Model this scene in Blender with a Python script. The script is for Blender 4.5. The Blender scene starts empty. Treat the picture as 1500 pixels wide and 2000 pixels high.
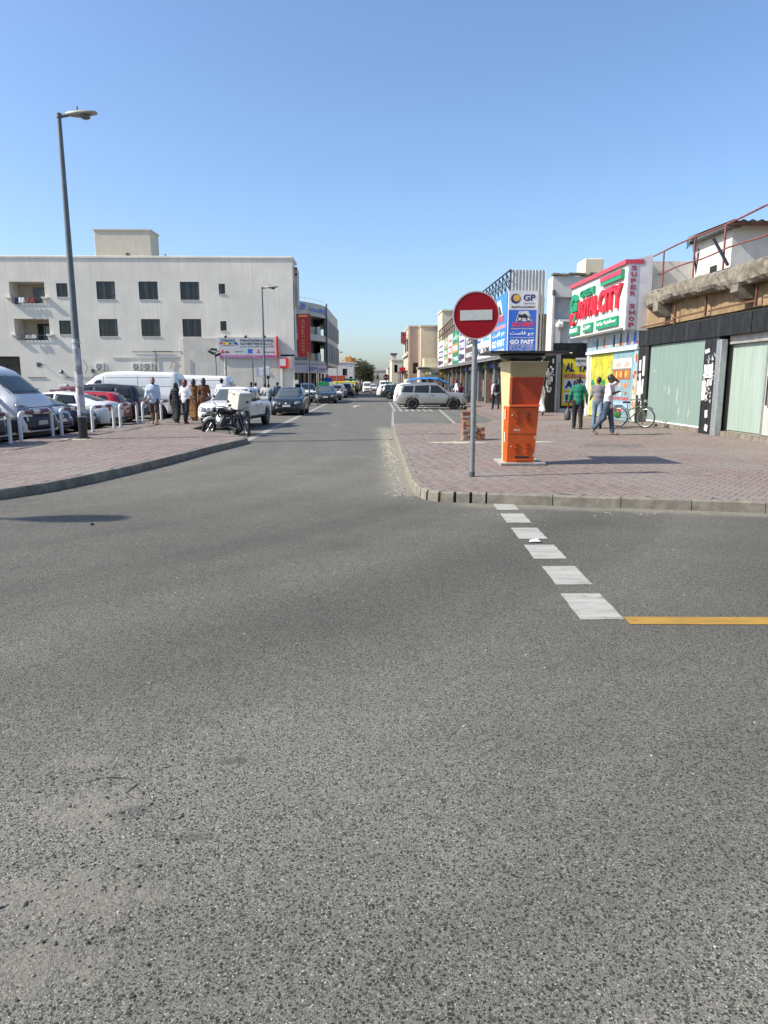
import bpy, math, random
import numpy as np
from mathutils import Vector, Matrix, Euler
from mathutils.bvhtree import BVHTree
R = math.radians
random.seed(7)
SC = bpy.context.scene
COL = SC.collection
# ------------------------------------------------------------------ camera
cam = bpy.data.cameras.new('camera'); cam.sensor_fit = 'VERTICAL'; cam.sensor_height = 24.0
cam.lens = 1387 / 2000 * 24.0; cam.clip_start = .05; cam.clip_end = 6000
camo = bpy.data.objects.new('camera', cam); COL.objects.link(camo)
camo.location = (0, 0, 1.8); camo.rotation_euler = (R(90 - 10.4175), 0, R(-1.1374))
SC.camera = camo
# ------------------------------------------------------------------ sky and sun
SUN_EL, SHADOW_AZ = 40.5, 10.0            # shadows fall to the right, a touch away from the camera
w = bpy.data.worlds.new('World'); SC.world = w; w.use_nodes = True
nt = w.node_tree; nt.nodes.clear()
sky = nt.nodes.new('ShaderNodeTexSky'); sky.sky_type = 'NISHITA'; sky.sun_disc = False
sky.sun_elevation = R(SUN_EL); sky.sun_rotation = R(270 - SHADOW_AZ)
sky.altitude = 0; sky.air_density = 1.0; sky.dust_density = 1.5; sky.ozone_density = 5.2
bg = nt.nodes.new('ShaderNodeBackground'); bg.inputs[1].default_value = .128
wo = nt.nodes.new('ShaderNodeOutputWorld')
nt.links.new(sky.outputs[0], bg.inputs[0]); nt.links.new(bg.outputs[0], wo.inputs[0])
sl = bpy.data.lights.new('sun', 'SUN'); sl.energy = 3.9; sl.angle = R(.55); sl.color = (1, .93, .81)
so = bpy.data.objects.new('sun', sl); COL.objects.link(so)
d = Vector((math.cos(R(SHADOW_AZ)) * math.cos(R(SUN_EL)), math.sin(R(SHADOW_AZ)) * math.cos(R(SUN_EL)), -math.sin(R(SUN_EL))))
so.rotation_euler = d.to_track_quat('-Z', 'Y').to_euler(); so.location = (-30, 0, 40)
vs = SC.view_settings; vs.view_transform = 'Standard'; vs.look = 'None'; vs.gamma = 1; vs.use_curve_mapping = False
vs.exposure = .8
SC.cycles.max_bounces = 6; SC.cycles.diffuse_bounces = 3; SC.cycles.glossy_bounces = 3; SC.cycles.transmission_bounces = 4
SC.cycles.transparent_max_bounces = 6; SC.cycles.caustics_reflective = False; SC.cycles.caustics_refractive = False

# ------------------------------------------------------------------ materials
class NT:
    def __init__(s, name):
        s.m = bpy.data.materials.new(name); s.m.use_nodes = True; s.t = s.m.node_tree
        s.b = s.t.nodes['Principled BSDF']; s._pos = None
    def n(s, typ, **kw):
        nd = s.t.nodes.new('ShaderNode' + typ)
        for k, v in kw.items():
            setattr(nd, k, v)
        return nd
    def plug(s, sock, v):
        if isinstance(v, bpy.types.NodeSocket): s.t.links.new(v, sock)
        elif v is not None:
            try: sock.default_value = v
            except Exception: sock.default_value = (*v, 1) if len(v) == 3 else v
    def math(s, op, a, b=None, clamp=False):
        nd = s.n('Math', operation=op, use_clamp=clamp); s.plug(nd.inputs[0], a)
        if b is not None: s.plug(nd.inputs[1], b)
        return nd.outputs[0]
    def step(s, v, lo, hi):
        nd = s.n('MapRange', interpolation_type='SMOOTHSTEP'); s.plug(nd.inputs[0], v)
        nd.inputs[1].default_value = lo; nd.inputs[2].default_value = hi
        return nd.outputs[0]
    def rng(s, v, lo, hi, a, b):
        nd = s.n('MapRange'); s.plug(nd.inputs[0], v)
        for i, q in enumerate((lo, hi, a, b)): nd.inputs[1 + i].default_value = q
        return nd.outputs[0]
    def mix(s, f, a, b, blend='MIX'):
        nd = s.n('Mix', data_type='RGBA', blend_type=blend)
        s.plug(nd.inputs[0], f); s.plug(nd.inputs[6], a); s.plug(nd.inputs[7], b)
        return nd.outputs[2]
    def pos(s):
        return s.n('NewGeometry').outputs['Position']
    def obj(s):
        return s.n('TexCoord').outputs['Object']
    def scl(s, v, sc):
        nd = s.n('Mapping'); s.plug(nd.inputs[0], v); nd.inputs[3].default_value = sc
        return nd.outputs[0]
    def noise(s, v, scale, detail=4, rough=.55):
        nd = s.n('TexNoise'); s.plug(nd.inputs['Vector'], v); nd.inputs['Scale'].default_value = scale
        nd.inputs['Detail'].default_value = detail; nd.inputs['Roughness'].default_value = rough
        return nd.outputs[0]
    def vor(s, v, scale, feature='F1', rnd=1.0):
        nd = s.n('TexVoronoi', feature=feature); s.plug(nd.inputs['Vector'], v); nd.inputs['Scale'].default_value = scale
        nd.inputs['Randomness'].default_value = rnd
        return nd
    def bump(s, h, strength, dist=.01):
        nd = s.n('Bump'); nd.inputs['Strength'].default_value = strength; nd.inputs['Distance'].default_value = dist
        s.plug(nd.inputs['Height'], h); s.t.links.new(nd.outputs[0], s.b.inputs['Normal'])
    def rand(s):
        return s.n('ObjectInfo').outputs['Random']
    def set(s, **kw):
        for k, v in kw.items(): s.plug(s.b.inputs[k.replace('_', ' ')], v)
        return s.m
def c4(c): return (c[0], c[1], c[2], 1)
MATS = {}
def pm(name, col, rough=.6, metal=0., var=.14, vs=3., streak=0., dirt=(.2, .17, .13), bump=.0, bs=60., coat=0., spec=.5, rnd=0., emit=0):
    if name in MATS: return MATS[name]
    k = NT(name); p = k.pos(); c = c4(col)
    base = c
    if var:
        n1 = k.noise(p, vs, 6, .62)
        base = k.mix(k.step(n1, .3, .75), c4([q * (1 - var) for q in col]), c4([min(1, q * (1 + var * .7)) for q in col]))
    if rnd:
        base = k.mix(k.rng(k.rand(), 0, 1, 0, rnd), base, c4([q * .35 for q in col]))
    if streak:
        n2 = k.noise(k.scl(p, (5, 5, .22)), 1.0, 6, .65)
        n3 = k.noise(p, .5, 3)
        base = k.mix(k.math('MULTIPLY', k.math('MULTIPLY', k.step(n2, .46, .72), k.rng(n3, .3, .7, .35, 1)), streak), base, c4(dirt))
    if bump: k.bump(k.noise(p, bs, 5, .6), bump, .01)
    k.set(Base_Color=base, Roughness=rough, Metallic=metal, Specular_IOR_Level=spec, Coat_Weight=coat)
    if coat: k.b.inputs['Coat Roughness'].default_value = .06
    if emit: k.set(Emission_Color=c, Emission_Strength=emit)
    MATS[name] = k.m
    return k.m
def flat(name, col, rough=.5, **kw):
    return pm(name, col, rough, var=kw.pop('var', .06), vs=kw.pop('vs', 6), **kw)
def glass(name, col=(.012, .015, .017), rough=.06, curtain=None):
    if name in MATS: return MATS[name]
    k = NT(name); base = c4(col)
    if curtain:
        p = k.pos(); n = k.noise(k.scl(p, (3.2, 3.2, .12)), 1, 3)
        base = k.mix(k.step(n, .5, .62), c4(col), c4(curtain))
    k.set(Base_Color=base, Roughness=rough, Specular_IOR_Level=.55); MATS[name] = k.m
    return k.m

# ------------------------------------------------------------------ mesh builder
class MB:
    def __init__(s): s.v = []; s.f = []; s.mi = []; s.sm = []
    def add(s, vs, fs, mi=0, sm=False):
        o = len(s.v); s.v += [tuple(q) for q in vs]
        for f in fs: s.f.append([i + o for i in f]); s.mi.append(mi); s.sm.append(sm)
        return s
    def quad(s, a, b, c, d, mi=0): return s.add([a, b, c, d], [(0, 1, 2, 3)], mi)
    def box(s, c, size, rz=0., mi=0, rx=0., ry=0., bev=0.):
        hx, hy, hz = [q / 2 for q in size]
        M = Euler((rx, ry, rz)).to_matrix(); c = Vector(c)
        if bev <= 0:
            P = [(x, y, z) for x in (-hx, hx) for y in (-hy, hy) for z in (-hz, hz)]
            F = [(0, 1, 3, 2), (4, 6, 7, 5), (0, 4, 5, 1), (2, 3, 7, 6), (0, 2, 6, 4), (1, 5, 7, 3)]
        else:
            b = min(bev, hx * .9, hy * .9, hz * .9); P = []; idx = {}
            for sx in (-1, 1):
                for sy in (-1, 1):
                    for sz in (-1, 1):
                        for ax in range(3):
                            q = [sx * (hx - b), sy * (hy - b), sz * (hz - b)]; q[ax] = (sx, sy, sz)[ax] * (hx, hy, hz)[ax]
                            idx[(sx, sy, sz, ax)] = len(P); P.append(tuple(q))
            F = []
            I = lambda a, b_, c_, ax: idx[(a, b_, c_, ax)]
            for q in (-1, 1):
                F.append([I(q, -1, -1, 0), I(q, 1, -1, 0), I(q, 1, 1, 0), I(q, -1, 1, 0)][::q])
                F.append([I(-1, q, -1, 1), I(-1, q, 1, 1), I(1, q, 1, 1), I(1, q, -1, 1)][::q])
                F.append([I(-1, -1, q, 2), I(1, -1, q, 2), I(1, 1, q, 2), I(-1, 1, q, 2)][::q])
            for a in (-1, 1):
                for b_ in (-1, 1):
                    F.append([I(-1, a, b_, 1), I(1, a, b_, 1), I(1, a, b_, 2), I(-1, a, b_, 2)][::-a * b_])
                    F.append([I(a, -1, b_, 0), I(a, 1, b_, 0), I(a, 1, b_, 2), I(a, -1, b_, 2)][::a * b_])
                    F.append([I(a, b_, -1, 0), I(a, b_, 1, 0), I(a, b_, 1, 1), I(a, b_, -1, 1)][::-a * b_])
                    for c_ in (-1, 1):
                        F.append([I(a, b_, c_, 0), I(a, b_, c_, 1), I(a, b_, c_, 2)][::a * b_ * c_])
        return s.add([c + M @ Vector(p) for p in P], F, mi)
    def bar(s, a, b, wd, ht, mi=0):
        a = Vector(a); b = Vector(b); d = (b - a); L = d.length; d.normalize()
        upv = Vector((0, 0, 1)) if abs(d.z) < .95 else Vector((0, 1, 0))
        x = d.cross(upv).normalized(); y = x.cross(d)
        P = [q + x * sx * wd / 2 + y * sy * ht / 2 for q in (a, b) for sx, sy in ((-1, -1), (1, -1), (1, 1), (-1, 1))]
        return s.add(P, [(3, 2, 1, 0), (4, 5, 6, 7), (0, 1, 5, 4), (1, 2, 6, 5), (2, 3, 7, 6), (3, 0, 4, 7)], mi)
    def tube(s, pts, r, n=10, mi=0, cap=True, sm=True):
        pts = [Vector(p) for p in pts]; rs = r if isinstance(r, (list, tuple)) else [r] * len(pts)
        V = []; F = []; prev = None
        for i, p in enumerate(pts):
            t = (pts[min(i + 1, len(pts) - 1)] - pts[max(i - 1, 0)]).normalized()
            if prev is None:
                ref = Vector((0, 0, 1)) if abs(t.z) < .9 else Vector((1, 0, 0)); x = t.cross(ref).normalized()
            else: x = (prev - t * prev.dot(t)).normalized()
            prev = x; y = t.cross(x)
            for k in range(n):
                a = 2 * math.pi * k / n; V.append(p + (x * math.cos(a) + y * math.sin(a)) * rs[i])
        for i in range(len(pts) - 1):
            for k in range(n): F.append((i * n + k, i * n + (k + 1) % n, (i + 1) * n + (k + 1) % n, (i + 1) * n + k))
        s.add(V, F, mi, sm)
        if cap: s.add(V[:n], [tuple(range(n - 1, -1, -1))], mi); s.add(V[-n:], [tuple(range(n))], mi)
        return s
    def lathe(s, prof, c=(0, 0, 0), n=24, axis='z', mi=0, sm=True):
        V = []; F = []; c = Vector(c)
        for r, h in prof:
            for k in range(n):
                a = 2 * math.pi * k / n; u, v = r * math.cos(a), r * math.sin(a)
                V.append(c + Vector({'z': (u, v, h), 'y': (u, -h, v) if 0 else (v, h, u), 'x': (h, u, v)}[axis]))
        m = len(prof)
        for i in range(m - 1):
            for k in range(n): F.append((i * n + k, i * n + (k + 1) % n, (i + 1) * n + (k + 1) % n, (i + 1) * n + k))
        return s.add(V, F, mi, sm)
    def prism(s, poly, fn0, fn1, mi=0):
        n = len(poly); V = [fn0(p) for p in poly] + [fn1(p) for p in poly]
        F = [tuple(range(n - 1, -1, -1)), tuple(range(n, 2 * n))] + [(i, (i + 1) % n, n + (i + 1) % n, n + i) for i in range(n)]
        return s.add(V, F, mi)
    def mesh(s, name):
        me = bpy.data.meshes.new(name); me.from_pydata([tuple(v) for v in s.v], [], s.f)
        me.polygons.foreach_set('material_index', s.mi); me.polygons.foreach_set('use_smooth', s.sm)
        me.update(); return me
    def build(s, name, mats, parent=None, loc=(0, 0, 0), rz=0., smooth=None, label=None):
        me = s.mesh(name)
        for m in (mats if isinstance(mats, (list, tuple)) else [mats]): me.materials.append(m)
        if smooth is not None:
            me.polygons.foreach_set('use_smooth', [smooth] * len(me.polygons))
        return put(name, me, parent, loc, rz, label)
def put(name, me, parent=None, loc=(0, 0, 0), rz=0., label=None):
    o = bpy.data.objects.new(name, me); COL.objects.link(o); o.parent = parent
    if parent is not None and parent.name in WB: loc = Vector(loc) - WB[parent.name]
    o.location = loc; o.rotation_euler = (0, 0, rz)
    if label: o['label'] = label
    return o
WB = {}
def base(name, label, cat, loc, group=None):   # a thing whose children are given in world coordinates
    o = thing(name, label, cat, loc, 0, group); WB[o.name] = Vector(loc); return o
def thing(name, label, cat, loc=(0, 0, 0), rz=0., group=None):
    o = bpy.data.objects.new(name, None); COL.objects.link(o); o.location = loc; o.rotation_euler = (0, 0, rz)
    o.empty_display_size = .2
    return tag(o, label, cat, group)
def tag(o, label, cat, group=None):
    o['label'] = label; o['category'] = cat
    if group: o['group'] = group
    return o
def struct(o, label=None):
    o['kind'] = 'structure'
    if label: o['label'] = label
    return o
def stuff(o): o['kind'] = 'stuff'; return o
def copy_tree(o, parent=None):
    c = o.copy(); COL.objects.link(c)
    if parent is not None: c.parent = parent
    for ch in list(o.children): copy_tree(ch, c)
    return c
def noise2(n):   # cheap smooth random list
    return [random.uniform(-1, 1) for _ in range(n)]
# flat sheets with holes: origin o, unit vectors u (right), v (up); normal n = u x v
class Wall:
    def __init__(s, o, u, v=(0, 0, 1)):
        s.o = Vector(o); s.u = Vector(u).normalized(); s.v = Vector(v).normalized(); s.n = s.u.cross(s.v).normalized()
    def P(s, a, b, d=0.): return s.o + s.u * a + s.v * b + s.n * d
    def holes(s, mb, a0, b0, a1, b1, hs, depth, mi=0, mr=None):
        mr = mi if mr is None else mr
        A = sorted({a0, a1, *[h[0] for h in hs], *[h[2] for h in hs]}); B = sorted({b0, b1, *[h[1] for h in hs], *[h[3] for h in hs]})
        A = [q for q in A if a0 <= q <= a1]; B = [q for q in B if b0 <= q <= b1]
        for i in range(len(A) - 1):
            for j in range(len(B) - 1):
                ca, cb = (A[i] + A[i + 1]) / 2, (B[j] + B[j + 1]) / 2
                if any(h[0] < ca < h[2] and h[1] < cb < h[3] for h in hs): continue
                mb.quad(s.P(A[i], B[j]), s.P(A[i + 1], B[j]), s.P(A[i + 1], B[j + 1]), s.P(A[i], B[j + 1]), mi)
        for h in hs:
            dd = h[4] if len(h) > 4 else depth; x0, y0, x1, y1 = h[:4]
            c = [(x0, y0), (x1, y0), (x1, y1), (x0, y1)]
            for k in range(4):
                p, q = c[k], c[(k + 1) % 4]
                mb.quad(s.P(*p), s.P(*q), s.P(*q, -dd), s.P(*p, -dd), mr)
        return mb
    def rect(s, mb, a0, b0, a1, b1, d0=0., d1=.02, mi=0):
        P = [s.P(a, b, d) for d in (d0, d1) for a, b in ((a0, b0), (a1, b0), (a1, b1), (a0, b1))]
        return mb.add(P, [(3, 2, 1, 0), (4, 5, 6, 7), (0, 1, 5, 4), (1, 2, 6, 5), (2, 3, 7, 6), (3, 0, 4, 7)], mi)
    def poly(s, mb, pts, d0=0., d1=.01, mi=0):
        return mb.prism(pts, lambda p: s.P(p[0], p[1], d0), lambda p: s.P(p[0], p[1], d1), mi)
    def disc(s, mb, a, b, r, d0=0., d1=.01, mi=0, n=24, ry=None):
        ry = ry or r
        return s.poly(mb, [(a + r * math.cos(2 * math.pi * i / n), b + ry * math.sin(2 * math.pi * i / n)) for i in range(n)], d0, d1, mi)
# lettering: text made into a mesh, fitted to a box on a wall
def _font(path):
    try: return bpy.data.fonts.load(path)
    except Exception: return None
_TX = {}
def glyphs(body, bold=0.):
    key = (body, bold)
    if key not in _TX:
        cu = bpy.data.curves.new('t', 'FONT'); cu.body = body; cu.size = 1; cu.extrude = .5; cu.offset = bold; cu.resolution_u = 3
        cu.space_character = 1.0
        ob = bpy.data.objects.new('t', cu); me = bpy.data.meshes.new_from_object(ob)
        V = np.array([v.co[:] for v in me.vertices]).reshape(-1, 3); F = [tuple(p.vertices) for p in me.polygons]
        bpy.data.objects.remove(ob); bpy.data.curves.remove(cu); bpy.data.meshes.remove(me)
        lo = V.min(0); hi = V.max(0); V = (V - lo) / np.maximum(hi - lo, 1e-6); _TX[key] = (V, F)
    return _TX[key]
def letters(mb, W, body, a0, b0, a1, b1, d0=.004, d1=.012, mi=0, bold=.0, shear=0.):
    V, F = glyphs(body, bold)
    P = [W.P(a0 + (a1 - a0) * q[0] + shear * (q[1] - .5) * (b1 - b0), b0 + (b1 - b0) * q[1], d0 + (d1 - d0) * q[2]) for q in V]
    return mb.add(P, F, mi)
# ------------------------------------------------------------------ ground, road, pavements
K = .155
k = NT('asphalt'); p = k.pos()
sep = k.n('SeparateXYZ'); k.plug(sep.inputs[0], p); X, Y = sep.outputs[0], sep.outputs[1]
wob = k.mix(.5, p, k.n('TexNoise').outputs[1], 'LINEAR_LIGHT')
nw = k.n('TexNoise'); k.plug(nw.inputs['Vector'], p); nw.inputs['Scale'].default_value = 40
pw = k.n('VectorMath', operation='MULTIPLY_ADD'); k.plug(pw.inputs[0], nw.outputs[1]); pw.inputs[1].default_value = (.012, .012, 0); k.plug(pw.inputs[2], p)
v1 = k.vor(pw.outputs[0], 92); e1 = k.vor(pw.outputs[0], 92, 'DISTANCE_TO_EDGE'); v2 = k.vor(pw.outputs[0], 185); e2 = k.vor(pw.outputs[0], 185, 'DISTANCE_TO_EDGE')
r1 = k.n('SeparateColor'); k.plug(r1.inputs[0], v1.outputs['Color']); r2 = k.n('SeparateColor'); k.plug(r2.inputs[0], v2.outputs['Color'])
big = k.noise(p, .55, 7, .6); mid = k.noise(p, 2.3, 6, .65); fine = k.noise(p, 14, 4, .6); gr = k.noise(p, 300, 3, .7)
v0 = k.vor(pw.outputs[0], 48); r0 = k.n('SeparateColor'); k.plug(r0.inputs[0], v0.outputs['Color'])
mtx = k.mix(k.step(gr, .3, .7), c4((.11, .104, .084)), c4((.30, .283, .23)))
# small stones everywhere, medium stones in most cells, now and then a big one
s2 = k.math('MULTIPLY', k.step(e2.outputs['Distance'], .03, .16), k.math('GREATER_THAN', r2.outputs[1], .2))
st2 = k.mix(k.math('POWER', r2.outputs[0], 1.6), c4((.022, .022, .022)), c4((.14, .137, .122)))
col = k.mix(k.math('MULTIPLY', s2, .9), mtx, st2)
rad1 = k.rng(r1.outputs[2], 0, 1, .30, .60)
s1 = k.math('MULTIPLY', k.step(k.math('SUBTRACT', rad1, v1.outputs['Distance']), -.02, .08), k.step(k.math('ADD', k.math('MULTIPLY', r1.outputs[1], .8), k.math('MULTIPLY', mid, .4)), .34, .40))
st1 = k.mix(k.math('POWER', r1.outputs[0], 2.2), c4((.016, .016, .0155)), c4((.095, .093, .083)))
col = k.mix(k.math('MULTIPLY', s1, .93), col, st1)
s0 = k.math('MULTIPLY', k.step(k.math('SUBTRACT', k.rng(r0.outputs[2], 0, 1, .15, .42), v0.outputs['Distance']), -.02, .06), k.math('GREATER_THAN', r0.outputs[1], .92))
col = k.mix(k.math('MULTIPLY', s0, .9), col, k.mix(r0.outputs[0], c4((.03, .031, .033)), c4((.075, .075, .073))))
cover = k.math('MAXIMUM', s1, s0)
chip = k.math('MULTIPLY', k.math('GREATER_THAN', r2.outputs[2], .97), s2)
col = k.mix(k.math('MULTIPLY', chip, .85), col, c4((.46, .43, .36)))
# worn, ravelled patches where the fines have gone
ns2 = k.noise(p, 9, 5, .65)
def spot(cx, cy, rx, ry, lo=.5, hi=1.15, nz=None):
    dx = k.math('DIVIDE', k.math('SUBTRACT', X, cx), rx); dy = k.math('DIVIDE', k.math('SUBTRACT', Y, cy), ry); dd = k.math('SQRT', k.math('ADD', k.math('MULTIPLY', dx, dx), k.math('MULTIPLY', dy, dy)))
    return k.step(k.math('ADD', dd, k.math('MULTIPLY', k.math('SUBTRACT', ns2, .5), 3.0)), hi, lo)
rav = k.math('MAXIMUM', k.math('MAXIMUM', spot(-1.18, 2.78, .22, .16), spot(-1.05, 2.25, .34, .16)), k.math('MAXIMUM', spot(-1.38, 3.18, .16, .07), spot(-1.05, 1.95, .25, .12)))
dk_ = k.math('MAXIMUM', k.math('MAXIMUM', spot(-.66, 3.17, .07, .035), spot(-.72, 2.58, .1, .03)), k.math('MAXIMUM', spot(-.86, 2.6, .05, .025), spot(-1.0, 2.76, .1, .045)))
col = k.mix(k.math('MULTIPLY', rav, .55), col, k.mix(k.noise(p, 55, 4, .7), c4((.07, .066, .058)), c4((.36, .335, .27))))
col = k.mix(k.math('MULTIPLY', dk_, .5), col, c4((.05, .05, .048)))
# broad tone: a darker band across the junction in front, the street beyond pale with dust
tone = k.rng(big, .25, .75, .86, 1.14)
tone = k.math('MULTIPLY', tone, k.rng(mid, .25, .75, .92, 1.08))
tone = k.math('MULTIPLY', tone, k.rng(fine, .2, .8, .93, 1.07))
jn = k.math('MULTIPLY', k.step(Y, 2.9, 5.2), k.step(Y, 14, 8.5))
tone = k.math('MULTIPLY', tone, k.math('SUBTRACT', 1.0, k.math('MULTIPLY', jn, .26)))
dark = k.noise(k.scl(p, (1, .8, 1)), 3.6, 3, .5)
tone = k.math('MULTIPLY', tone, k.rng(k.step(dark, .70, .78), 0, 1, 1, .62))
ddx = k.math('ADD', X, 13.5); ddy = k.math('SUBTRACT', Y, 19.0); rad = k.math('ADD', k.math('SQRT', k.math('ADD', k.math('MULTIPLY', ddx, ddx), k.math('MULTIPLY', ddy, ddy))), k.math('MULTIPLY', mid, .5))
arcs = k.n('TexNoise', noise_dimensions='1D'); k.plug(arcs.inputs['W'], rad); arcs.inputs['Scale'].default_value = .75; arcs.inputs['Detail'].default_value = 5
tone = k.math('MULTIPLY', tone, k.rng(arcs.outputs[0], .3, .7, .86, 1.12))
trk = k.n('TexNoise', noise_dimensions='1D'); k.plug(trk.inputs['W'], k.math('ADD', Y, k.math('MULTIPLY', mid, .35))); trk.inputs['Scale'].default_value = 1.6; trk.inputs['Detail'].default_value = 2
tone = k.math('MULTIPLY', tone, k.rng(k.math('MULTIPLY', trk.outputs[0], 1), .3, .7, .97, 1.03))
vm = k.n('VectorMath', operation='SCALE'); k.plug(vm.inputs[0], col); k.plug(vm.inputs[3], tone); col = vm.outputs[0]
nd = k.noise(p, 1.6, 6, .7)
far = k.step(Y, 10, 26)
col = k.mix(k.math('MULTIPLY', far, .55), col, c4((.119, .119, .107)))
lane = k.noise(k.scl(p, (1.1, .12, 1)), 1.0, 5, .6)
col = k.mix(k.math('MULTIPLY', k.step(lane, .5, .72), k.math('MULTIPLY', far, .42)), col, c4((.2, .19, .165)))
edge = k.math('MULTIPLY', k.math('MULTIPLY', k.step(X, -.1, .62), k.step(X, 1.05, .9)), k.math('MULTIPLY', k.step(Y, 10.2, 12), k.step(Y, 30, 27)))
fl = k.math('ADD', Y, k.math('MULTIPLY', X, .235))
edge2 = k.math('MULTIPLY', k.math('MULTIPLY', k.step(fl, 10.3, 10.72), k.step(fl, 11.3, 10.8)), k.step(X, .8, 1.6))
ed = k.math('MAXIMUM', k.math('MULTIPLY', edge, 1.05), k.math('MULTIPLY', edge2, .8))
dustm = k.math('MULTIPLY', ed, k.step(k.math('ADD', nd, k.math('MULTIPLY', ed, .22)), .42, .72), clamp=True)
col = k.mix(k.math('MULTIPLY', dustm, .9), col, c4((.25, .23, .18)))
blot = k.math('MULTIPLY', k.step(k.noise(p, .9, 5, .6), .56, .7), k.step(Y, 9, 14))
col = k.mix(k.math('MULTIPLY', blot, .3), col, c4((.22, .2, .17)))
hgt = k.math('ADD', k.math('MULTIPLY', cover, .7), k.math('ADD', k.math('ADD', k.math('MULTIPLY', s2, .35), k.math('MULTIPLY', mid, 1.2)), k.math('MULTIPLY', rav, k.math('MULTIPLY', k.noise(p, 38, 5, .7), 3.5))))
k.bump(hgt, .55, .006)
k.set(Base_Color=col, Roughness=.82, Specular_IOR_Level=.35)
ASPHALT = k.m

def sheet(poly, z, name, mat, parent=None):
    mb = MB(); mb.add([(x, y, z) for x, y in poly], [tuple(range(len(poly)))]); return mb.build(name, mat, parent)
SAND = pm('sandy_soil', (.30, .25, .18), .9, var=.25, vs=.4)
struct(sheet([(-2500, -400), (2500, -400), (2500, 4000), (-2500, 4000)], -.03, 'ground', SAND))
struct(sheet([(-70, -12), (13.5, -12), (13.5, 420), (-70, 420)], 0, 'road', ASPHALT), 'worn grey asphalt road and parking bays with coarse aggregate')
# painted markings, 4 mm above the road
def paint(name, col, worn=.5):
    k = NT(name); p = k.pos(); n = k.noise(p, 7, 7, .72); n2 = k.vor(p, 150).outputs['Distance']; n3 = k.noise(k.scl(p, (.5, 3, 1)), 3.5, 6, .7); n4 = k.noise(p, 120, 4, .7)
    a = k.math('ADD', k.math('MULTIPLY', n, .5), k.math('ADD', k.math('MULTIPLY', n4, .38), k.math('MULTIPLY', n3, .22)))
    c = k.mix(k.step(n3, .38, .7), c4(col), c4([q * .62 for q in col])); c = k.mix(k.step(n2, .5, .1), c, c4([q * .8 for q in col]))
    c = k.mix(k.step(a, .66 - .1 * worn, .74 - .1 * worn), c, k.mix(n4, c4((.06, .06, .057)), c4((.2, .195, .175))))
    k.bump(k.math('ADD', n2, n4), .5, .004); k.set(Base_Color=c, Roughness=.8, Specular_IOR_Level=.3); return k.m
WHITE_LINE = paint('white_road_paint', (.42, .41, .365), .62); WORN_LINE = paint('worn_white_road_paint', (.36, .35, .31), 1.0); YELLOW_LINE = paint('yellow_road_paint', (.42, .245, .05), .55)
def quads(name, qs, mat, z=.004, jit=.004):
    for q in qs:
        P = []
        for i in range(4):
            a, b_ = Vector(q[i]), Vector(q[(i + 1) % 4]); L = (b_ - a).length; n = max(1, min(60, int(L / .06)))
            for j in range(n): c = a.lerp(b_, j / n); P.append((c.x + random.uniform(-jit, jit), c.y + random.uniform(-jit, jit), z))
        mb = MB(); mb.add(P, [tuple(range(len(P)))]); struct(mb.build(name, mat))
dash = []
for y0, y1, x0, x1 in ((5.18, 5.86, 1.61, 1.95), (6.13, 6.78, 1.67, 2.0), (7.08, 7.71, 1.69, 2.03), (8.02, 8.65, 1.73, 2.06), (8.97, 9.63, 1.77, 2.09), (9.91, 10.42, 1.81, 2.12)):
    dash.append([(x0, y0), (x1, y0), (x1 + .025, y1), (x0 + .025, y1)])
quads('road_marking', dash, WHITE_LINE)
quads('road_marking', [[(1.955, 5.07), (6.5, 4.93), (6.5, 5.1), (1.955, 5.24)]], YELLOW_LINE)
quads('road_marking', [[(-3.95, 21.5), (-3.7, 21.5), (-3.0, 120), (-3.2, 120)]], WORN_LINE)
quads('road_marking', [[(-3.88, yy), (-9.4, yy + 2.4), (-9.4, yy + 2.52), (-3.88, yy + .12)] for yy in (30.3, 36.0, 41.8, 47.6, 53.4, 59.2)], WORN_LINE)
quads('road_marking', [[(.86, 28.7), (.98, 28.7), (1.48, 44.1), (1.36, 44.1)], [(3.52, 29.0), (3.66, 29.0), (4.66, 47.6), (4.5, 47.6)]], WORN_LINE)
# parking box painted with small white crosses
cr = MB()
for i in range(7):
    for j in range(11):
        x = 1.55 + i * .38 + j * .02; y = 44.4 + j * 1.9
        if x > 4.0: continue
        cr.add([(x - .14, y - .14, .004), (x + .14, y - .14, .004), (x + .14, y + .14, .004), (x - .14, y + .14, .004)], [(0, 1, 2, 3)])
        cr.add([(x - .035, y - .62, .0082), (x + .035, y - .62, .0082), (x + .035, y + .62, .0082), (x - .035, y + .62, .0082)], [(0, 1, 2, 3)])
struct(stuff(cr.build('road_marking', pm('cross_white_paint', (.6, .6, .57), .7, var=.3, vs=9)))); 
ar = MB(); ar.add([(x, y, .004) for x, y in ((-1.16, 50.5), (-1.0, 50.5), (-.98, 53), (-.62, 54), (-1.0, 55.2), (-1.5, 53.2), (-1.2, 53.2))], [tuple(range(7))])
struct(ar.build('road_marking', WHITE_LINE), 'faded white arrow painted on the street lane')
# lamp post's shadow painted as a dark line across the street
SHADOW_CRACK = pm('shadow_crack_line', (.03, .03, .03), .8)  # one black for the painted shadow line and the crack
quads('shadow_crack_line', [[(-3.6, 21.35), (.7, 22.35), (.7, 22.40), (-3.6, 21.40)]], SHADOW_CRACK)

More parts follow.
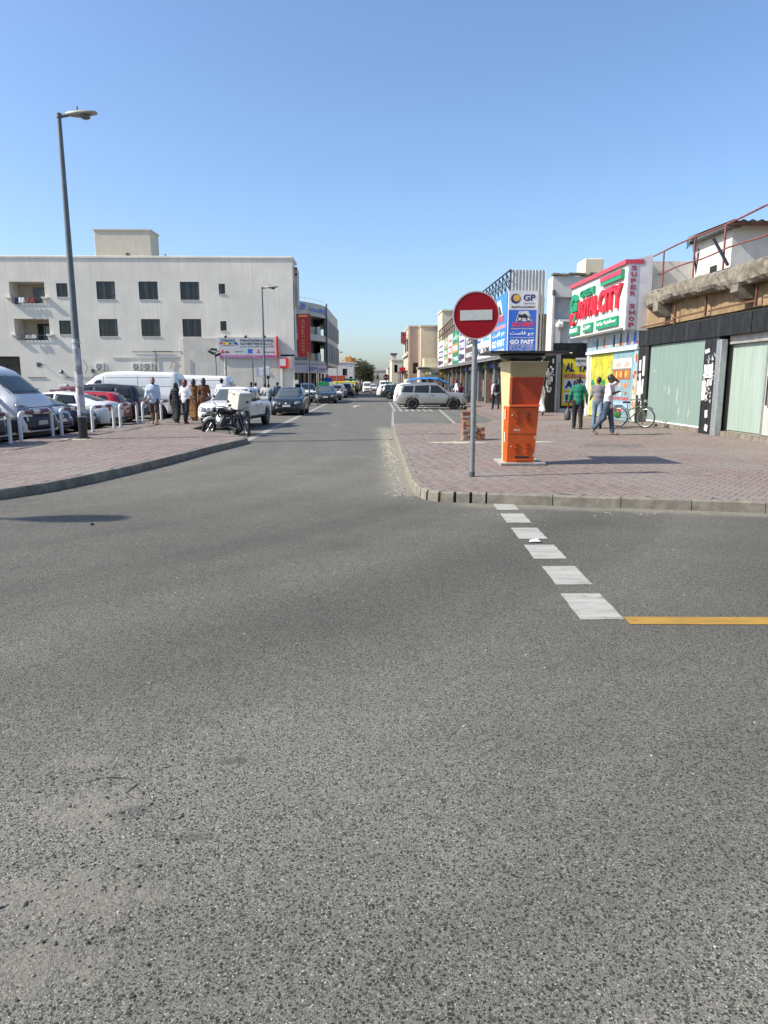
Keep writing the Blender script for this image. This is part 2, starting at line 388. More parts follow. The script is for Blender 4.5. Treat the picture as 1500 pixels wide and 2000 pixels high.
mb = MB(); cp = [(-1.30, 2.99), (-1.22, 3.03), (-1.12, 3.02), (-1.06, 2.97), (-1.09, 2.90), (-1.04, 2.86)]
for i in range(5):
    a, b_ = Vector(cp[i]), Vector(cp[i + 1]); d_ = (b_ - a).normalized(); n_ = Vector((-d_.y, d_.x)) * (.0022 + .002 * (i % 2)); mb.add([(q.x, q.y, .003) for q in (a - n_, b_ - n_ * .6, b_ + n_ * .6, a + n_)], [(0, 1, 2, 3)])
struct(mb.build('road_crack', SHADOW_CRACK), 'short jagged crack at the edge of the ravelled asphalt patch')
# pavements: a base slab, kerb stones laid end to end, pavers laid one by one
LEFT_OUT = [(-22, 3.3), (-9.5, 8.5), (-7.6, 9.6), (-5.67, 10.89), (-5.46, 11.26), (-5.29, 11.78), (-4.94, 13.12), (-4.56, 15.01), (-4.36, 16.28), (-4.15, 18.07), (-3.9, 19.27), (-3.7, 20.47), (-3.6, 21.1)]
LEFT_OUT = [(-22, 6.6), (-14, 7.4), (-9.5, 8.6), (-7.2, 9.75), (-5.67, 10.89), (-5.29, 11.78), (-4.94, 13.12), (-4.56, 15.01), (-4.36, 16.28), (-4.15, 18.07), (-3.9, 19.27), (-3.7, 20.47), (-3.6, 21.1)]
LEFT_BACK = [(-3.78, 21.65), (-5.16, 23.87), (-6.3, 25.3), (-6.6, 32.4), (-8.3, 34.5), (-9.0, 34.5), (-9.45, 26), (-9.85, 21), (-10.2, 17.5), (-22, 17.3)]
RIGHT_OUT = [(.95, 28.4), (.87, 26.49), (.79, 22.15), (.75, 17.16), (.71, 13.6), (.70, 11.95), (.73, 11.3), (.82, 10.87), (.97, 10.64), (1.25, 10.56), (1.74, 10.46), (2.83, 10.22), (4.21, 9.92), (5.51, 9.6), (9.5, 8.6), (13, 7.7)]
RIGHT_BACK = [(13, 100), (6.65, 100), (6.4, 49), (6.1, 41), (5.75, 32), (4.7, 28.6)]
CONC = pm('kerb_concrete', (.24, .215, .17), .88, var=.35, vs=6, bump=.5, bs=50, rnd=.22, streak=.6)
MORTAR = pm('paver_bedding_sand', (.172, .138, .115), .95, var=.25, vs=9)
def walk(poly, seg):
    out = [Vector(poly[0])]; rest = seg
    pts = [Vector(p) for p in poly]; i = 0; cur = pts[0]
    while i < len(pts) - 1:
        dl = (pts[i + 1] - cur).length
        if dl < rest: rest -= dl; cur = pts[i + 1]; i += 1
        else: cur = cur + (pts[i + 1] - cur).normalized() * rest; out.append(cur.copy()); rest = seg(len(out)) if callable(seg) else seg
    return out
def smooth2(poly, it=2):
    p = [Vector(q) for q in poly]
    for _ in range(it):
        q = [p[0]]
        for a, b in zip(p, p[1:]): q += [a * .75 + b * .25, a * .25 + b * .75]
        q.append(p[-1]); p = q
    return p
def inside(pt, poly):
    x, y = pt; r = False; n = len(poly)
    for i in range(n):
        x0, y0 = poly[i][0], poly[i][1]; x1, y1 = poly[i - 1][0], poly[i - 1][1]
        if (y0 > y) != (y1 > y) and x < (x1 - x0) * (y - y0) / (y1 - y0) + x0: r = not r
    return r
def kerb(path, segs, inward, wtop=.13, parent_label=None, gap=.006, chip=()):
    kr = thing('kerb', None, None, (0, 0, 0)) if 0 else bpy.data.objects.new('kerb', None)
    COL.objects.link(kr); kr['kind'] = 'structure'
    if parent_label: kr['label'] = parent_label
    for j, (a, b) in enumerate(zip(segs, segs[1:])):
        d = (b - a); L = d.length
        if L < .05: continue
        d = d / L; nrm = Vector((-d.y, d.x)) * inward
        g = gap if j not in chip else .022
        a2, b2 = a + d * g, b - d * g
        na = nrm; e = .022; hz = K + random.uniform(-.004, .004)
        prof = [(-.015, -.06), (0, hz - e), (e, hz), (wtop, hz), (wtop, -.06)]
        V = [(q.x + nrm.x * o, q.y + nrm.y * o, z) for q in (a2, b2) for o, z in prof]
        F = [(i, i + 1, 6 + i, 5 + i) for i in range(4)] + [(4, 3, 2, 1, 0), (5, 6, 7, 8, 9)]
        if inward < 0: F = [f[::-1] for f in F]
        mb = MB(); mb.add(V, F); mb.build('kerb_stone', CONC, kr)
    return kr
lp = smooth2(LEFT_OUT); rp = smooth2(RIGHT_OUT)
kerb(LEFT_OUT, walk(lp, .95), 1, parent_label='curving grey kerb along the left pavement, its face in shade')
# right: long stones down the street, short ones round the corner, long along the front
segs = []; L1 = [q for q in rp]
acc = walk(rp, .12)
cum = 0; last = 0; out = [acc[0]]
for q in acc[1:]:
    cum += .12
    corner = q.y < 11.35 and q.x < 1.75
    step_ = .2 if corner else .95
    if cum - last >= step_ - 1e-6: out.append(q); last = cum
segs = out
nshort = [i for i, (a, b) in enumerate(zip(segs, segs[1:])) if (b - a).length < .35]
kerb(RIGHT_OUT, segs, 1, parent_label='pale kerb round the right pavement with short stones at the corner', chip=nshort[1:7])
lpoly = [tuple(q) for q in lp] + LEFT_BACK; rpoly = [tuple(q) for q in rp] + RIGHT_BACK
def inset(path, d):
    o = []
    for i, q in enumerate(path):
        t = (path[min(i + 1, len(path) - 1)] - path[max(i - 1, 0)]).normalized(); o.append(q + Vector((-t.y, t.x)) * d)
    return o
lin = [tuple(q) for q in inset(lp, .12)] + LEFT_BACK; rin = [tuple(q) for q in inset(rp, .12)] + RIGHT_BACK
def slab(poly, z, name, label):
    n = len(poly); mb = MB(); mb.add([(x, y, z) for x, y in poly] + [(x, y, -.05) for x, y in poly], [tuple(range(n))] + [(i, n + i, n + (i + 1) % n, (i + 1) % n) for i in range(n)])
    return struct(mb.build(name, MORTAR), label)
pvL = slab(lin, K - .012, 'pavement', 'pavement of pinkish interlocking pavers on the left corner')
pvR = slab(rin, K - .012, 'pavement', 'wide pavement of pinkish interlocking pavers on the right corner')
def paver_mat(name, attr):
    k = NT(name); p = k.pos(); r = k.n('Attribute', attribute_name='tone').outputs['Fac'] if attr else k.rand()
    c = k.mix(r, c4((.182, .134, .112)), c4((.25, .192, .161)))
    big = k.noise(p, .45, 6, .6); c = k.mix(k.step(big, .45, .62), c, c4((.235, .20, .172)))
    st = k.noise(p, 1.7, 5, .65); c = k.mix(k.math('MULTIPLY', k.step(st, .58, .78), .5), c, c4((.12, .098, .086)))
    c = k.mix(k.math('MULTIPLY', k.step(k.noise(k.scl(p, (.5, 1.6, 1)), .9, 5, .7), .60, .76), .55), c, c4((.30, .265, .215)))
    f = k.noise(p, 90, 3); c = k.mix(.25, c, k.mix(f, c4((.1, .08, .07)), c4((.30, .255, .23))))
    k.bump(f, .25, .004); k.set(Base_Color=c, Roughness=.8, Specular_IOR_Level=.35); return k.m
PAV1 = paver_mat('pink_paver', False); PAV2 = paver_mat('pink_paver_field', True)
def lay(poly, ang, x0, x1, y0, y1, parent, ymax):
    B = .1; ca, sa = math.cos(ang), math.sin(ang); items = []
    cx, cy = (x0 + x1) / 2, (y0 + y1) / 2; n = int(max(x1 - x0, y1 - y0) * .75 / B) + 2
    for i in range(-n, n):
        for j in range(-n, n):
            m = (i - j) % 4
            if m == 0: u, v, a = (i + 1) * B, (j + .5) * B, 0
            elif m == 3: u, v, a = (i + .5) * B, (j + 1) * B, 1
            else: continue
            x = cx + u * ca - v * sa; y = cy + u * sa + v * ca
            if x < x0 or x > x1 or y < y0 or y > y1: continue
            az = (x - .02 * y) / y
            if abs(az) > .6: continue
            if inside((x, y), poly): items.append((x, y, ang + a * math.pi / 2))
    items.sort(key=lambda t: t[0] ** 2 + t[1] ** 2)
    h = .0045
    def shape(x, y, a, z, tl):
        c, s_ = math.cos(a), math.sin(a); out = []
        for hx, hy, zz in ((.0985, .0485, z - h), (.0955, .0455, z)):
            for sx, sy in ((-1, -1), (1, -1), (1, 1), (-1, 1)):
                lx, ly = sx * hx, sy * hy; out.append((x + lx * c - ly * s_, y + lx * s_ + ly * c, zz + tl[0] * lx + tl[1] * ly))
        return out
    F = [(4, 5, 6, 7), (0, 1, 5, 4), (1, 2, 6, 5), (2, 3, 7, 6), (3, 0, 4, 7)]
    mb = MB(); mb.add([(q[0], q[1], q[2]) for q in shape(0, 0, 0, .006, (0, 0))], F); me = mb.mesh('paver'); me.materials.append(PAV1)
    for x, y, a in items[:300]:
        o = put('paver', me, parent, (x, y, K - .006 + random.uniform(-.0015, .0015)), a); o.rotation_euler = (random.uniform(-.012, .012), random.uniform(-.008, .008), a)
    rest = items[300:]; V = []; FF = []; T = []
    for q, (x, y, a) in enumerate(rest):
        V += shape(x, y, a, K + random.uniform(-.002, .0015), (random.uniform(-.01, .01), random.uniform(-.015, .015)))
        FF += [tuple(i + q * 8 for i in f) for f in F]; T += [random.random()] * 8
    me = bpy.data.meshes.new('paver_field'); me.from_pydata(V, [], FF); at = me.attributes.new('tone', 'FLOAT', 'POINT'); at.data.foreach_set('value', T)
    me.materials.append(PAV2); me.update(); stuff(put('paver_field', me, parent))
lay(lin, R(40), -12.5, -3.4, 9, 34.5, pvL, 0)
lay(rin, R(52), .8, 11.0, 9, 31, pvR, 0)
# farther pavement: the joints are too fine to tell apart
far_p = sheet([(5.9, 31.2), (11.3, 31.2), (11.3, 95), (6.7, 95), (6.42, 49), (6.12, 41)], K - .004, 'paved_walkway', PAV1, pvR)
# ------------------------------------------------------------------ buildings on the left
WALL_A = pm('beige_render', (.76, .705, .61), .9, var=.1, vs=.5, streak=.36, dirt=(.42, .39, .34), bump=.25, bs=25)
WALL_A2 = pm('grey_render', (.60, .56, .49), .9, var=.12, vs=1.2, streak=.4, dirt=(.34, .31, .27), bump=.25, bs=25)
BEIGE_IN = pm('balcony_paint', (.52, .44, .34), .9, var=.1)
CREAM = pm('cream_render', (.66, .58, .42), .9, var=.1, vs=1.2, streak=.25, dirt=(.38, .3, .2))
DARKF = flat('dark_window_frame', (.03, .027, .025), .4)
GLASS = glass('dark_window_glass', (.012, .013, .014), .05, (.06, .058, .052))
SHOPGLASS = glass('shop_glass', (.02, .024, .026), .05)
INSIDE = flat('dark_interior', (.02, .019, .018), .9)
STEEL = pm('galvanised_steel', (.42, .44, .45), .45, .6, var=.15, vs=8, streak=.3, dirt=(.2, .19, .18))
DGREY = pm('dark_grey_paint', (.09, .095, .1), .5, var=.2, vs=8)
BLACK = flat('black_plastic', (.018, .018, .02), .45)
WHITEP = pm('white_paint', (.76, .75, .72), .5, var=.07, vs=4)
ACWHITE = pm('ac_casing', (.62, .61, .57), .5, var=.15, vs=6, streak=.3)
RUST = pm('rusty_steel', (.16, .075, .045), .8, .2, var=.4, vs=14, bump=.3)

A = base('apartment_building', 'long beige three-storey apartment block with recessed balconies and dark windows', 'building', (-26, 63, 0))
WA = Wall((0, 63, 0), (1, 0, 0))          # normal faces the camera (-y)
wins = [(-26.46, 8.84, -25.52, 9.96), (-23.1, 8.64, -21.53, 10.12), (-19.54, 8.64, -17.94, 10.12), (-16.05, 8.62, -14.44, 10.1), (-12.78, 9.12, -12.25, 9.95),
        (-26.46, 5.76, -25.47, 6.91), (-23.1, 5.6, -21.52, 7.04), (-19.51, 5.6, -17.9, 7.04), (-16.0, 5.57, -14.41, 7.05), (-12.77, 6.08, -12.24, 6.88)]
balc = [(-30.4, 8.33, -27.45, 10.08), (-30.25, 5.27, -27.3, 7.05), (-40.4, 8.33, -37.45, 10.08), (-40.25, 5.27, -37.3, 7.05)]
door = (-34.2, 0.02, -30.05, 3.92)
mb = MB()
WA.holes(mb, -48, 0, -6.5, 12.0, [h + (.14,) for h in wins] + [b + (1.7,) for b in balc] + [door + (.6,)], .14)
mb.quad((-6.5, 63, 4.1), (-6.6, 66.2, 4.1), (-6.6, 66.2, 12.0), (-6.5, 63, 12.0)); mb.quad((-48, 66.2, 0), (-48, 63, 0), (-48, 63, 12), (-48, 66.2, 12))
mb.quad((-8.4, 66.2, 0), (-48, 66.2, 0), (-48, 66.2, 12), (-8.4, 66.2, 12)); mb.quad((-6.6, 66.2, 4.1), (-8.4, 66.2, 4.1), (-8.4, 66.2, 12), (-6.6, 66.2, 12))
mb.build('wall', WALL_A, A)
mb = MB(); mb.quad((-48, 63, 11.6), (-6.5, 63, 11.6), (-6.6, 66.2, 11.6), (-48, 66.2, 11.6)); rf = mb.build('roof', WALL_A2, A)
mb = MB(); mb.box((-27.25, 63.1, 12.08), (41.56, .34, .2), bev=.03); mb.box((-6.6, 64.9, 12.08), (.3, 2.9, .2)); mb.build('parapet', WALL_A, A)
mb = MB(); mb.box((-20.97, 65.2, 13.0), (4.75, 2.4, 2.8), bev=.03); mb.box((-20.97, 65.2, 14.45), (4.9, 2.55, .12)); sb = mb.build('stair_box', pm('stair_render', (.62, .57, .45), .9, var=.08, streak=.2), rf)
mb = MB(); mb.tube([(-20.6, 63.9, 12.45), (-20.6, 64.02, 12.45)], .14, 12); mb.build('vent', DGREY, rf); mb = MB(); mb.tube([(-17.2, 63.2, 12.17), (-17.2, 63.2, 12.35)], .07, 8); mb.build('vent', DGREY, rf)
for h in wins:
    x0, z0, x1, z1 = h; y = .10; t = .05; mb = MB()
    for a in ((x0, z0, x1, z0 + t), (x0, z1 - t, x1, z1), (x0, z0 + t, x0 + t, z1 - t), (x1 - t, z0 + t, x1, z1 - t)): WA.rect(mb, *a, d0=-.135, d1=-.07)
    xm = (x0 + x1) / 2; zt = z0 + (z1 - z0) * .24
    WA.rect(mb, xm - .025, z0 + t, xm + .025, z1 - t, -.13, -.078)
    if x1 - x0 > 1.2: WA.rect(mb, x0 + t, zt - .02, x1 - t, zt + .02, -.128, -.082)
    f = mb.build('window', DARKF, A)
    for a, b in ((x0 + t, xm - .025), (xm + .025, x1 - t)):
        pn = MB(); WA.rect(pn, a, z0 + t, b, z1 - t, -.125, -.105); pn.build('pane', GLASS, f)
    sl_ = MB(); WA.rect(sl_, x0 - .04, z0 - .05, x1 + .04, z0 - .003, .002, .05); sl_.build('sill', WALL_A, f)
for q, (x0, z0, x1, z1) in enumerate(balc):
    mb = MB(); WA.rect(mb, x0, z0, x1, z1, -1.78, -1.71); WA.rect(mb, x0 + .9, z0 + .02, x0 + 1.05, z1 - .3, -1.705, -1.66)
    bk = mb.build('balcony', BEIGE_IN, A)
    dx0, dx1 = x0 + 1.2, x1 - .3
    mb = MB(); WA.rect(mb, dx0, z0 + .02, dx1, z1 - .38, -1.70, -1.64); WA.rect(mb, dx0 + .02, z1 - .38, dx1 - .02, z1 - .3, -1.70, -1.62); mb.build('sliding_door', GLASS if q % 2 == 0 else INSIDE, bk)
    mb = MB(); WA.rect(mb, dx0 + .55, z0 + .03, dx0 + .62, z1 - .4, -1.638, -1.60); WA.rect(mb, dx0 + .68, z0 + .06, dx1 - .06, z1 - .46, -1.638, -1.62); mb.build('door_leaf', pm('pale_curtain', (.25, .28, .25), .8), bk)
    mb = MB(); mb.bar((x0 - .12, 62.86, z0 + .42), (x1 + .12, 62.86, z0 + .42), .04, .04)
    for i in range(9): xx = x0 + .2 + i * (x1 - x0 - .4) / 8; mb.bar((xx, 62.94, z0 + .01), (xx, 62.94, z0 + .42), .02, .02)
    mb.build('railing', DGREY, bk)
    mb = MB(); WA.rect(mb, x0 - .3, z0 + .36, x0 + .22, z0 + .5, .002, .3); WA.rect(mb, x0 + .002, z0 + .002, x0 + .2, z0 + .36, -.3, .002); mb.build('ledge', WALL_A, bk)
    mb = MB(); WA.rect(mb, x1 - .22, z0 + .36, x1 + .3, z0 + .5, .002, .3); WA.rect(mb, x1 - .2, z0 + .002, x1 - .002, z0 + .36, -.3, .002); mb.build('ledge', WALL_A, bk)
CLOTHS = [pm('cloth_white', (.72, .72, .73), .9), pm('cloth_navy', (.03, .035, .09), .9), pm('cloth_red', (.2, .05, .04), .9), pm('cloth_grey', (.28, .28, .27), .9)]
def hang(x, z, wd, ht, mat, label, name='laundry', cat='laundry'):
    mb = MB(); n = 6; V = []
    for i in range(n + 1):
        for j in range(4):
            V.append((x + wd * i / n, 62.80 + .03 * math.sin(i * 2.1 + j) - .02 * j, z - ht * j / 3 * (1 + .08 * math.sin(i * 3.3))))
    V2 = [(a, b + .012, c) for a, b, c in V]
    F = [(i * 4 + j, i * 4 + j + 1, i * 4 + j + 5, i * 4 + j + 4) for i in range(n) for j in range(3)]
    o = mb.add(V, F, 0, True).add(V2, [f[::-1] for f in F], 0, True).build(name, mat); return tag(o, label, cat)
hang(-29.95, 8.77, .3, .55, CLOTHS[1], 'navy cloth drying over the upper balcony rail beside a white towel')
hang(-29.6, 8.77, .5, .42, CLOTHS[0], 'white towel drying on the upper balcony rail of the beige block')
hang(-29.0, 8.74, .8, .36, CLOTHS[2], 'dull red cloth hanging along the upper balcony rail of the beige block')
hang(-29.3, 5.70, .9, .3, CLOTHS[3], 'grey cloth drying on the lower balcony rail')
hang(-28.7, 5.72, .32, .3, CLOTHS[0], 'small white cloth hanging at the middle of the lower balcony rail')
mb = MB(); WA.rect(mb, -34.2, 0.02, -30.05, 3.92, -.62, -.6); WA.rect(mb, -34.1, 3.2, -30.15, 3.3, -.59, -.5); WA.rect(mb, -31.6, .02, -31.5, 3.2, -.59, -.5); mb.build('doorway', pm('brown_shopfront', (.05, .036, .028), .5, var=.3), A)
# ground floor extension, pipes, drain marks
mb = MB(); WA.rect(mb, -16.0, 0, -7.85, 5.46, .002, .16); mb.build('lower_wall', WALL_A2, A)
mb = MB(); WA.rect(mb, -16.28, 0.05, -16.01, 5.44, .003, .07); mb.build('pilaster', WALL_A, A); mb = MB(); WA.rect(mb, -7.85, .02, -7.55, 3.75, -.4, .15); mb.build('pilaster', WALL_A, A)
def pipe(pts, r=.03, mat=None): MB().tube(pts, r, 6).build('pipe', mat or DGREY, A)
pipe([(-20.4, 62.93, 4.31), (-18.5, 62.93, 4.31), (-18.4, 62.93, 4.2), (-18.4, 62.93, 2.6)], .03); pipe([(-18.6, 62.9, 4.34), (-17.0, 62.9, 4.33)], .05)
pipe([(-22.2, 62.95, 3.84), (-16.3, 62.95, 3.86)], .03, ACWHITE); pipe([(-21.2, 62.93, 2.1), (-21.1, 62.93, 2.55), (-20.2, 62.93, 2.6)], .03)
pipe([(-17.2, 62.93, 2.9), (-17.0, 62.93, 3.5), (-16.4, 62.93, 3.3)], .03); pipe([(-15.4, 62.8, 3.6), (-15.4, 62.8, 1.2)], .02)
pipe([(-29.5, 62.96, 2.15), (-27.9, 62.96, 2.15)], .03); pipe([(-26.6, 62.96, 2.16), (-23.6, 62.96, 2.16)], .02)
pipe([(-17.0, 62.9, 4.31), (-16.1, 62.9, 4.31)], .025); pipe([(-24.6, 62.9, 3.6), (-24.3, 62.9, 3.0), (-24.5, 62.9, 2.4)], .02)
mb = MB(); WA.rect(mb, -28.65, 3.05, -28.3, 3.4, .002, .03); mb.build('wall_vent', DGREY, A); mb = MB(); WA.rect(mb, -24.0, 2.55, -23.75, 2.85, .002, .08); mb.build('wall_vent', DGREY, A)
def wall_ac(x, label):
    t = base('air_conditioner', label, 'air conditioner', (x, 62.7, 2.71), 'outdoor units on the beige wall')
    MB().box((x + .36, 62.72, 3.06), (.72, .3, .62), bev=.03).build('casing', ACWHITE, t)
    mb = MB(); W = Wall((0, 62.57, 0), (1, 0, 0)); W.disc(mb, x + .25, 3.06, .23, 0, .012, 0, 20); g = mb.build('fan_guard', DGREY, t)
    mb = MB()
    for i in range(5):
        a = i * 1.2566; W.poly(mb, [(x + .25 + r * math.cos(a + o), 3.06 + r * math.sin(a + o)) for r, o in ((.05, 0), (.19, .1), (.19, .75), (.05, .9))], .013, .02)
    mb.build('fan', ACWHITE, g)
    mb = MB(); mb.bar((x + .1, 62.99, 2.71), (x + .1, 62.58, 2.71), .05, .05); mb.build('bracket', DGREY, t); mb = MB(); mb.bar((x + .62, 62.99, 2.71), (x + .62, 62.58, 2.71), .05, .05); mb.build('bracket', DGREY, t)
    mb = MB(); mb.tube([(x + .72, 62.8, 3.2), (x + .9, 62.8, 3.15), (x + .92, 62.9, 2.6), (x + .85, 62.95, 2.1)], .018, 6); mb.build('hose', BLACK, t)
wall_ac(-23.46, 'air conditioner unit standing alone on the beige wall beyond the lamp post')
wall_ac(-20.33, 'middle of the three air conditioner units on the beige wall')
wall_ac(-19.36, 'air conditioner unit nearest the vertical dark pipe on the beige wall')
t = base('wall_lamp', 'thin flood lamp on a rod sticking out of the beige wall', 'lamp', (-28.07, 63, 3.23))
MB().tube([(-28.07, 63, 3.23), (-28.07, 62.3, 3.25)], .03, 6).build('arm', DGREY, t); MB().box((-28.02, 62.25, 3.23), (.3, .16, .1), bev=.02).build('lamp_head', BLACK, t)
t = base('round_lamp', 'small round bulkhead lamp low on the beige wall', 'lamp', (-26.6, 63, 2.63))
MB().lathe([(0, -.16), (.13, -.14), (.17, -.05), (.17, 0)], (-26.6, 63, 2.63), 14, 'y').build('lamp_head', DGREY, t); MB().lathe([(0, -.18), (.08, -.17), (.09, -.15)], (-26.6, 63, 2.63), 12, 'y').build('lens', WHITEP, t)

# advertising board
GBOARD = pm('sign_grey', (.52, .53, .53), .5, var=.05); INK = flat('sign_ink', (.03, .03, .045), .5); MAG = flat('sign_magenta', (.42, .06, .28), .5); PALE = flat('sign_pale', (.72, .70, .68), .5)
REDS = flat('sign_red', (.55, .02, .03), .4); BLUES = flat('sign_blue', (.02, .12, .55), .4); GREENS = flat('sign_green', (.01, .22, .09), .4); ORNG = flat('sign_orange', (.75, .22, .02), .4); YELS = flat('sign_yellow', (.80, .66, .03), .4); WHITES = flat('sign_white', (.80, .80, .79), .4); PURP = flat('sign_purple', (.10, .05, .28), .4); CYAN = flat('sign_cyan', (.12, .42, .62), .4); NAVY = flat('sign_navy', (.02, .025, .14), .4); GREYL = flat('sign_light_grey', (.6, .6, .62), .4)
T = base('signboard', 'wide grey advertising board with rainbow logo and magenta strip on the beige block', 'sign', (-10.45, 62.8, 3.7))
W = Wall((-12.96, 62.82, 3.76), (1, 0, 0))
mb = MB(); W.rect(mb, 0, 0, 5.0, 1.76, -.02, .14); mb.build('panel', GBOARD, T)
mb = MB(); W.rect(mb, .08, .06, 4.9, .26, .142, .16); mb.build('strip', MAG, T); mb = MB(); letters(mb, W, 'STRINGS INTERNATIONAL ADVERTISING L.L.C', .35, .11, 3.6, .2, .161, .166); mb.build('lettering', PALE, T)
def sgn(body, x0, z0, x1, z1, mat, d=.142, W=None, T=None, bold=.012, shear=0., dd=.008):
    mb = MB(); letters(mb, W, body, x0, z0, x1, z1, d, d + dd, 0, bold, shear); return mb.build('lettering', mat, T)
sgn('STRINGS', .2, 1.36, 1.45, 1.6, NAVY, W=W, T=T)
mb = MB(); cols = [REDS, ORNG, YELS, GREENS, CYAN, NAVY]
for i in range(12): W.poly(mb, [(.12 + i * .125, 1.16 + .06 * math.sin(i * .9)), (.27 + i * .125, 1.18 + .06 * math.sin(i * .9 + 1)), (.25 + i * .125, 1.33), (.1 + i * .125, 1.3)], .142 + .001 * (i % 2), .15 + .001 * (i % 2), i // 2)
mb.build('logo', cols, T); sgn('advertising  signs  printing', .25, 1.03, 1.35, 1.12, MAG, W=W, T=T)
sgn('STRINGS INTERNATIONAL', 1.85, 1.4, 4.75, 1.58, INK, W=W, T=T, bold=.02); sgn('ADVERTISING L.L.C', 1.85, 1.13, 4.65, 1.32, INK, W=W, T=T, bold=.02)
sgn('\ufebb\ufee8\ufeea \ufe8d\ufea9\ufe94 \ufeee\ufefb\ufe8e \ufe94\ufef4\ufe97\ufeae\ufe91 \ufecb\ufefc\ufee7', 1.85, .92, 4.75, 1.06, INK, W=W, T=T)
mb = MB(); W.poly(mb, [(.2, .42), (.5, .42), (.35, .78)], .142, .15); mb.build('logo', REDS, T); mb = MB(); W.poly(mb, [(.55, .45), (.9, .45), (.9, .6), (.55, .6)], .142, .15); mb.build('logo', REDS, T); mb = MB(); W.poly(mb, [(3.25, .45), (3.4, .45), (3.33, .6)], .142, .15); mb.build('logo', REDS, T); mb = MB(); W.poly(mb, [(3.42, .45), (3.57, .45), (3.5, .6)], .142, .15); mb.build('logo', REDS, T); mb = MB(); W.poly(mb, [(3.34, .62), (3.5, .62), (3.42, .8)], .142, .15); mb.build('logo', REDS, T)
mb = MB(); W.rect(mb, 2.5, .42, 2.9, .78, .142, .15); mb.build('logo', BLUES, T); sgn('signs & letters', 1.4, .5, 2.1, .62, GREENS, W=W, T=T); sgn('digital printing', 3.8, .46, 4.8, .58, INK, W=W, T=T)
for i, x in enumerate((.75, 2.45, 4.05)):
    mb = MB(); q = W.P(x, 1.78, .05); mb.tube([q, q + Vector((0, -.25, .15)), q + Vector((0, -.5, .05))], .02, 6); mb.box(q + Vector((0, -.55, -.02)), (.22, .16, .14), bev=.02, rx=.5); mb.build('spotlight', BLACK, T)
mb = MB(); mb.box((-7.90, 62.60, 4.75), (.12, .62, 1.7), bev=.02); T2 = tag(mb.build('signboard', REDS), 'narrow red projecting sign at the right end of the grey board', 'sign')
# corner shop under the overhang
C = base('shopfront', 'dark corner shop under the overhang of the beige block with red and white sign boxes', 'shop', (-7, 63, 0))
mb = MB(); mb.box((-7.1, 64.5, 4.02), (1.2, 3.0, .14)); mb.build('soffit', WALL_A2, C)
mb = MB(); mb.quad((-8.3, 66, 0), (-6.9, 66, 0), (-6.9, 66, 4), (-8.3, 66, 4)); mb.quad((-7.84, 63.2, 0), (-7.84, 66, 0), (-7.84, 66, 3.9), (-7.84, 63.2, 3.9)); mb.build('back_wall', INSIDE, C)
for i, (x, y) in enumerate(((-7.55, 65.8), (-7.2, 65.8), (-6.95, 65.8))): MB().box((x, y, 1.5), (.1, .1, 3.0)).build('door_frame', DGREY, C)
mb = MB(); mb.box((-7.35, 62.5, 3.35), (.78, .3, .86), bev=.02); mb.build('sign_box', REDS, C); mb = MB(); mb.box((-6.72, 61.9, 3.35), (.14, 1.6, .86), bev=.02); mb.build('sign_box', WHITES, C)
mb = MB(); mb.box((-7.45, 62.345, 3.4), (.5, .01, .6)); mb.build('picture', GBOARD, C); mb = MB(); Wx = Wall((-6.5, 61.09, 2.92), (1, 0, 0)); Wx.rect(mb, -.28, .04, -.16, .82, .0, .012); mb.build('picture', ORNG, C)
S = base('street_bay', 'projecting bay with ledges on the street end of the beige block', 'bay', (-6.4, 65, 4))
mb = MB(); mb.box((-6.42, 65.2, 9.9), (.36, 1.5, 3.0), bev=.02); mb.build('bay', WALL_A2, S)
for z, n_ in ((6.2, 0), (9.0, 0)): MB().box((-6.52, 63.9, z), (.1, .9, 2.2)).build('window', GLASS, S)
for z in (11.4, 10.9): MB().box((-6.4, 64.2, z), (.36, .5, .1)).build('ledge', RUST, S)
mb = MB(); mb.tube([(-6.42, 63.3, 11.4), (-6.42, 63.3, 4.4)], .05, 8); mb.build('drain_pipe', WALL_A2, S)

# ---- curved corner building '29'
B = base('curved_building', 'grey rounded corner building with open balconies, glass balustrades and blue 29', 'building', (-7, 90, 0))
path = [(-11.5, 80.0), (-9.6, 80.6), (-8.3, 81.6), (-7.2, 83.0), (-6.3, 84.7), (-5.65, 86.4), (-5.2, 88.4), (-5.05, 92), (-4.9, 98), (-4.65, 107), (-4.65, 107.05), (-16, 107.1)]
GREYB = pm('grey_cladding', (.52, .49, .44), .7, var=.1, vs=.8, streak=.35, dirt=(.25, .24, .22))
def ribbon(mb, pts, z0, z1, th=.25, mi=0):
    P = [Vector((*p, 0)) for p in pts]; inn = []
    for i, q in enumerate(P):
        t = (P[min(i + 1, len(P) - 1)] - P[max(i - 1, 0)]).normalized(); inn.append(q + Vector((-t.y, t.x, 0)) * th)
    n = len(P); V = [(q.x, q.y, z) for q in P for z in (z0, z1)] + [(q.x, q.y, z) for q in inn for z in (z0, z1)]
    F = []
    for i in range(n - 1):
        a = 2 * i; b = 2 * n + 2 * i
        F += [(a, a + 2, a + 3, a + 1), (b, b + 1, b + 3, b + 2), (a + 1, a + 3, b + 3, b + 1), (a, b, b + 2, a + 2)]
    F += [(0, 1, 2 * n + 1, 2 * n), (2 * n - 2, 4 * n - 2, 4 * n - 1, 2 * n - 1)]
    return mb.add(V, F, mi)
for i, (z0, z1) in enumerate(((9.2, 10.6), (6.45, 7.15), (3.7, 4.15))):
    ribbon(MB(), path[:10], z0, z1, .3).build('parapet' if i == 0 else 'floor_band', GREYB, B)
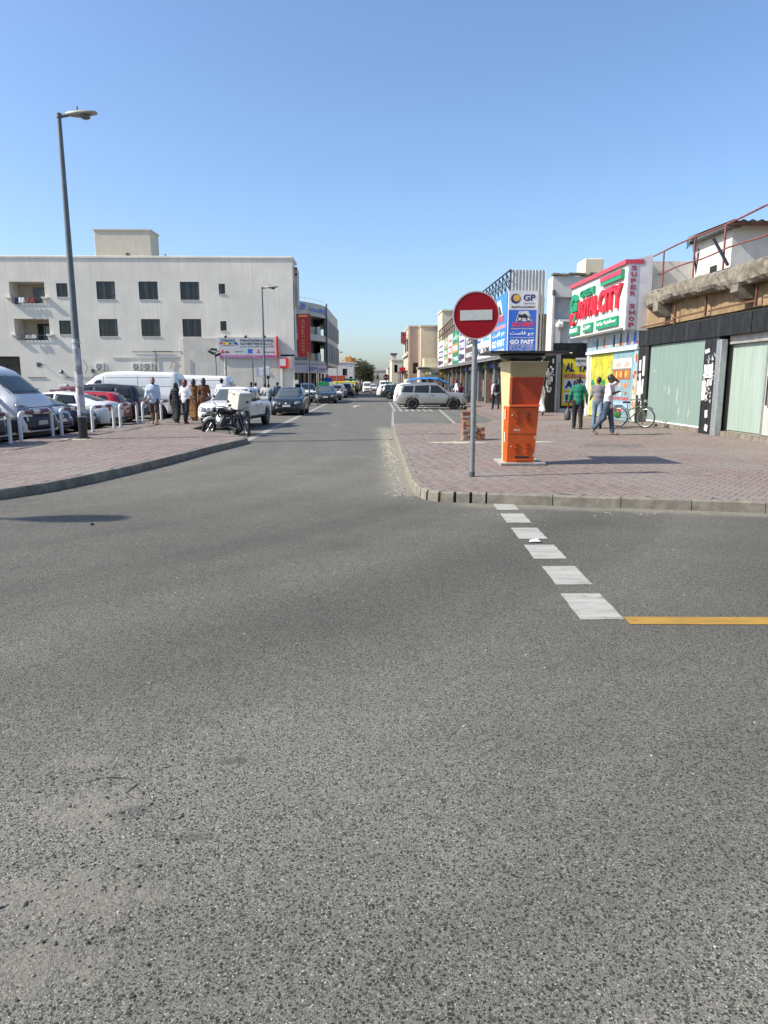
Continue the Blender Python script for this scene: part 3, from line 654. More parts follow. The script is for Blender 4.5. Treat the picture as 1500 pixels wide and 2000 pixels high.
def offs(pts, d):
    P = [Vector(p) for p in pts]; o = []
    for i, q in enumerate(P):
        t = (P[min(i + 1, len(P) - 1)] - P[max(i - 1, 0)]).normalized(); o.append(tuple(q + Vector((-t.y, t.x)) * d))
    return o
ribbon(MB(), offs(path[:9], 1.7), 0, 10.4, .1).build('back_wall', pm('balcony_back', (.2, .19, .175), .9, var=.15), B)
for z in (9.25, 6.5, 3.75):
    q = path[:10] + [(-16, 107), (-16, 80)]; mb = MB(); mb.add([(x, y, z) for x, y in q], [tuple(range(len(q)))]); mb.build('floor_slab', GREYB, B)
TEAL = glass('teal_glass', (.05, .11, .10), .08)
for z in (7.15, 4.15): ribbon(MB(), offs(path[1:6], .12), z, z + .85, .02).build('balustrade', TEAL, B)
for z0, z1 in ((7.15, 9.2), (4.15, 6.45)):
    x, y = -5.95, 85.7; MB().box((x, y, (z0 + z0 + .95) / 2), (.3, .3, .95)).build('post', WHITEP, B)
    MB().box((-5.15, 88.5, (z0 + z1) / 2), (.3, .5, z1 - z0)).build('column', GREYB, B)
    MB().box((-7.6, 85, (z0 + z1) / 2 - .4), (.6, .5, .5)).build('balcony_unit', ACWHITE, B)
# street side: wall with tall windows
sp = path[6:10]; ribbon(MB(), offs(sp, .25), 4.15, 9.2, .1).build('window_wall', SHOPGLASS, B)
for z0, z1 in ((4.15, 6.45), (7.15, 9.2)):
    for i in range(9):
        f = i / 8; y = 88.9 + f * 17.6; x = -5.17 + f * .48; MB().box((x + .03, y, (z0 + z1) / 2), (.35, .7 if i % 2 else .35, z1 - z0)).build('pier', GREYB, B)
mb = MB(); ribbon(mb, offs(path[1:8], .1), 10.6, 10.64, .04); ribbon(mb, offs(path[1:8], .1), 11.05, 11.09, .04)
for x, y in offs(path[1:8], .12): mb.bar((x, y, 10.55), (x, y, 11.08), .04, .04)
mb.build('roof_rail', WHITEP, B)
mb = MB(); q = path[:10] + [(-16, 107), (-16, 80)]; mb.add([(x, y, 10.5) for x, y in q], [tuple(range(len(q)))]); mb.build('roof', GREYB, B)
mb = MB(); mb.tube([(-5.15, 88.05, 10.9), (-5.15, 88.05, 3.2)], .09, 8); mb.build('drain_pipe', DGREY, B)
sp = offs(path[1:7], -.12); ribbon(MB(), sp, 2.75, 3.68, .1).build('fascia', pm('fascia_white', (.55, .53, .58), .5, var=.05), B)
ribbon(MB(), offs(path[1:7], -.14), 3.68, 3.76, .12).build('trim', PURP, B)
ribbon(MB(), offs(path[1:10], 1.4), 0, 2.8, .1).build('shop_wall', SHOPGLASS, B)
for i, (x, y) in enumerate(offs(path[2:9], .9)): MB().box((x, y, 1.4), (.28, .28, 2.75)).build('column', DGREY if i % 2 else GREYB, B)
def chord(a, b, z): a = Vector((*a, z)); b = Vector((*b, z)); return Wall(a, b - a), (b - a).length
W, L = chord((-7.95, 81.9), (-7.1, 83.1), 9.2); sgn('29', .1, .5, 1.0, 1.2, BLUES, .2, W, B, .03)
for a, b, ch in (((-6.95, 83.4), (-6.3, 84.6), '\ufe90\ufef4'), ((-6.3, 84.6), (-5.65, 86.3), '\ufe92\ufed7'), ((-5.65, 86.3), (-5.25, 88.0), '\ufeee\ufe91')):
    W, L = chord(a, b, 9.2); sgn(ch, .05, .35, L - .02, 1.0, BLUES, .12, W, B, .02)
for a, b, ch in (((-7.3, 82.6), (-6.2, 84.6), '\ufead\ufeee\ufee3'), ((-6.1, 84.8), (-5.25, 87.6), '\ufed1\ufeb0\ufea8\ufed4\ufee7')):
    W, L = chord(a, b, 2.75); sgn(ch, .1, .2, L - .1, .75, PURP, .24, W, B, .03)
mb = MB(); mb.lathe([(0, .12), (.42, .1), (.5, 0)], (-8.95, 80.9, 9.85), 16, 'y'); mb.build('round_emblem', DGREY, B)
V = base('signboard', 'tall red vertical sign lettered SUPERMARKET beside the rounded building', 'sign', (-7.4, 79.5, 4.5))
W = Wall((-7.78, 79.4, 4.45), (1, 0, 0)); REDV = flat('faded_red', (.24, .008, .012), .5); SGOLD = flat('sign_dull_gold', (.42, .2, .06), .5)
mb = MB(); W.rect(mb, 0, 0, 1.25, 4.55, -.14, 0); mb.build('panel', REDV, V)
for i, ch in enumerate('SUPERMARKET'): sgn(ch, .43, 3.68 - i * .335, .78, 3.9 - i * .335, SGOLD, .002, W, V)
mb = MB(); W.rect(mb, .12, 4.2, 1.1, 4.42, .002, .012); mb.build('emblem', SGOLD, V); mb = MB(); W.rect(mb, 1.252, 0, 1.36, 4.55, -.14, .01); mb.build('edge', REDV, V)
mb = MB(); mb.bar((-7.8, 79.5, 5), (-8.6, 79.5, 5), .08, .08); mb.build('bracket', DGREY, V); mb = MB(); mb.bar((-7.8, 79.5, 8.5), (-8.6, 79.5, 8.5), .08, .08); mb.build('bracket', DGREY, V)
t = tag(MB().box((-8.6, 79.9, 1.7), (1.5, .15, .5), bev=.02).build('signboard', PALE), 'small pale shop sign hung low below the red vertical sign', 'sign')
t = tag(MB().box((-5.0, 87.0, 2.0), (.9, .12, .5), bev=.02).build('signboard', BLUES), 'small dark blue sign at the ground floor of the rounded building', 'sign')
# ------------------------------------------------------------------ buildings on the right
def face(x, y1, z=0):   # wall facing the street (-x): u runs towards the camera (-y)
    return Wall((x, y1, z), (0, -1, 0))
BLKST = pm('black_stone', (.016, .017, .018), .5, var=.5, vs=5, streak=.45, dirt=(.085, .085, .08), bump=.1, spec=.3)
CONCR = pm('rough_concrete', (.215, .19, .148), .95, var=.4, vs=4, streak=.5, dirt=(.12, .1, .075), bump=.9, bs=16)
TANC = pm('stained_tan_concrete', (.29, .205, .115), .95, var=.35, vs=2.2, streak=.75, dirt=(.17, .11, .06), bump=.5, bs=22)
WHT = pm('white_render', (.62, .60, .55), .9, var=.1, vs=1.2, streak=.3, dirt=(.36, .34, .3), bump=.25, bs=20)
def painted_glass(name, a, b, sc=1.):
    k = NT(name); p = k.pos(); n = k.noise(k.scl(p, (7, 7, .28)), sc, 6, .6); n2 = k.noise(p, 2.2, 6, .7)
    c = k.mix(k.step(n, .3, .72), c4(a), c4(b)); c = k.mix(k.math('MULTIPLY', k.step(n2, .56, .75), .45), c, c4([q * 1.25 for q in b]))
    c = k.mix(k.step(k.noise(p, 1.1, 5, .7), .66, .8), c, c4((.16, .22, .2)))
    k.set(Base_Color=c, Roughness=.33, Specular_IOR_Level=.4); return k.m
MINT = painted_glass('mint_painted_glass', (.185, .258, .225), (.232, .315, .277)); MINT2 = painted_glass('pale_mint_painted_glass', (.27, .345, .29), (.36, .43, .375), 1.4)
WHGL = painted_glass('whitewashed_glass', (.36, .37, .33), (.55, .55, .51), 3.)
PAPER = [pm('poster_paper', (.56, .55, .54), .8, var=.2, vs=25), pm('poster_paper_grey', (.3, .3, .31), .8, var=.3, vs=25), pm('poster_paper_cream', (.62, .6, .5), .8, var=.08)]
D = base('vacant_shop', 'derelict single-storey shop with rough concrete canopy, black fascia and painted glass', 'building', (12, 23, 0))
W = face(10.75, 28.6)
mb = MB(); mb.box((12.9, 22.0, 4.4), (4.1, 13.2, 1.1)); mb.build('upper_wall', TANC, D)
mb = MB(); mb.box((13.0, 22.0, 1.95), (4.0, 13.2, 3.8)); mb.build('wall', pm('plain_plaster', (.4, .37, .3), .9), D)
for i in range(12):
    y1 = 28.55 - i * 1.05
    mb = MB(); Wf = face(10.62, y1, 3.15); Wf.rect(mb,   .006, random.uniform(-.006, .006), 1.044, .58 + random.uniform(-.012, .012), -.25, random.uniform(-.004, .008)); mb.build('fascia_panel', BLKST, D)
def pil(y1, y0, name='pillar', x=10.66):
    o = MB(); Wp = face(x, y1, .155)
    h = 3.0 / 3
    for i in range(3): Wp.rect(o, 0, i * h + .003, y1 - y0, (i + 1) * h - .003, -.4, random.uniform(-.002, .004))
    return o.build(name, BLKST, D), Wp
p1_, Wp1 = pil(28.55, 27.55); p2_, Wp2 = pil(22.95, 22.02)
def posters(Wp, parent, wd, spec, d=.012):
    for (a, b, w_, h_, c, tilt) in spec:
        mb = MB(); P = [(a, b), (a + w_, b + tilt), (a + w_ - tilt, b + h_ + tilt), (a - tilt, b + h_)]
        Wp.poly(mb, P, d - .004, d + .003 + random.uniform(0, .006)); mb.build('poster', PAPER[c], parent)
posters(Wp1, p1_, 1, [(.12, 2.05, .22, .42, 0, .01), (.5, 1.85, .22, .75, 0, .02), (.2, 1.6, .18, .36, 0, .02), (.02, 1.12, .2, .55, 0, -.01), (.25, .98, .22, .7, 0, .01), (.52, 1.45, .16, .3, 0, -.02), (.5, 1.15, .18, .3, 2, .04), (.55, .55, .12, .25, 0, .07), (.24, .85, .07, .1, 0, 0), (.1, 1.82, .08, .1, 1, .02)])
sp_ = [(.1, 2.5, .3, .12, 0, .05), (.1, 1.75, .6, .42, 0, .01), (.06, 1.05, .24, .62, 0, .01), (.4, 1.5, .3, .2, 0, .03), (.4, .5, .18, .24, 0, .03), (.42, .12, .2, .2, 0, -.04)]
for i in range(60): sp_.append((random.uniform(.05, .74), random.uniform(.9, 2.5), random.uniform(.03, .1), random.uniform(.03, .09), random.choice((0, 1, 1, 2)), random.uniform(-.03, .03)))
posters(Wp2, p2_, 1, sp_)
mb = MB(); Wg = face(10.72, 27.5, 0); Wg.rect(mb, 0, .36, 4.5, 3.13, -.1, 0); gp_ = mb.build('glass_pane', MINT, D)
for i, (a, b, w_, h_) in enumerate(((1.9, 1.5, .18, .5), (2.6, 1.3, .28, .75), (2.8, .8, .2, .4), (1.55, 1.55, .14, .22), (.5, 2.2, .3, .12), (3.6, .7, .16, .5))): rr_ = random.Random(i); mb = MB(); Wg.poly(mb, [(a + w_ * rr_.uniform(.5, 1.1) * math.cos(q * .7) * .5, b + h_ * rr_.uniform(.4, 1.1) * math.sin(q * .7) * .5) for q in range(9)], .001, .003); mb.build('smear', MINT2, gp_)
mb = MB(); Wg.rect(mb, .0, .31, 4.5, .357, -.1, .03); mb.build('sill', WHITEP, D); mb = MB(); Wg.rect(mb, -.1, .14, 4.55, .305, -.1, .015); mb.build('plinth', CONCR, D)
for i in range(7):
    mb = MB(); mb.box((10.62 + random.uniform(-.06, .03), 27.6 - i * .2, .19 + random.uniform(-.02, .02)), (.16, .15, .12), rz=random.uniform(-.4, .4), bev=.02); mb.build('loose_stone', CONCR, D)
MB().box((10.68, 21.86, 1.6), (.2, .3, 2.9), bev=.01).build('door_frame', STEEL, D)
MB().box((10.95, 19.2, 3.02), (.24, 5.0, .24)).build('transom', pm('brushed_steel', (.45, .43, .40), .4, .4, var=.2), D)
MB().box((10.98, 20.75, 1.62), (.04, 1.9, 2.55)).build('glass_pane', MINT2, D)
mb = MB(); mb.box((10.98, 18.45, 1.6), (.04, 2.6, 2.55)); dr = mb.build('door', WHGL, D)
MB().box((10.97, 19.77, 1.62), (.09, .05, 2.6)).build('door_edge', STEEL, D)
mb = MB(); mb.tube([(10.9, 19.55, 1.15), (10.9, 19.55, 1.95)], .025, 8); mb.build('handle', BLACK, dr); mb = MB(); mb.tube([(10.9, 19.38, 1.1), (10.9, 19.38, 1.85)], .022, 8); mb.build('handle', STEEL, dr)
MB().box((10.95, 19.2, .22), (.35, 5.2, .16)).build('plinth', CONCR, D)
# canopy slab with a rough, broken lip
mb = MB(); n = 90; V = []; prof = [(2.2, 5.12), (.3, 5.13), (.08, 5.12), (.01, 5.06), (0, 4.95), (.01, 4.78), (.05, 4.66), (.14, 4.58), (.3, 4.56), (.6, 4.6)]; n = 120
from mathutils import noise as mn
rs = random.Random(3)
for i in range(n + 1):
    y = 28.4 - i * 12.6 / n; xo = 10.3 + .4 * max(0, (y - 26.6) / 1.8) ** 2 + .02 * math.sin(y * 2); sag = .03 * math.sin(y * 1.1) - .012 * (28 - y)
    for j, (dx, z) in enumerate(prof): f1 = mn.noise((y * .9, j * .35, 0)); f2 = mn.noise((y * 4.1, j * 1.3, 5)); f3 = mn.noise((y * 11, j * 3.1, 9)); V.append((xo + dx + (.05 * f1 + .035 * f2 + .02 * f3) * (j > 0), y, z + sag + (.05 * f1 + .04 * f2 + .02 * f3) * (1 if j else 0)))
m_ = len(prof); F = [(i * m_ + j, (i + 1) * m_ + j, (i + 1) * m_ + j + 1, i * m_ + j + 1) for i in range(n) for j in range(m_ - 1)] + [tuple(range(m_ - 1, -1, -1))]
mb.add(V, F); mb.build('canopy', CONCR, D)
for y in (20.75, 26.4):
    mb = MB(); mb.add([(10.34, y - .22, 4.66), (10.9, y - .22, 4.66), (10.9, y - .22, 4.1), (10.6, y - .22, 4.1), (10.34, y - .22, 4.3), (10.34, y + .22, 4.66), (10.9, y + .22, 4.66), (10.9, y + .22, 4.1), (10.6, y + .22, 4.1), (10.34, y + .22, 4.3)],
        [(0, 1, 2, 3, 4), (9, 8, 7, 6, 5), (0, 4, 9, 5), (4, 3, 8, 9), (3, 2, 7, 8)]); mb.build('corbel', CONCR, D)
for y, z0, z1, yl in ((25.4, 3.75, 4.4, 28.4), (23.1, 3.85, 4.45, 25.5), (20.1, 3.85, 4.5, 22.8), (17.4, 3.9, 4.5, 19.6)):
    mb = MB(); mb.bar((10.66, y, z0), (10.66, y, z1), .06, .06); mb.bar((10.66, y, z0 + .15), (10.62, yl, z0 + .12), .05, .05); mb.build('steel_angle', RUST, D)
t = base('roof_railing', 'rusty red pipe railing along the derelict canopy roof', 'railing', (11.3, 23, 5))
REDP = pm('faded_red_pipe', (.24, .075, .065), .7, .1, var=.35, vs=6, streak=.4, dirt=(.06, .035, .03))
MB().tube([(11.3, y, 6.71 + .03 * math.sin(y)) for y in np.linspace(30.0, 15.5, 16)], .032, 8).build('top_rail', REDP, t); MB().tube([(11.3, y, 5.92 + .03 * math.sin(y * 1.7)) for y in np.linspace(30.0, 15.5, 16)], .028, 8).build('mid_rail', REDP, t)
for y in (28.3, 25.65, 23.5, 20.2, 17): MB().tube([(11.3, y, 5.0), (11.3, y + .05, 6.7)], .035, 8).build('post', REDP, t)
for y, z0, z1, y2, nm in ((24.0, 6.35, 5.35, 22.8, 'thick dark steel beam leaning on the canopy roof beside a railing post'), (29.6, 5.85, 5.2, 28.9, 'short dark steel bar leaning beside the projecting shop sign')):
    mb = MB(); mb.bar((11.15, y, z0), (11.1, y2, z1), .075, .06); mb.box((11.1, (y2 + .1), z1 - .15), (.14, 1.3 if y < 25 else .3, .08)); mb.box((11.1, y2 + .5, z1 - .3), (.2, .3, .24)); tag(mb.build('steel_beam', BLACK), nm, 'beam')
t = base('wire_tangle', 'tangle of black cables tied to the roof railing', 'cables', (11.3, 25.7, 6.6)); mb = MB()
for i in range(7):
    a = [random.uniform(-.25, .25) for _ in range(9)]; mb.tube([(11.3 + a[0] * .3, 26.2 + a[1], 6.6), (11.25, 26 + a[2], 6.45 + a[3] * .5), (11.3, 25.8 + a[4], 6.7 + a[5] * .3), (11.35, 25.6 + a[6], 6.3 + a[7]), (11.5, 25.9, 5.5)], .012, 5)
stuff(mb.build('cable', BLACK, t))
# rooftop room
t = base('rooftop_room', 'white rooftop room with corrugated roof behind the rusty railing', 'building', (14, 27, 5))
mb = MB(); Ws = Wall((12.6, 25.7, 4.9), (1, 0, 0)); Ws.rect(mb, 0, 0, 4.4, 2.2, -3, 0); mb.build('wall', WHT, t)
mb = MB(); mb.box((12.58, 26.9, 5.75), (.06, .45, .4)); mb.build('opening', INSIDE, t)
mb = MB(); V = []; n = 64
for i in range(n + 1):
    x = 12.3 + i * 5 / n
    for y, z in ((25.2, 7.18), (28.9, 7.28)): V.append((x, y, z + .035 * math.sin(i * math.pi / 2)))
mb.add(V, [(2 * i, 2 * i + 2, 2 * i + 3, 2 * i + 1) for i in range(n)], 0, True).build('corrugated_roof', STEEL, t)
MB().box((14.6, 25.3, 7.08), (4.8, .1, .1)).build('rafter', RUST, t); MB().box((12.5, 27.0, 7.06), (.5, 3.2, .1)).build('rafter', DGREY, t)
t = tag(MB().box((15.3, 29.95, 5.5), (5.4, 1.8, 1.3), bev=.04).build('roof_wall', WHT), 'low white wall with ragged thatch edge behind the roof railing', 'wall'); mb = MB()
for i in range(26): mb.box((12.6 + i * .2, 29.1 + random.uniform(-.1, .1), 6.18 + random.uniform(-.03, .05)), (.3, .5, .05), ry=random.uniform(-.2, .2))
stuff(mb.build('thatch', pm('dry_thatch', (.42, .33, .2), .9, var=.3), t))

# ---- the shop with the big white sign
S = base('super_shop', 'small grocery shop covered in food posters under the big white sign', 'shop', (12, 32, 0))
MB().box((12.95, 32.1, 2.0), (4.3, 7.0, 4.0)).build('wall', WHT, S)
MB().box((12.4, 32.4, 5.2), (3.0, 7.4, 2.4)).build('upper_wall', WHT, S)
SKYB = pm('poster_sky_blue', (.30, .44, .53), .35, var=.2, vs=2.5); PALEB = pm('poster_pale_blue', (.38, .47, .52), .35, var=.25, vs=2); FOODS = [flat('food_orange', (.62, .2, .05), .4), flat('food_brown', (.3, .13, .05), .4), flat('food_red', (.5, .05, .05), .4), flat('food_pink', (.7, .38, .32), .4), flat('food_gold', (.66, .45, .12), .4), flat('food_dark', (.06, .05, .07), .4), flat('food_white', (.74, .73, .68), .4)]
W = face(10.6, 35.3, 3.2); mb = MB(); W.rect(mb, 0, 0, 6.75, .68, -.2, 0); mb.build('poster_band', PALEB, S)
mb = MB(); W.rect(mb, 0, -.14, 6.75, -.003, -.2, .05); mb.build('trim', pm('pale_green_trim', (.62, .72, .66), .5), S)
def blob(W, parent, a, b, r, ry, mi, d=.002, n=9, seed=0, name='picture'):
    rr = random.Random(seed); mb = MB(); W.poly(mb, [(a + r * rr.uniform(.7, 1.1) * math.cos(2 * math.pi * i / n), b + ry * rr.uniform(.7, 1.1) * math.sin(2 * math.pi * i / n)) for i in range(n)], d, d + .006); mb.build(name, mi, parent)
for i, (a, mi) in enumerate(((.35, PALEB), (.9, SKYB), (1.6, FOODS[5]), (2.6, FOODS[1]), (3.9, NAVY), (4.75, FOODS[5]), (5.55, PURP), (6.35, BLUES))):
    mb = MB(); W.poly(mb, [(a - .12, .08), (a + .13, .08), (a + .12, .42), (a + .05, .6), (a - .04, .6), (a - .12, .4)], .002, .008); mb.build('picture', mi, S)
    if i > 2: blob(W, S, a + .28, .14, .14, .08, FOODS[i % 5], .002, seed=i)
SHUT = pm('yellow_shutter', (.50, .47, .05), .5, var=.35, vs=3.5); 
W = face(10.72, 35.3, .155)
mb = MB(); W.rect(mb, 0, 0, .35, 2.9, -.05, .1); W.rect(mb, .3, 0, .42, 2.9, -.05, .14); mb.build('door_frame', WHITEP, S)
posters(W, S, 1, [(.06, 2.1, .2, .3, 1, 0), (.06, 1.6, .2, .35, 1, 0), (.08, 1.1, .18, .3, 2, .02), (.08, .35, .14, .6, 1, .02)], .112)
for i in range(2):
    mb = MB(); W.rect(mb, .62 + i * 1.55, .05, 2.14 + i * 1.55, 2.88, -.05, .02); pn = mb.build('shutter', SHUT, S)
    for j in range(5): blob(W, pn, .9 + i * 1.55 + (j % 2) * .7, .6 + j * .48, .3, .2, [flat('poster_lime', (.45, .58, .08), .5), YELS, GREENS][j % 3], .022, seed=j + i * 7)
mb = MB(); W.rect(mb, .42, .05, .6, 2.88, -.05, .035); mb.build('door_frame', pm('cream_post', (.66, .58, .4), .6), S)
mb = MB(); W.rect(mb, 2.2, 1.15, 3.7, 1.36, .03, .05); mb.build('lock_bar', WHITEP, S)
W2 = face(10.66, 31.6, .155); mb = MB(); W2.rect(mb, 0, .02, 2.75, 2.98, -.05, 0); mb.build('poster_panel', pm('poster_teal', (.22, .36, .40), .35, var=.2, vs=1.5), S)
mb = MB(); W2.rect(mb, .12, 2.2, 2.3, 2.6, .002, .006); mb.build('picture', FOODS[6], S); mb = MB(); W2.rect(mb, .05, 1.72, 2.25, 2.16, .002, .006); mb.build('picture', FOODS[1], S)
for i in range(2): mb = MB(); W2.poly(mb, [(.35 + i * 1.05, 2.25), (.9 + i * 1.05, 2.22), (1.15 + i * 1.05, 2.36), (.8 + i * 1.05, 2.5), (.5 + i * 1.05, 2.42)], .008, .013); mb.build('picture', [FOODS[3], FOODS[5]][0], S)
for i in range(7): blob(W2, S, .32 + i * .28, 1.94, .12, .17, FOODS[(0, 4, 0, 4, 2, 4, 0)[i]], .008, seed=i)
for i in range(3): blob(W2, S, .35 + i * .7, 1.48, .18, .15, FOODS[(2, 3, 0)[i]], .002, seed=i + 20); blob(W2, S, .5 + i * .65, 1.15, .16, .1, FOODS[(5, 6, 1)[i]], .002, seed=i + 30)
sgn('SUPER SHOP', .25, .86, 2.2, 1.0, REDS, .002, W2, S, .02)
mb = MB(); W2.rect(mb, .1, .42, 2.3, .8, .002, .006); mb.build('picture', SKYB, S); mb = MB(); W2.poly(mb, [(.25, .2), (1.3, .2), (1.5, .5), (.2, .5)], .008, .014); mb.build('picture', REDS, S); blob(W2, S, .8, .36, .25, .1, BLACK, .016, seed=4)
W3 = face(10.63, 28.98, .155); mb = MB(); W3.rect(mb, 0, .02, .42, 2.98, -.05, .0); mb.build('poster_strip', pm('poster_cream', (.5, .48, .38), .4, var=.15, vs=1.5), S); mb = MB(); W3.rect(mb, 0, 2.0, .42, 2.97, .002, .006); mb.build('picture', SKYB, S)
for i, z in enumerate((2.5, 1.85, 1.25, .62)):
    for j in range(4): blob(W3, S, .15 + .13 * (j % 2), z + .14 * (j // 2), .11, .1, FOODS[(i + j * 2) % 5 if j else 6 - i], .008 + j * .001, seed=i * 5 + j)
G = base('signboard', 'big white projecting sign with red and green raised letters and red top edge', 'sign', (10.4, 32.3, 3.9))
W = face(10.0, 36.15, 3.9); GW = 7.65
mb = MB(); W.rect(mb, 0, 0, GW, 2.42, -.95, 0); mb.build('panel', WHITES, G)
mb = MB(); W.rect(mb, -.1, 2.37, GW + .03, 2.53, -.6, .12); mb.build('top_edge', pm('sign_faded_red', (.58, .06, .09), .4), G)
LR = flat('letter_red', (.62, .012, .03), .3); LG = flat('letter_green', (.012, .27, .12), .35)
def let(body, a0, b0, a1, b1, m, d=.0, dd=.16, bold=.02): mb = MB(); letters(mb, W, body, a0, b0, a1, b1, d, d + dd, 0, bold); return mb.build('lettering', m, G)
let('ROYAL', 1.55, .78, 4.35, 1.62, LR, 0, .13, .045); let('CITY', 4.5, .78, 7.3, 1.72, LR, 0, .13, .045)
let('GREEN', 1.75, 1.72, 3.75, 2.05, LG, 0, .14, .035)
mb = MB(); W.rect(mb, 4.75, 1.88, 7.35, 2.22, 0.001, .14); mb.build('flag', LG, G); mb = MB(); W.rect(mb, 4.75, 2.04, 7.35, 2.22, .141, .16); mb.build('flag', pm('flag_red', (.55, .05, .09), .4), G)
for a0, a1, tx in ((.05, 1.7, 'GREEN ROYAL CITY'), (2.35, 3.7, '\ufee6\ufbfe\ufead\ufe9f'), (4.3, 7.0, '\ufe94\ufef4\ufee7\ufe8e\ufef4\ufe91 \ufefb\ufeee\ufee7\ufeae\ufedb\ufe8e\ufee3\ufeb3')):
    mb = MB(); W.rect(mb, a0, .12, a1, .5, 0.001, .1); mb.build('name_plate', LG, G); let(tx, a0 + .15, .22, a1 - .15, .42, WHITES, .101, .02, .03)
mb = MB()
def arc(mb, cx, cy, r0, r1, a0, a1, d0, d1, n=18, sy=1.):
    P = [(cx + r1 * math.cos(R(a0 + (a1 - a0) * i / n)), cy + sy * r1 * math.sin(R(a0 + (a1 - a0) * i / n))) for i in range(n + 1)]; Q = [(cx + r0 * math.cos(R(a0 + (a1 - a0) * i / n)), cy + sy * r0 * math.sin(R(a0 + (a1 - a0) * i / n))) for i in range(n + 1)]
    for i in range(n): W.poly(mb, [Q[i], P[i], P[i + 1], Q[i + 1]], d0, d1)
arc(mb, .78, 1.5, .3, .62, 20, 180, .001, .14, sy=.85); W.rect(mb, .16, 1.2, 1.4, 1.48, .001, .14); W.rect(mb, .75, 1.48, 1.4, 1.62, .001, .14); mb.build('emblem', LG, G)
mb = MB(); W.rect(mb, .16, .92, 1.35, 1.14, .001, .14); arc(mb, .62, .92, .0, .46, 180, 300, .001, .14, sy=.8); mb.build('emblem', LR, G)
mb = MB(); arc(mb, .95, .98, .12, .3, 240, 380, .141, .17); mb.build('emblem', LG, G)
Wn = Wall((10.0, 28.49, 3.8), (1, 0, 0)); mb = MB(); Wn.poly(mb, [(0, 0), (.98, -.05), (.95, 2.82), (.5, 2.7), (.02, 2.6)], -.1, 0); mb.build('end_panel', pm('sign_lilac_grey', (.66, .65, .67), .5), G)
mb = MB(); Wn.rect(mb, .05, .02, .42, 2.5, .002, .01); mb.build('strip', pm('strip_blue_grey', (.46, .5, .56), .5), G)
for i, ch in enumerate('SUPER SHOP'):
    if ch != ' ': sgn(ch, .13, 2.23 - i * .237, .34, 2.4 - i * .237, flat('letter_maroon', (.42, .03, .07), .4), .011, Wn, G, .03)
mb = MB(); mb.lathe([(0, -.12), (.05, -.1), (.06, 0)], (10.08, 28.7, 3.88), 10); mb.build('lamp', pm('lamp_glass', (.8, .78, .7), .2), G)

# ---- white building behind, with its black stone pillars
Wb = base('white_building', 'white two-storey building with broken parapet between blue sign and grocery', 'building', (11.5, 42, 0))
W = Wall((9.85, 39.5, 0), (1, 0, 0)); mb = MB(); W.holes(mb, 0, 3.3, 4.2, 7.35, [(.12, 5.1, 1.12, 6.27, .35)], .35)
mb.quad((9.95, 41, 3.3), (9.85, 39.5, 3.3), (9.85, 39.5, 7.35), (9.95, 41, 7.35)); mb.quad((9.85, 39.5, 3.3), (9.95, 41, 3.3), (14, 41, 3.3), (14, 39.5, 3.3)); mb.quad((9.85, 39.5, 7.34), (14, 39.5, 7.34), (14, 44, 7.34), (10.7, 44, 7.34), (10.7, 41, 7.34), (9.95, 41, 7.34)) if 0 else mb.add([(9.85, 39.5, 7.34), (14, 39.5, 7.34), (14, 44, 7.34), (10.7, 44, 7.34), (10.7, 41, 7.34), (9.95, 41, 7.34)], [(0, 1, 2, 3, 4, 5)]); mb.quad((10.7, 41, 3.3), (9.95, 41, 3.3), (9.95, 41, 7.34), (10.7, 41, 7.34)); mb.quad((10.7, 44, 3.3), (10.7, 41, 3.3), (10.7, 41, 7.34), (10.7, 44, 7.34)); mb.build('wall', WHT, Wb)
mb = MB(); W.rect(mb, .12, 5.1, 1.12, 6.27, -.42, -.355); mb.build('niche', pm('grey_niche', (.5, .5, .5), .9), Wb)
mb = MB(); W.rect(mb, 0.004, 3.3, .11, 6.6, .003, .1); mb.build('pier', WHT, Wb); mb = MB(); W.rect(mb, .12, 3.3, .5, 4.75, .003, .08); mb.build('pier', WHT, Wb)
mb = MB(); mb.box((10.3, 39.35, 4.78), (.5, .34, .42), bev=.14); mb.build('duct', WHT, Wb); mb = MB(); W.rect(mb, .4, 4.97, 1.15, 5.09, .003, .2); mb.build('ledge', WHITEP, Wb)
mb = MB(); mb.tube([(9.9, 39.42, 6.35), (9.9, 39.42, 6.62)], .09, 8); mb.build('vent', DGREY, Wb)
for i in range(15): MB().box((9.98 + i * .28, 39.55 + random.uniform(-.05, .1), 7.40 + random.uniform(-.02, .07)), (.34, .5, .1), ry=random.uniform(-.1, .1), rz=random.uniform(-.1, .1)).build('coping_stone', CONCR, Wb)
MB().box((12.1, 40.5, 7.85), (1.0, 1.6, .9), bev=.04).build('roof_block', CREAM, Wb)
mb = MB(); mb.box((11.8, 42.0, 1.7), (4.3, 4.6, 3.2)); mb.build('ground_floor', pm('grey_plaster', (.36, .35, .33), .9), Wb)
mb = MB(); mb.box((11.3, 39.55, 3.5), (2.6, .4, .7)); mb.build('lintel', BLKST, Wb)
for i, (x, wd, y) in enumerate(((8.86, .56, 38.4), (9.62, .58, 38.4))):
    o = MB(); Wp = Wall((x - wd / 2, y, .155), (1, 0, 0)); Wp.rect(o, 0, 0, wd, 3.15, -.6, 0); ob = o.build('pillar', BLKST, Wb)
    s_ = [(random.uniform(.02, wd - .16), random.uniform(.9, 2.6), random.uniform(.05, .16), random.uniform(.06, .28), random.choice((0, 1, 1, 2)), random.uniform(-.03, .03)) for _ in range(40 if i == 0 else 28)]
    posters(Wp, ob, wd, s_)
MB().tube([(10.05, 38.8, .155), (10.05, 38.8, 3.4)], .06, 10).build('pole', WHITEP, Wb)
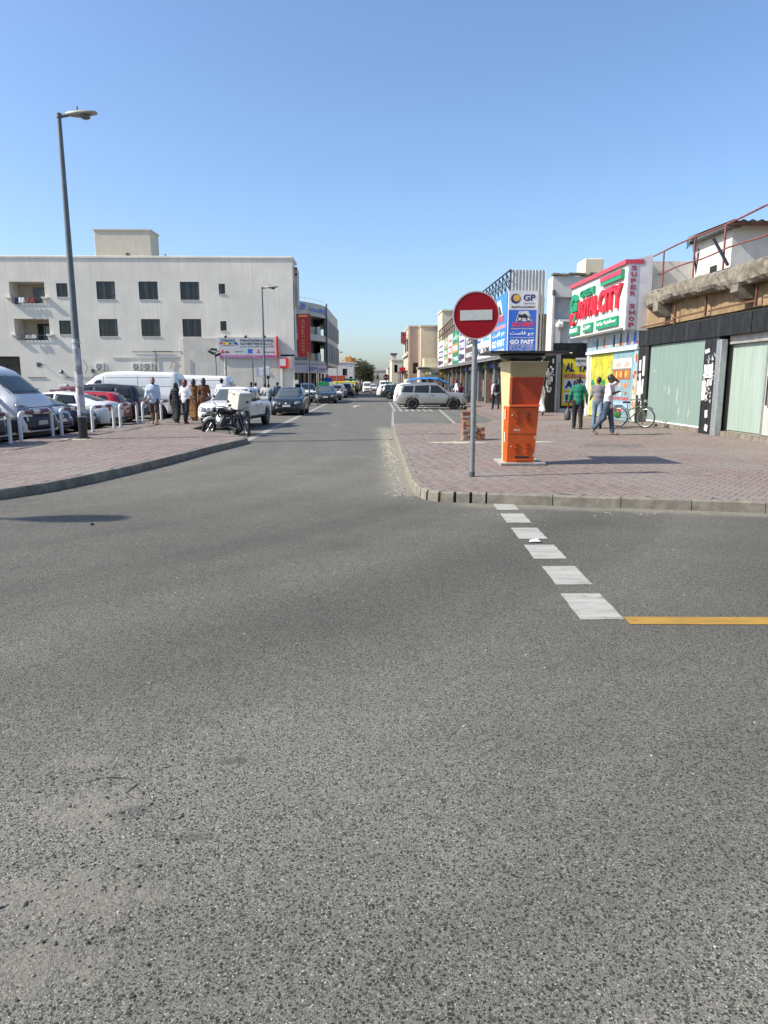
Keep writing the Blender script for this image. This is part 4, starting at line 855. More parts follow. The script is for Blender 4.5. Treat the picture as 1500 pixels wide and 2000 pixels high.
MB().box((10.25, 39.2, 1.75), (.2, .2, 3.2)).build('jamb', STEEL, Wb); mb = MB(); mb.tube([(10.5, 39.1, 3.35), (10.9, 38.9, 3.3)], .035, 8); mb.build('lamp', pm('warm_lamp_cover', (.6, .4, .2), .4), Wb)
Yb = base('signboard', 'tall yellow car accessories board with blue letters and black frame', 'sign', (11.1, 39.2, .3)); W = Wall((10.42, 39.1, .34), (1, 0, 0))
mb = MB(); W.rect(mb, 0, 0, 1.75, 2.72, -.1, -.02); mb.build('frame', BLACK, Yb); mb = MB(); W.rect(mb, .06, .16, 1.69, 2.66, -.019, .0); mb.build('panel', YELS, Yb); mb = MB(); W.rect(mb, .0, -.16, 1.75, -.003, -.1, .02); mb.build('base_board', PALE, Yb)
sgn('AL', .2, 1.98, .68, 2.44, NAVY, .002, W, Yb, .05); sgn('TA', .86, 1.98, 1.5, 2.44, NAVY, .002, W, Yb, .05); mb = MB(); W.rect(mb, .16, 1.66, 1.66, 1.84, .002, .008); mb.build('strip', flat('strip_red', (.6, .1, .06), .4), Yb); sgn('CAR ACCESSORIES', .26, 1.71, 1.6, 1.8, PALE, .009, W, Yb)
mb = MB(); W.rect(mb, .14, 1.0, 1.6, 1.58, .002, .005); mb.build('patch', WHITES, Yb); sgn('A/C', .2, 1.08, 1.2, 1.5, NAVY, .006, W, Yb, .05); mb = MB(); W.rect(mb, .14, .3, .8, .85, .002, .006); mb.build('picture', WHITES, Yb); mb = MB(); W.rect(mb, .26, .45, .72, .76, .007, .012); mb.build('picture', DGREY, Yb); mb = MB(); W.rect(mb, .26, .32, .72, .43, .007, .012); mb.build('picture', REDS, Yb)
mb = MB(); W.rect(mb, .75, 2.28, 1.3, 2.72, .01, .016); mb.build('notice', PALE, Yb); sgn('NOTICE', .8, 2.5, 1.25, 2.62, INK, .017, W, Yb)

# ---- corner building with blue signs
GF = base('corner_shop_row', 'row of shops under a canopy with corrugated metal cladding at the corner', 'building', (9.5, 60, 0))
mb = MB(); n = 42; V = []; prf = [0, 0, .06, .06]
for i in range(n + 1):
    x = 8.43 + 2.07 * i / n
    for z in (3.48, 8.33): V.append((x, 44.0 - prf[i % 4] * .7, z))
CORR = pm('corrugated_metal', (.45, .46, .46), .5, .35, var=.12, vs=2, streak=.5, dirt=(.25, .2, .13))
mb.add(V, [(2 * i, 2 * i + 2, 2 * i + 3, 2 * i + 1) for i in range(n)]); mb.box((9.47, 44.3, 5.9), (2.06, .5, 4.84)); mb.build('cladding', CORR, GF)
mb = MB(); mb.box((10.9, 66, 2.9), (3.2, 44, 5.8)); mb.build('wall', pm('shop_row_wall', (.2, .18, .15), .9), GF)
mb = MB(); mb.box((8.9, 66, 3.42), (1.3, 44.2, .12)); mb.box((8.34, 66, 3.32), (.1, 44.2, .2)); mb.build('canopy', pm('canopy_grey', (.2, .2, .2), .6), GF)
GOODS = [pm('goods_red', (.2, .02, .03), .7), pm('goods_blue', (.03, .045, .09), .7), pm('goods_dark', (.03, .028, .028), .7), pm('goods_pale', (.24, .22, .19), .7), pm('goods_teal', (.045, .08, .08), .7)]
for i, y in enumerate(np.linspace(44.4, 86, 12)):
    MB().box((9.15, y, 1.75), (.4, .55, 3.2)).build('pillar', [pm('pillar_dark_steel', (.16, .165, .17), .5, .2, var=.2), pm('tan_tile', (.22, .18, .135), .5)][i % 2], GF)
    if i < 11:
        MB().box((9.28, y + 1.9, 1.6), (.03, 2.9, 2.8)).build('shop_window', SHOPGLASS, GF)
        for j in range(4): MB().box((9.2, y + .8 + j * .75, 1.3 + random.uniform(-.3, .6)), (.08, .5, random.uniform(.8, 1.9))).build('goods', GOODS[(i * 3 + j * 2) % 5], GF)
        MB().box((9.2, y + 1.9, 2.95), (.05, 2.9, .3)).build('shop_sign', [REDS, WHITES, BLUES, GREENS][i % 4], GF)
t = base('roof_lattice', 'black steel lattice above the blue corner sign', 'frame', (8.4, 50, 7.2))
mb = MB(); mb.bar((8.4, 43.9, 8.33), (8.4, 62, 8.33), .07, .07); mb.bar((8.4, 43.9, 7.75), (8.4, 62, 7.75), .05, .05)
for i in range(15):
    y = 44 + i * 1.27; mb.bar((8.4, y, 7.1), (8.4, y, 8.32), .05, .05); mb.bar((8.4, y, 7.1), (8.4, y + 1.2, 8.3), .03, .03); mb.bar((8.4, y, 8.3), (9.2, y + .2, 7.0), .04, .04)
mb.build('lattice', BLACK, t)
t = base('roof_frame', 'rusty tangle of steel framing above the far shop signs', 'frame', (8.4, 80, 6.4)); mb = MB()
for i in range(9):
    y = 72 + i * 1.9; mb.bar((8.35, y, 6.2), (8.35, y, 8.2 - .05 * i), .09, .09); mb.bar((8.35, y, 6.3), (8.6, y + 1.9, 8.0 - .05 * i), .06, .06)
mb.bar((8.35, 72, 8.1), (8.35, 88, 7.7), .1, .1); mb.bar((8.35, 72, 7.3), (8.35, 88, 7.0), .1, .1); mb.build('frame', RUST, t)
CB = base('signboard', 'corner sign facing the junction with GP roundel above blue GO FAST panel', 'sign', (9.1, 43.8, 3.5)); W = Wall((8.3, 43.75, 3.5), (1, 0, 0))
mb = MB(); W.rect(mb, 0, 0, 1.78, 3.6, -.18, 0); mb.build('panel', PALE, CB); mb = MB(); W.rect(mb, .03, .02, 1.7, 2.5, .002, .01); mb.build('blue_panel', BLUES, CB); mb = MB(); W.rect(mb, .03, 2.52, 1.75, 3.57, .002, .01); mb.build('grey_panel', GREYL, CB)
mb = MB(); W.disc(mb, .42, 3.15, .29, .011, .02); mb.build('logo', NAVY, CB); mb = MB(); W.disc(mb, .47, 3.19, .2, .021, .03); mb.build('logo', flat('sign_gold', (.62, .36, .04), .4), CB)
sgn('GP', .88, 3.02, 1.6, 3.4, NAVY, .012, W, CB, .03); sgn('Lubricants', .88, 2.84, 1.58, 2.96, flat('sign_mid_grey', (.3, .3, .34), .4), .012, W, CB); sgn('GROWTH & PROSPERITY', .18, 2.61, 1.6, 2.73, INK, .012, W, CB)
mb = MB()   # motorcycle silhouette
for cx in (.68, 1.22):
    for i in range(16):
        a0, a1 = R(i * 22.5), R(i * 22.5 + 22.5); W.poly(mb, [(cx + r * math.cos(a), 1.98 + r * math.sin(a)) for r, a in ((.1, a0), (.15, a0), (.15, a1), (.1, a1))], .022, .03)
W.poly(mb, [(.62, 2.1), (1.1, 2.02), (1.2, 2.1), (1.02, 2.3), (.8, 2.22), (.6, 2.28)], .022, .03); mb.build('picture', BLACK, CB); mb = MB(); W.poly(mb, [(.45, 1.85), (1.45, 1.85), (1.2, 2.44), (.65, 2.44)], .011, .02); mb.build('picture', pm('picture_grey', (.55, .55, .62), .4, var=.2), CB)
sgn('GO FAST', .25, 1.52, 1.55, 1.8, flat('sign_scarlet', (.65, .04, .08), .4), .022, W, CB, .05, .25); sgn('ELECTRICAL & AUTO SPARE PARTS TRADING', .2, 1.38, 1.55, 1.45, PALE, .012, W, CB)
AR = '\ufe96\ufeb3\ufe8e\ufed3 \ufeee\ufe9f'; sgn(AR, .15, 1.0, 1.58, 1.28, WHITES, .012, W, CB, .02); sgn('AUTO SPARE PARTS AND ACCESSORIES', .15, .86, 1.58, .92, PALE, .012, W, CB); sgn('GO FAST', .14, .52, 1.6, .78, WHITES, .012, W, CB, .05)
for i, tx in enumerate(('MOTORCYCLE PARTS & SERVICE', 'REPAIR - OIL - TYRES - BATTERY', 'E-mail: info', 'Mob: 055 000')): sgn(tx, .15 + .12 * (i == 3), .42 - i * .115, 1.58 - .2 * (i == 3), .49 - i * .115, PALE, .012, W, CB)
SB = base('signboard', 'long blue street-side banner lettered GO FAST at the corner of the shop row', 'sign', (8.2, 46.8, 3.5)); W = face(8.28, 49.6, 3.5)
mb = MB(); W.rect(mb, 0, 0, 5.55, 3.6, -.12, 0); mb.build('panel', flat('banner_blue', (.04, .22, .62), .4), SB); mb = MB(); W.poly(mb, [(1.6, 2.3), (4.2, 2.3), (3.4, 3.35), (2.2, 3.35)], .002, .01); mb.build('picture', GREYL, SB); mb = MB(); W.poly(mb, [(2.1, 2.4), (3.9, 2.4), (3.1, 3.0), (2.5, 2.9)], .011, .018); mb.build('picture', BLACK, SB)
sgn('GO FAST', 1.3, 1.95, 4.6, 2.35, flat('sign_scarlet', (.65, .04, .08), .4), .011, W, SB, .05, .25); mb = MB(); W.rect(mb, .4, 1.55, 5.2, 1.75, .002, .01); mb.build('strip', flat('strip_pink', (.7, .25, .3), .4), SB); sgn(AR, .6, 1.05, 5.0, 1.45, WHITES, .002, W, SB, .02); sgn('GO FAST', .5, .45, 5.0, .9, WHITES, .002, W, SB, .04); sgn('AUTO SPARE PARTS TRADING', .5, .15, 5.0, .32, PALE, .002, W, SB)
signs = [(49.7, 53.6, 'white', WHITES, CYAN, 'white banner with a blue panel next to the blue GO FAST banner'), (53.7, 57.0, 'pale', PALE, BLUES, 'pale banner with small blue print, second from the blue corner banner'), (57.1, 62.8, 'dark', pm('sign_brown', (.12, .07, .07), .5), WHITES, 'dark brown shop banner behind the no entry pole'), (62.9, 67.3, 'lilac', GREYL, PURP, 'light grey banner with purple print between brown and green banners'),
         (67.4, 72.6, 'green', GREENS, ORNG, 'green banner with big orange blocks of lettering'), (72.7, 76.4, 'redw', WHITES, REDS, 'white banner with red blocks beside the green one'), (76.5, 80.8, 'tan', pm('sign_olive', (.34, .38, .2), .5), GREENS, 'olive and green banner, second from the far end of the row'), (80.9, 87.6, 'far', WHITES, PURP, 'white banner with lilac writing at the far end of the row')]
WORDS = ['AUTO PARTS', 'OIL CHANGE', 'ACCESSORIES', 'TYRES', 'BATTERIES', 'RADIATOR', 'GARAGE', 'TRADING']
for i, (y0, y1, nm, m1, m2, lb) in enumerate(signs):
    t = base('signboard', lb, 'sign', (8.2, (y0 + y1) / 2, 3.5)); W = face(8.28, y1, 3.45); L = y1 - y0; top = 3.45 - .08 * i
    mb = MB(); W.rect(mb, 0, 0, L, top, -.12, 0); mb.build('panel', m1, t); mb = MB(); W.rect(mb, .12 * L, .35 * top, .86 * L, .62 * top, .002, .012); mb.build('block', m2, t); sgn(WORDS[i], .15 * L, .4 * top, .82 * L, .56 * top, WHITES if m2 is not WHITES else INK, .013, W, t, .04)
    sgn(AR, .12 * L, .7 * top, .88 * L, .92 * top, m2 if m1 in (WHITES, PALE, GREYL) else WHITES, .002, W, t, .03); mb = MB(); W.rect(mb, .06 * L, .06 * top, .5 * L, .26 * top, .002, .012); mb.build('block', m2 if i % 2 else m1, t); sgn(WORDS[-i - 1], .1 * L, .1 * top, .9 * L, .22 * top, INK if m1 in (WHITES, PALE, GREYL) else WHITES, .013, W, t, .03)
# ------------------------------------------------------------------ street furniture
def ring(mb, c, R0, r, axis='y', n=28, m=8, mi=0):
    V = []; F = []; c = Vector(c)
    for i in range(n):
        a = 2 * math.pi * i / n
        for j in range(m):
            b = 2 * math.pi * j / m; q = R0 + r * math.cos(b); h = r * math.sin(b)
            u, v = q * math.cos(a), q * math.sin(a); V.append(c + Vector({'z': (u, v, h), 'y': (u, h, v), 'x': (h, u, v)}[axis]))
    for i in range(n):
        for j in range(m): F.append((i * m + j, ((i + 1) % n) * m + j, ((i + 1) % n) * m + (j + 1) % m, i * m + (j + 1) % m))
    return mb.add(V, F, mi, True)
SIGNRED = pm('reflective_red', (.32, .003, .010), .5, var=.06, vs=9, spec=.25); SIGNWH = pm('reflective_white', (.62, .61, .55), .4, var=.1, vs=14)
POLE = pm('pole_grey', (.24, .255, .255), .5, .35, var=.12, vs=6, streak=.3, dirt=(.12, .12, .12))
def no_entry(x, y, zc, r, label, tilt=0., z0=0., rot=0.):
    t = thing('no_entry_sign', label, 'road sign', (x, y, z0), rot)
    MB().tube([(0, 0, 0), (0, 0, zc - z0 + r - .05)], .045 if r > .3 else .04, 14).build('pole', POLE, t)
    MB().tube([(0, 0, 0), (0, 0, .09)], .052, 14).build('pole_sleeve', DGREY, t)
    W = Wall((0, -.075, zc - z0), (math.cos(tilt), 0, math.sin(tilt)), (-math.sin(tilt), 0, math.cos(tilt)))
    mb = MB(); W.disc(mb, 0, 0, r, -.008, 0, 0, 48); ds = mb.build('disc', SIGNRED, t)
    mb = MB(); n = 48
    for i in range(n):
        a0, a1 = 2 * math.pi * i / n, 2 * math.pi * (i + 1) / n; W.poly(mb, [((r + .004) * math.cos(a0), (r + .004) * math.sin(a0)), ((r + .004) * math.cos(a1), (r + .004) * math.sin(a1)), ((r - .018) * math.cos(a1), (r - .018) * math.sin(a1)), ((r - .018) * math.cos(a0), (r - .018) * math.sin(a0))], -.016, .006)
    mb.build('rim', pm('rim_pinkish_white', (.58, .44, .43), .4), ds)
    mb = MB(); W.rect(mb, -.69 * r, -.2 * r, .69 * r, .22 * r, .002, .006); mb.build('bar', SIGNWH, ds)
    for q in (.55, -.55):
        mb = MB(); mb.box((0, -.052, zc - z0 + q * r), (.3, .03, .04)); mb.box((0, .02, zc - z0 + q * r), (.12, .08, .05)); mb.build('bracket', STEEL, t)
    return t
no_entry(1.79, 12.35, 2.89, .392, 'large red no entry sign on a grey pole by the corner kerb', R(1.5), K)
no_entry(2.42, 105, 2.39, .42, 'small distant no entry sign on the right of the far street', 0, 0)
# orange service kiosk
OR = pm('orange_gelcoat', (.56, .082, .005), .42, var=.14, vs=7, coat=.12, streak=.3, dirt=(.25, .06, .02), bump=.12, bs=12); ORD = pm('deep_shaded_orange', (.38, .036, .004), .4, var=.1, vs=4); CRM = pm('cream_gelcoat', (.66, .52, .27), .45, var=.1, vs=6, streak=.35, dirt=(.34, .25, .12), bump=.1, bs=12)
kz = thing('service_kiosk', 'tall orange and cream kiosk with flat black canopy standing behind the no entry sign', 'kiosk', (3.03, 14.35, K))
def frus(mb, b, t_, z0, z1, mi=0):
    V = [(b[0], b[2], z0), (b[1], b[2], z0), (b[1], b[3], z0), (b[0], b[3], z0), (t_[0], t_[2], z1), (t_[1], t_[2], z1), (t_[1], t_[3], z1), (t_[0], t_[3], z1)]
    return mb.add(V, [(3, 2, 1, 0), (4, 5, 6, 7), (0, 1, 5, 4), (1, 2, 6, 5), (2, 3, 7, 6), (3, 0, 4, 7)], mi)
mb = MB(); frus(mb, (-.42, .45, -.38, .5), (-.44, .46, -.4, .52), 0, .05); mb.build('plinth', pm('plinth_concrete', (.42, .4, .35), .9, var=.2, vs=6), kz)
rings = [(.05, [(-.29, -.24), (.24, -.24), (.21, .08), (-.34, .06)]), (1.16, [(-.275, -.27), (.30, -.27), (.27, .27), (-.338, .25)]), (1.85, [(-.285, -.285), (.40, -.285), (.36, .42), (-.342, .42)]), (2.2, [(-.29, -.29), (.47, -.29), (.43, .52), (-.345, .52)])]
SH = MB(); SH.add([(x, y, z) for z, q in rings for x, y in q], [(4 * i + j, 4 * i + (j + 1) % 4, 4 * i + 4 + (j + 1) % 4, 4 * i + 4 + j) for i in range(3) for j in range(4)] + [(3, 2, 1, 0), (12, 13, 14, 15)]); SH.build('shell', CRM, kz)
# orange lower cabinet and leaning recess set into the front
mb = MB(); frus(mb, (-.292, .243, -.262, -.243), (-.277, .303, -.292, -.273), .055, 1.16); cb = mb.build('cabinet_door', OR, kz)
mb = MB(); mb.add([(-.292, -.262, .055), (-.322, -.02, .055), (-.322, -.02, 1.16), (-.279, -.292, 1.16), (-.300, -.262, .055), (-.335, -.02, .055), (-.335, .02, 1.16), (-.287, -.292, 1.16)], [(4, 7, 6, 5), (0, 1, 2, 3), (0, 4, 5, 1), (3, 2, 6, 7), (0, 3, 7, 4), (1, 5, 6, 2)]); mb.build('cabinet_side', OR, kz)
for z, s_ in ((.95, .9), (.35, .9)):
    for x in (-.12, .10):
        for i in range(5): mb = MB(); yy = -.262 - .03 * (z - .06) / 1.1; mb.box((x + .02 * (i % 2), yy - .004, z - .1 + i * .045), (.07, .022, .018), rx=.5); mb.build('louvre', ORD, cb)
for z in (.99, .37): mb = MB(); mb.lathe([(0, -.02), (.012, -.015), (.014, 0)], (-.22, -.262 - .03 * z / 1.1, z), 8, 'y'); mb.build('lock', STEEL, cb)
mb = MB(); mb.box((0, -.268, .15), (.28, .012, .055)); mb.build('slot', BLACK, cb); mb = MB(); mb.box((0, -.285, .115), (.3, .05, .015), rx=.2); mb.build('flap', OR, cb)
mb = MB(); frus(mb, (-.285, .31, -.36, -.27), (-.283, .315, -.35, -.27), 1.163, 1.20); mb.build('shelf', OR, kz)
mb = MB(); frus(mb, (-.25, .30, -.285, -.272), (-.24, .385, -.30, -.286), 1.203, 1.83); rc = mb.build('recess_panel', ORD, kz)  # darker orange here paints in the shade under the canopy
mb = MB(); mb.bar((-.25, -.306, 1.825), (.385, -.306, 1.825), .025, .025); mb.build('recess_trim', OR, rc)
mb = MB(); frus(mb, (-.295, -.252, -.345, -.272), (-.288, -.245, -.315, -.286), 1.203, 1.83); mb.build('cheek', OR, kz)
mb = MB(); mb.box((-.328, -.12, .55), (.01, .06, .2)); mb.box((-.33, -.12, 1.0), (.01, .06, .2)); stuff(mb.build('white_label', WHITEP, kz))
mb = MB(); frus(mb, (-.275, .395, -.302, -.287), (-.28, .455, -.307, -.291), 1.86, 2.17); mb.build('upper_panel', pm('shaded_cream_gelcoat', (.36, .26, .115), .45, var=.1, vs=5), kz)  # tan tone puts the canopy's shade into the cream upper front
mb = MB(); mb.lathe([(.0, 2.2), (.36, 2.21), (.43, 2.26), (.46, 2.36), (0, 2.36)], (.02, .1, 0), 26); mb.build('glass_drum', glass('smoked_glass', (.03, .04, .04), .1), kz)
mb = MB(); mb.box((.03, .2, 2.395), (1.52, 1.5, .055), bev=.01); mb.build('canopy', BLACK, kz)
for ch in kz.children_recursive:   # the upper half is a little squatter
    for v in ch.data.vertices:
        if v.co.z > 1.2: v.co.z = 1.2 + (v.co.z - 1.2) * .835
for z_ in (.62, 1.14):   # door seam and hinge line
    yy = -.264 - .028 * (z_ - .06) / 1.1; mb = MB(); mb.box((.0, yy, z_), (.53, .004, .008)); mb.build('door_seam', BLACK, cb)
for z_ in (.2, .55, .9): MB().box((.225 + .055 * z_ / 1.16, -.272, z_), (.02, .02, .07), bev=.005).build('hinge', STEEL, cb)
MB().box((-.12, -.278, .72), (.12, .004, .08)).build('sticker', pm('faded_sticker', (.5, .42, .3), .7, var=.4, vs=30), cb)
# stack of loose pavers
BRK = [pm('loose_paver_tan', (.42, .27, .15), .9, var=.2, vs=12, bump=.3, rnd=.3), pm('loose_paver_red', (.30, .13, .085), .9, var=.2, vs=12, bump=.3, rnd=.4), pm('loose_paver_grey', (.33, .28, .24), .9, var=.2, vs=12, bump=.3, rnd=.3)]
bt = thing('paver_stack', 'untidy tall stack of loose paver bricks behind the sign pole', 'brick pile', (3.0, 20.3, K)); bm = MB(); bm.box((0, 0, 0), (.198, .098, .058), bev=.006); bmes = []
for m in BRK: me = bm.mesh('brick'); me.materials.append(m); bmes.append(me)
rb = random.Random(5)
for lay_, z in enumerate([.03 + i * .062 for i in range(14)]):
    for c_ in range(6):
        x = -.30 + .1 * c_ if False else -.27 + (c_ % 3) * .21; y = -.1 + (c_ // 3) * .11 * 2 - .01
        for k_ in range(2):
            hmax = [[9, 7, 6], [13, 14, 6]][c_ // 3][c_ % 3] - (1 if k_ and c_ % 2 else 0)
            if lay_ >= hmax: continue
            turn = (lay_ % 2) and lay_ < 8
            px_, py_ = (x + (k_ - .5) * .104, y) if turn else (x, y + (k_ - .5) * .104)
            o = put('brick', bmes[rb.choice((0, 0, 1, 1, 2))], bt, (px_ + rb.uniform(-.012, .012), py_ + rb.uniform(-.012, .012), z + rb.uniform(0, .003)), (math.pi / 2 if turn else 0) + rb.uniform(-.12, .12))
for i in range(7): o = put('brick', bmes[i % 3], bt, (rb.uniform(-.45, .4), rb.uniform(-.45, .45), .03), rb.uniform(0, 3)) if abs(i - 3) > 2 else None
# rubble and sand where pavers were lifted
def heap(name, label, x0, x1, y0, y1, z, n, mat, h=.035, s=(.02, .07)):
    mb = MB(); rr = random.Random(int(x0 * 10) + n)
    for i in range(n):
        u = rr.gauss(.5, .22); v = rr.gauss(.5, .2)
        if not (0 < u < 1 and 0 < v < 1): continue
        q = rr.uniform(*s); mb.box((x0 + (x1 - x0) * u, y0 + (y1 - y0) * v, z + q * .12), (q * 2.2, q * 1.6, q * .5), rz=rr.uniform(0, 3), rx=rr.uniform(-.2, .2), bev=q * .15)
    o = stuff(mb.build(name, mat)); o['label'] = label; return o
SANDP = pm('pale_builders_sand', (.50, .44, .33), .95, var=.2, vs=20, bump=.5)
def sandpatch(x0, x1, y0, y1, z, seed):
    rr = random.Random(seed); n = 40; P = []
    for i in range(n):
        a = 2 * math.pi * i / n; q = rr.uniform(.72, 1.05); P.append(((x0 + x1) / 2 + (x1 - x0) / 2 * q * math.cos(a), (y0 + y1) / 2 + (y1 - y0) / 2 * q * math.sin(a), z))
    c = ((x0 + x1) / 2, (y0 + y1) / 2, z + .022); mb = MB(); mb.add(P + [c], [(i, (i + 1) % n, n) for i in range(n)], 0, True); return stuff(mb.build('sand', SANDP))
sandpatch(1.5, 3.3, 19.1, 19.75, K + .001, 1); heap('gravel', 'broken paver crumbs in the pale sand strip', 1.5, 3.3, 19.0, 19.8, K, 90, BRK[2], s=(.01, .035)); sandpatch(3.6, 5.1, 19.4, 19.75, K + .001, 2); sandpatch(-9.0, -7.9, 20.55, 21.1, K + .001, 3); heap('gravel', 'sand and crumbs gathered round the left lamp post', -9.0, -7.7, 20.5, 21.1, K, 60, SANDP, s=(.01, .03));  heap('gravel', 'sandy crumbs and grit along the right kerb', .3, .74, 11.2, 28, .0, 500, SANDP, s=(.004, .022)); heap('gravel', 'grit swept against the front kerb', 1.2, 6, 9.3, 9.9, 0, 40, SANDP, s=(.004, .012)); heap('gravel', 'broken kerb bits at the rounded corner', .25, .7, 10.7, 12.4, 0, 50, BRK[2], s=(.006, .03))
tag(MB().add([(1.80, 7.82, .012), (1.93, 7.80, .02), (1.91, 7.90, .035), (1.83, 7.93, .012), (1.80, 7.82, .010), (1.93, 7.80, .018), (1.91, 7.90, .033), (1.83, 7.93, .01)], [(0, 1, 2), (0, 2, 3), (6, 5, 4), (7, 6, 4)]).build('paper_scrap', PAPER[0]), 'small white paper scrap lying between two road dashes', 'litter')
tag(MB().box((0, 0, .014), (.05, .035, .028), bev=.008).build('pebble', DGREY, None, (-3.55, 8.95, .002), .6), 'small dark pebble on the asphalt near the left kerb', 'pebble')
# dark flat patch laid on the pavement
struct(MB().box((0, 0, 0), (1.5, .9, .012)).build('pavement_patch', pm('dark_patch', (.16, .145, .125), .8, var=.3, vs=8), None, (6.35, 18.5, K), R(-12)), 'dark rectangular patch on the right pavement')
# lamp posts
LAMPG = pm('lamp_post_paint', (.13, .15, .16), .55, .2, var=.15, vs=5, streak=.25)
def lamp(x, y, h, label, z0=0., wraps=False, r=.11, grp='street lamps', rot=0., hs=1.):
    t = thing('street_lamp', label, 'street lamp', (x, y, z0), rot, grp)
    MB().tube([(0, 0, 0), (0, 0, h * .5), (0, 0, h)], [r, r * .78, r * .5], 16).build('pole', LAMPG, t)
    MB().tube([(0, 0, 0), (0, 0, .62)], r * 1.12, 16).build('base_sleeve', BLACK, t)
    if wraps:
        for i in range(64):
            z = .66 + i * .031 + random.uniform(-.02, .03); a = random.uniform(-2.9, 0); rr = r * (1.02 - .05 * z) + .005 + .0008 * (i % 5); ww = random.uniform(.8, 1.7); hh = random.uniform(.14, .3); V = []; n = 6
            for j in range(n + 1):
                q = a - ww / 2 + ww * j / n
                for zz in (z, z + hh): V.append((rr * math.cos(q), rr * math.sin(q), zz))
            MB().add(V, [(2 * j, 2 * j + 2, 2 * j + 3, 2 * j + 1) for j in range(n)]).build('poster', random.choice([pm('poster_weathered', (.5, .48, .46), .8, var=.35, vs=22), PAPER[1], pm('poster_torn', (.33, .32, .33), .8, var=.4, vs=25), pm('poster_lilac', (.42, .40, .50), .8, var=.25, vs=18), PAPER[0]]), t)
        for z in (.63, 2.72): MB().tube([(0, 0, z), (0, 0, z + .035)], r * 1.1, 14).build('strap', STEEL, t)
        mb = MB()
        for a in range(4): mb.box((.17 * math.cos(a * 1.57 + .78), .17 * math.sin(a * 1.57 + .78), .02), (.07, .07, .05))
        mb.box((0, 0, .01), (.4, .4, .02)); mb.build('base_plate', DGREY, t)
    mb = MB(); mb.tube([(0, 0, h - .02), (0, 0, h + .1)], r * .62, 12); mb.tube([(0, 0, h + .02), (.25, 0, h + .06)], .045, 10); ar_ = mb.build('arm', LAMPG, t)
    sec = [(.18, .05, .05, .05), (.3, .1, .08, .09), (.5, .15, .085, .15), (.72, .16, .08, .10), (.95, .13, .06, .05), (1.02, .08, .03, .02)]; V = []; n = 12
    for x_, wd, up_, dn in sec:
        for k_ in range(n):
            a = 2 * math.pi * k_ / n; s_ = math.sin(a); V.append((.18 + (x_ - .18) * hs, wd * hs * math.cos(a), h + .07 + .05 * (x_ - .18) + (up_ if s_ > 0 else dn * .55) * s_))
    F = [(i * n + k_, i * n + (k_ + 1) % n, (i + 1) * n + (k_ + 1) % n, (i + 1) * n + k_) for i in range(5) for k_ in range(n)] + [tuple(range(n - 1, -1, -1)), tuple(range(60, 72))]
    hd = MB().add(V, F, 0, True).build('lamp_head', pm('lamp_head_grey', (.34, .34, .30), .5, .2), t)
    mb = MB(); mb.lathe([(0, -.05), (.08, -.04), (.13, -.01), (.14, .03)], (.70, 0, h + .0), 14); mb.build('lens', glass('lamp_lens', (.12, .13, .13), .15), hd)
    mb = MB(); mb.tube([(.5, 0, h + .17), (.5, 0, h + .27)], .02, 6); mb.build('photocell', DGREY, hd)
    return t
lamp(-8.35, 20.93, 8.65, 'tall grey street lamp plastered with posters beside the parked cars', K, True)
lamp(-14.75, 7.65, 8.3, 'street lamp at the left edge whose head shades the near road', K, hs=1.7)
lamp(-6.76, 46.7, 7.55, 'mid-distance street lamp in front of the advertising board', 0, r=.09)
lamp(-5.3, 118, 6.4, 'far street lamp just past the rounded building', 0, r=.09)
for i, (x, y, h) in enumerate(((-3.0, 140, 4.6), (-4.0, 128, 4.4))): lamp(x, y, h, ['thin far lamp post in front of the dark trees', 'thin far lamp post by the green awning'][i], 0, r=.07)
def post(x, y, h, r, label, mat=None, cat='post', head=None):
    t = thing('post', label, cat, (x, y, 0)); MB().tube([(0, 0, 0), (0, 0, h)], r, 8).build('pole', mat or POLE, t); MB().lathe([(r * 1.4, 0), (r * 1.4, .05), (r, .06)], (0, 0, 0), 10).build('collar', DGREY, t); MB().lathe([(r, 0), (r * .8, .03), (0, .04)], (0, 0, h), 10).build('cap', DGREY, t)
    return t
post(-4.6, 55, 3.95, .06, 'dark slim post in front of the rounded building', DGREY); post(-4.0, 55.5, 2.6, .05, 'short dark post right of the slim post by parked cars', DGREY); post(-9.9, 50, 3.5, .09, 'pale peeling post under the left end of the advertising board', pm('peeling_paint', (.5, .47, .4), .8, var=.5, vs=9)); post(-8.0, 49.8, 3.2, .04, 'thin black post with flared top left of the white notice boxes', DGREY)
t = thing('flood_light', 'thin pole carrying two black flood lights before the white van', 'flood light', (-10.55, 50, 0)); MB().tube([(0, 0, 0), (0, 0, 3.7)], .045, 8).build('pole', POLE, t)
for x, z, r_ in ((-.28, 3.75, .5), (.15, 3.6, -.4), (-.1, 3.95, .1)): MB().box((x, 0, z), (.42, .3, .16), ry=r_, bev=.02).build('lamp_head', BLACK, t)
MB().bar((-.3, 0, 3.66), (.3, 0, 3.86), .05, .05).build('arm', DGREY, t)
t = thing('notice_box', 'pair of white notice boxes on a pole in front of the grey wall', 'notice box', (-7.3, 50, 0)); MB().tube([(0, 0, 0), (0, 0, 2.8)], .05, 8).build('pole', POLE, t)
for x, z, w_ in ((-.22, 2.42, .5), (.26, 2.5, .34)): MB().box((x, -.1, z), (w_, .12, .62), bev=.01).build('box', WHITEP, t); MB().box((x, -.165, z), (w_ * .8, .01, .5)).build('notice', GREYL, t)
MB().box((.3, .05, 2.1), (.2, .2, .24)).build('junction_box', BLACK, t); MB().tube([(.3, .05, 0), (.3, .05, 2.0)], .04, 8).build('pole', DGREY, t)
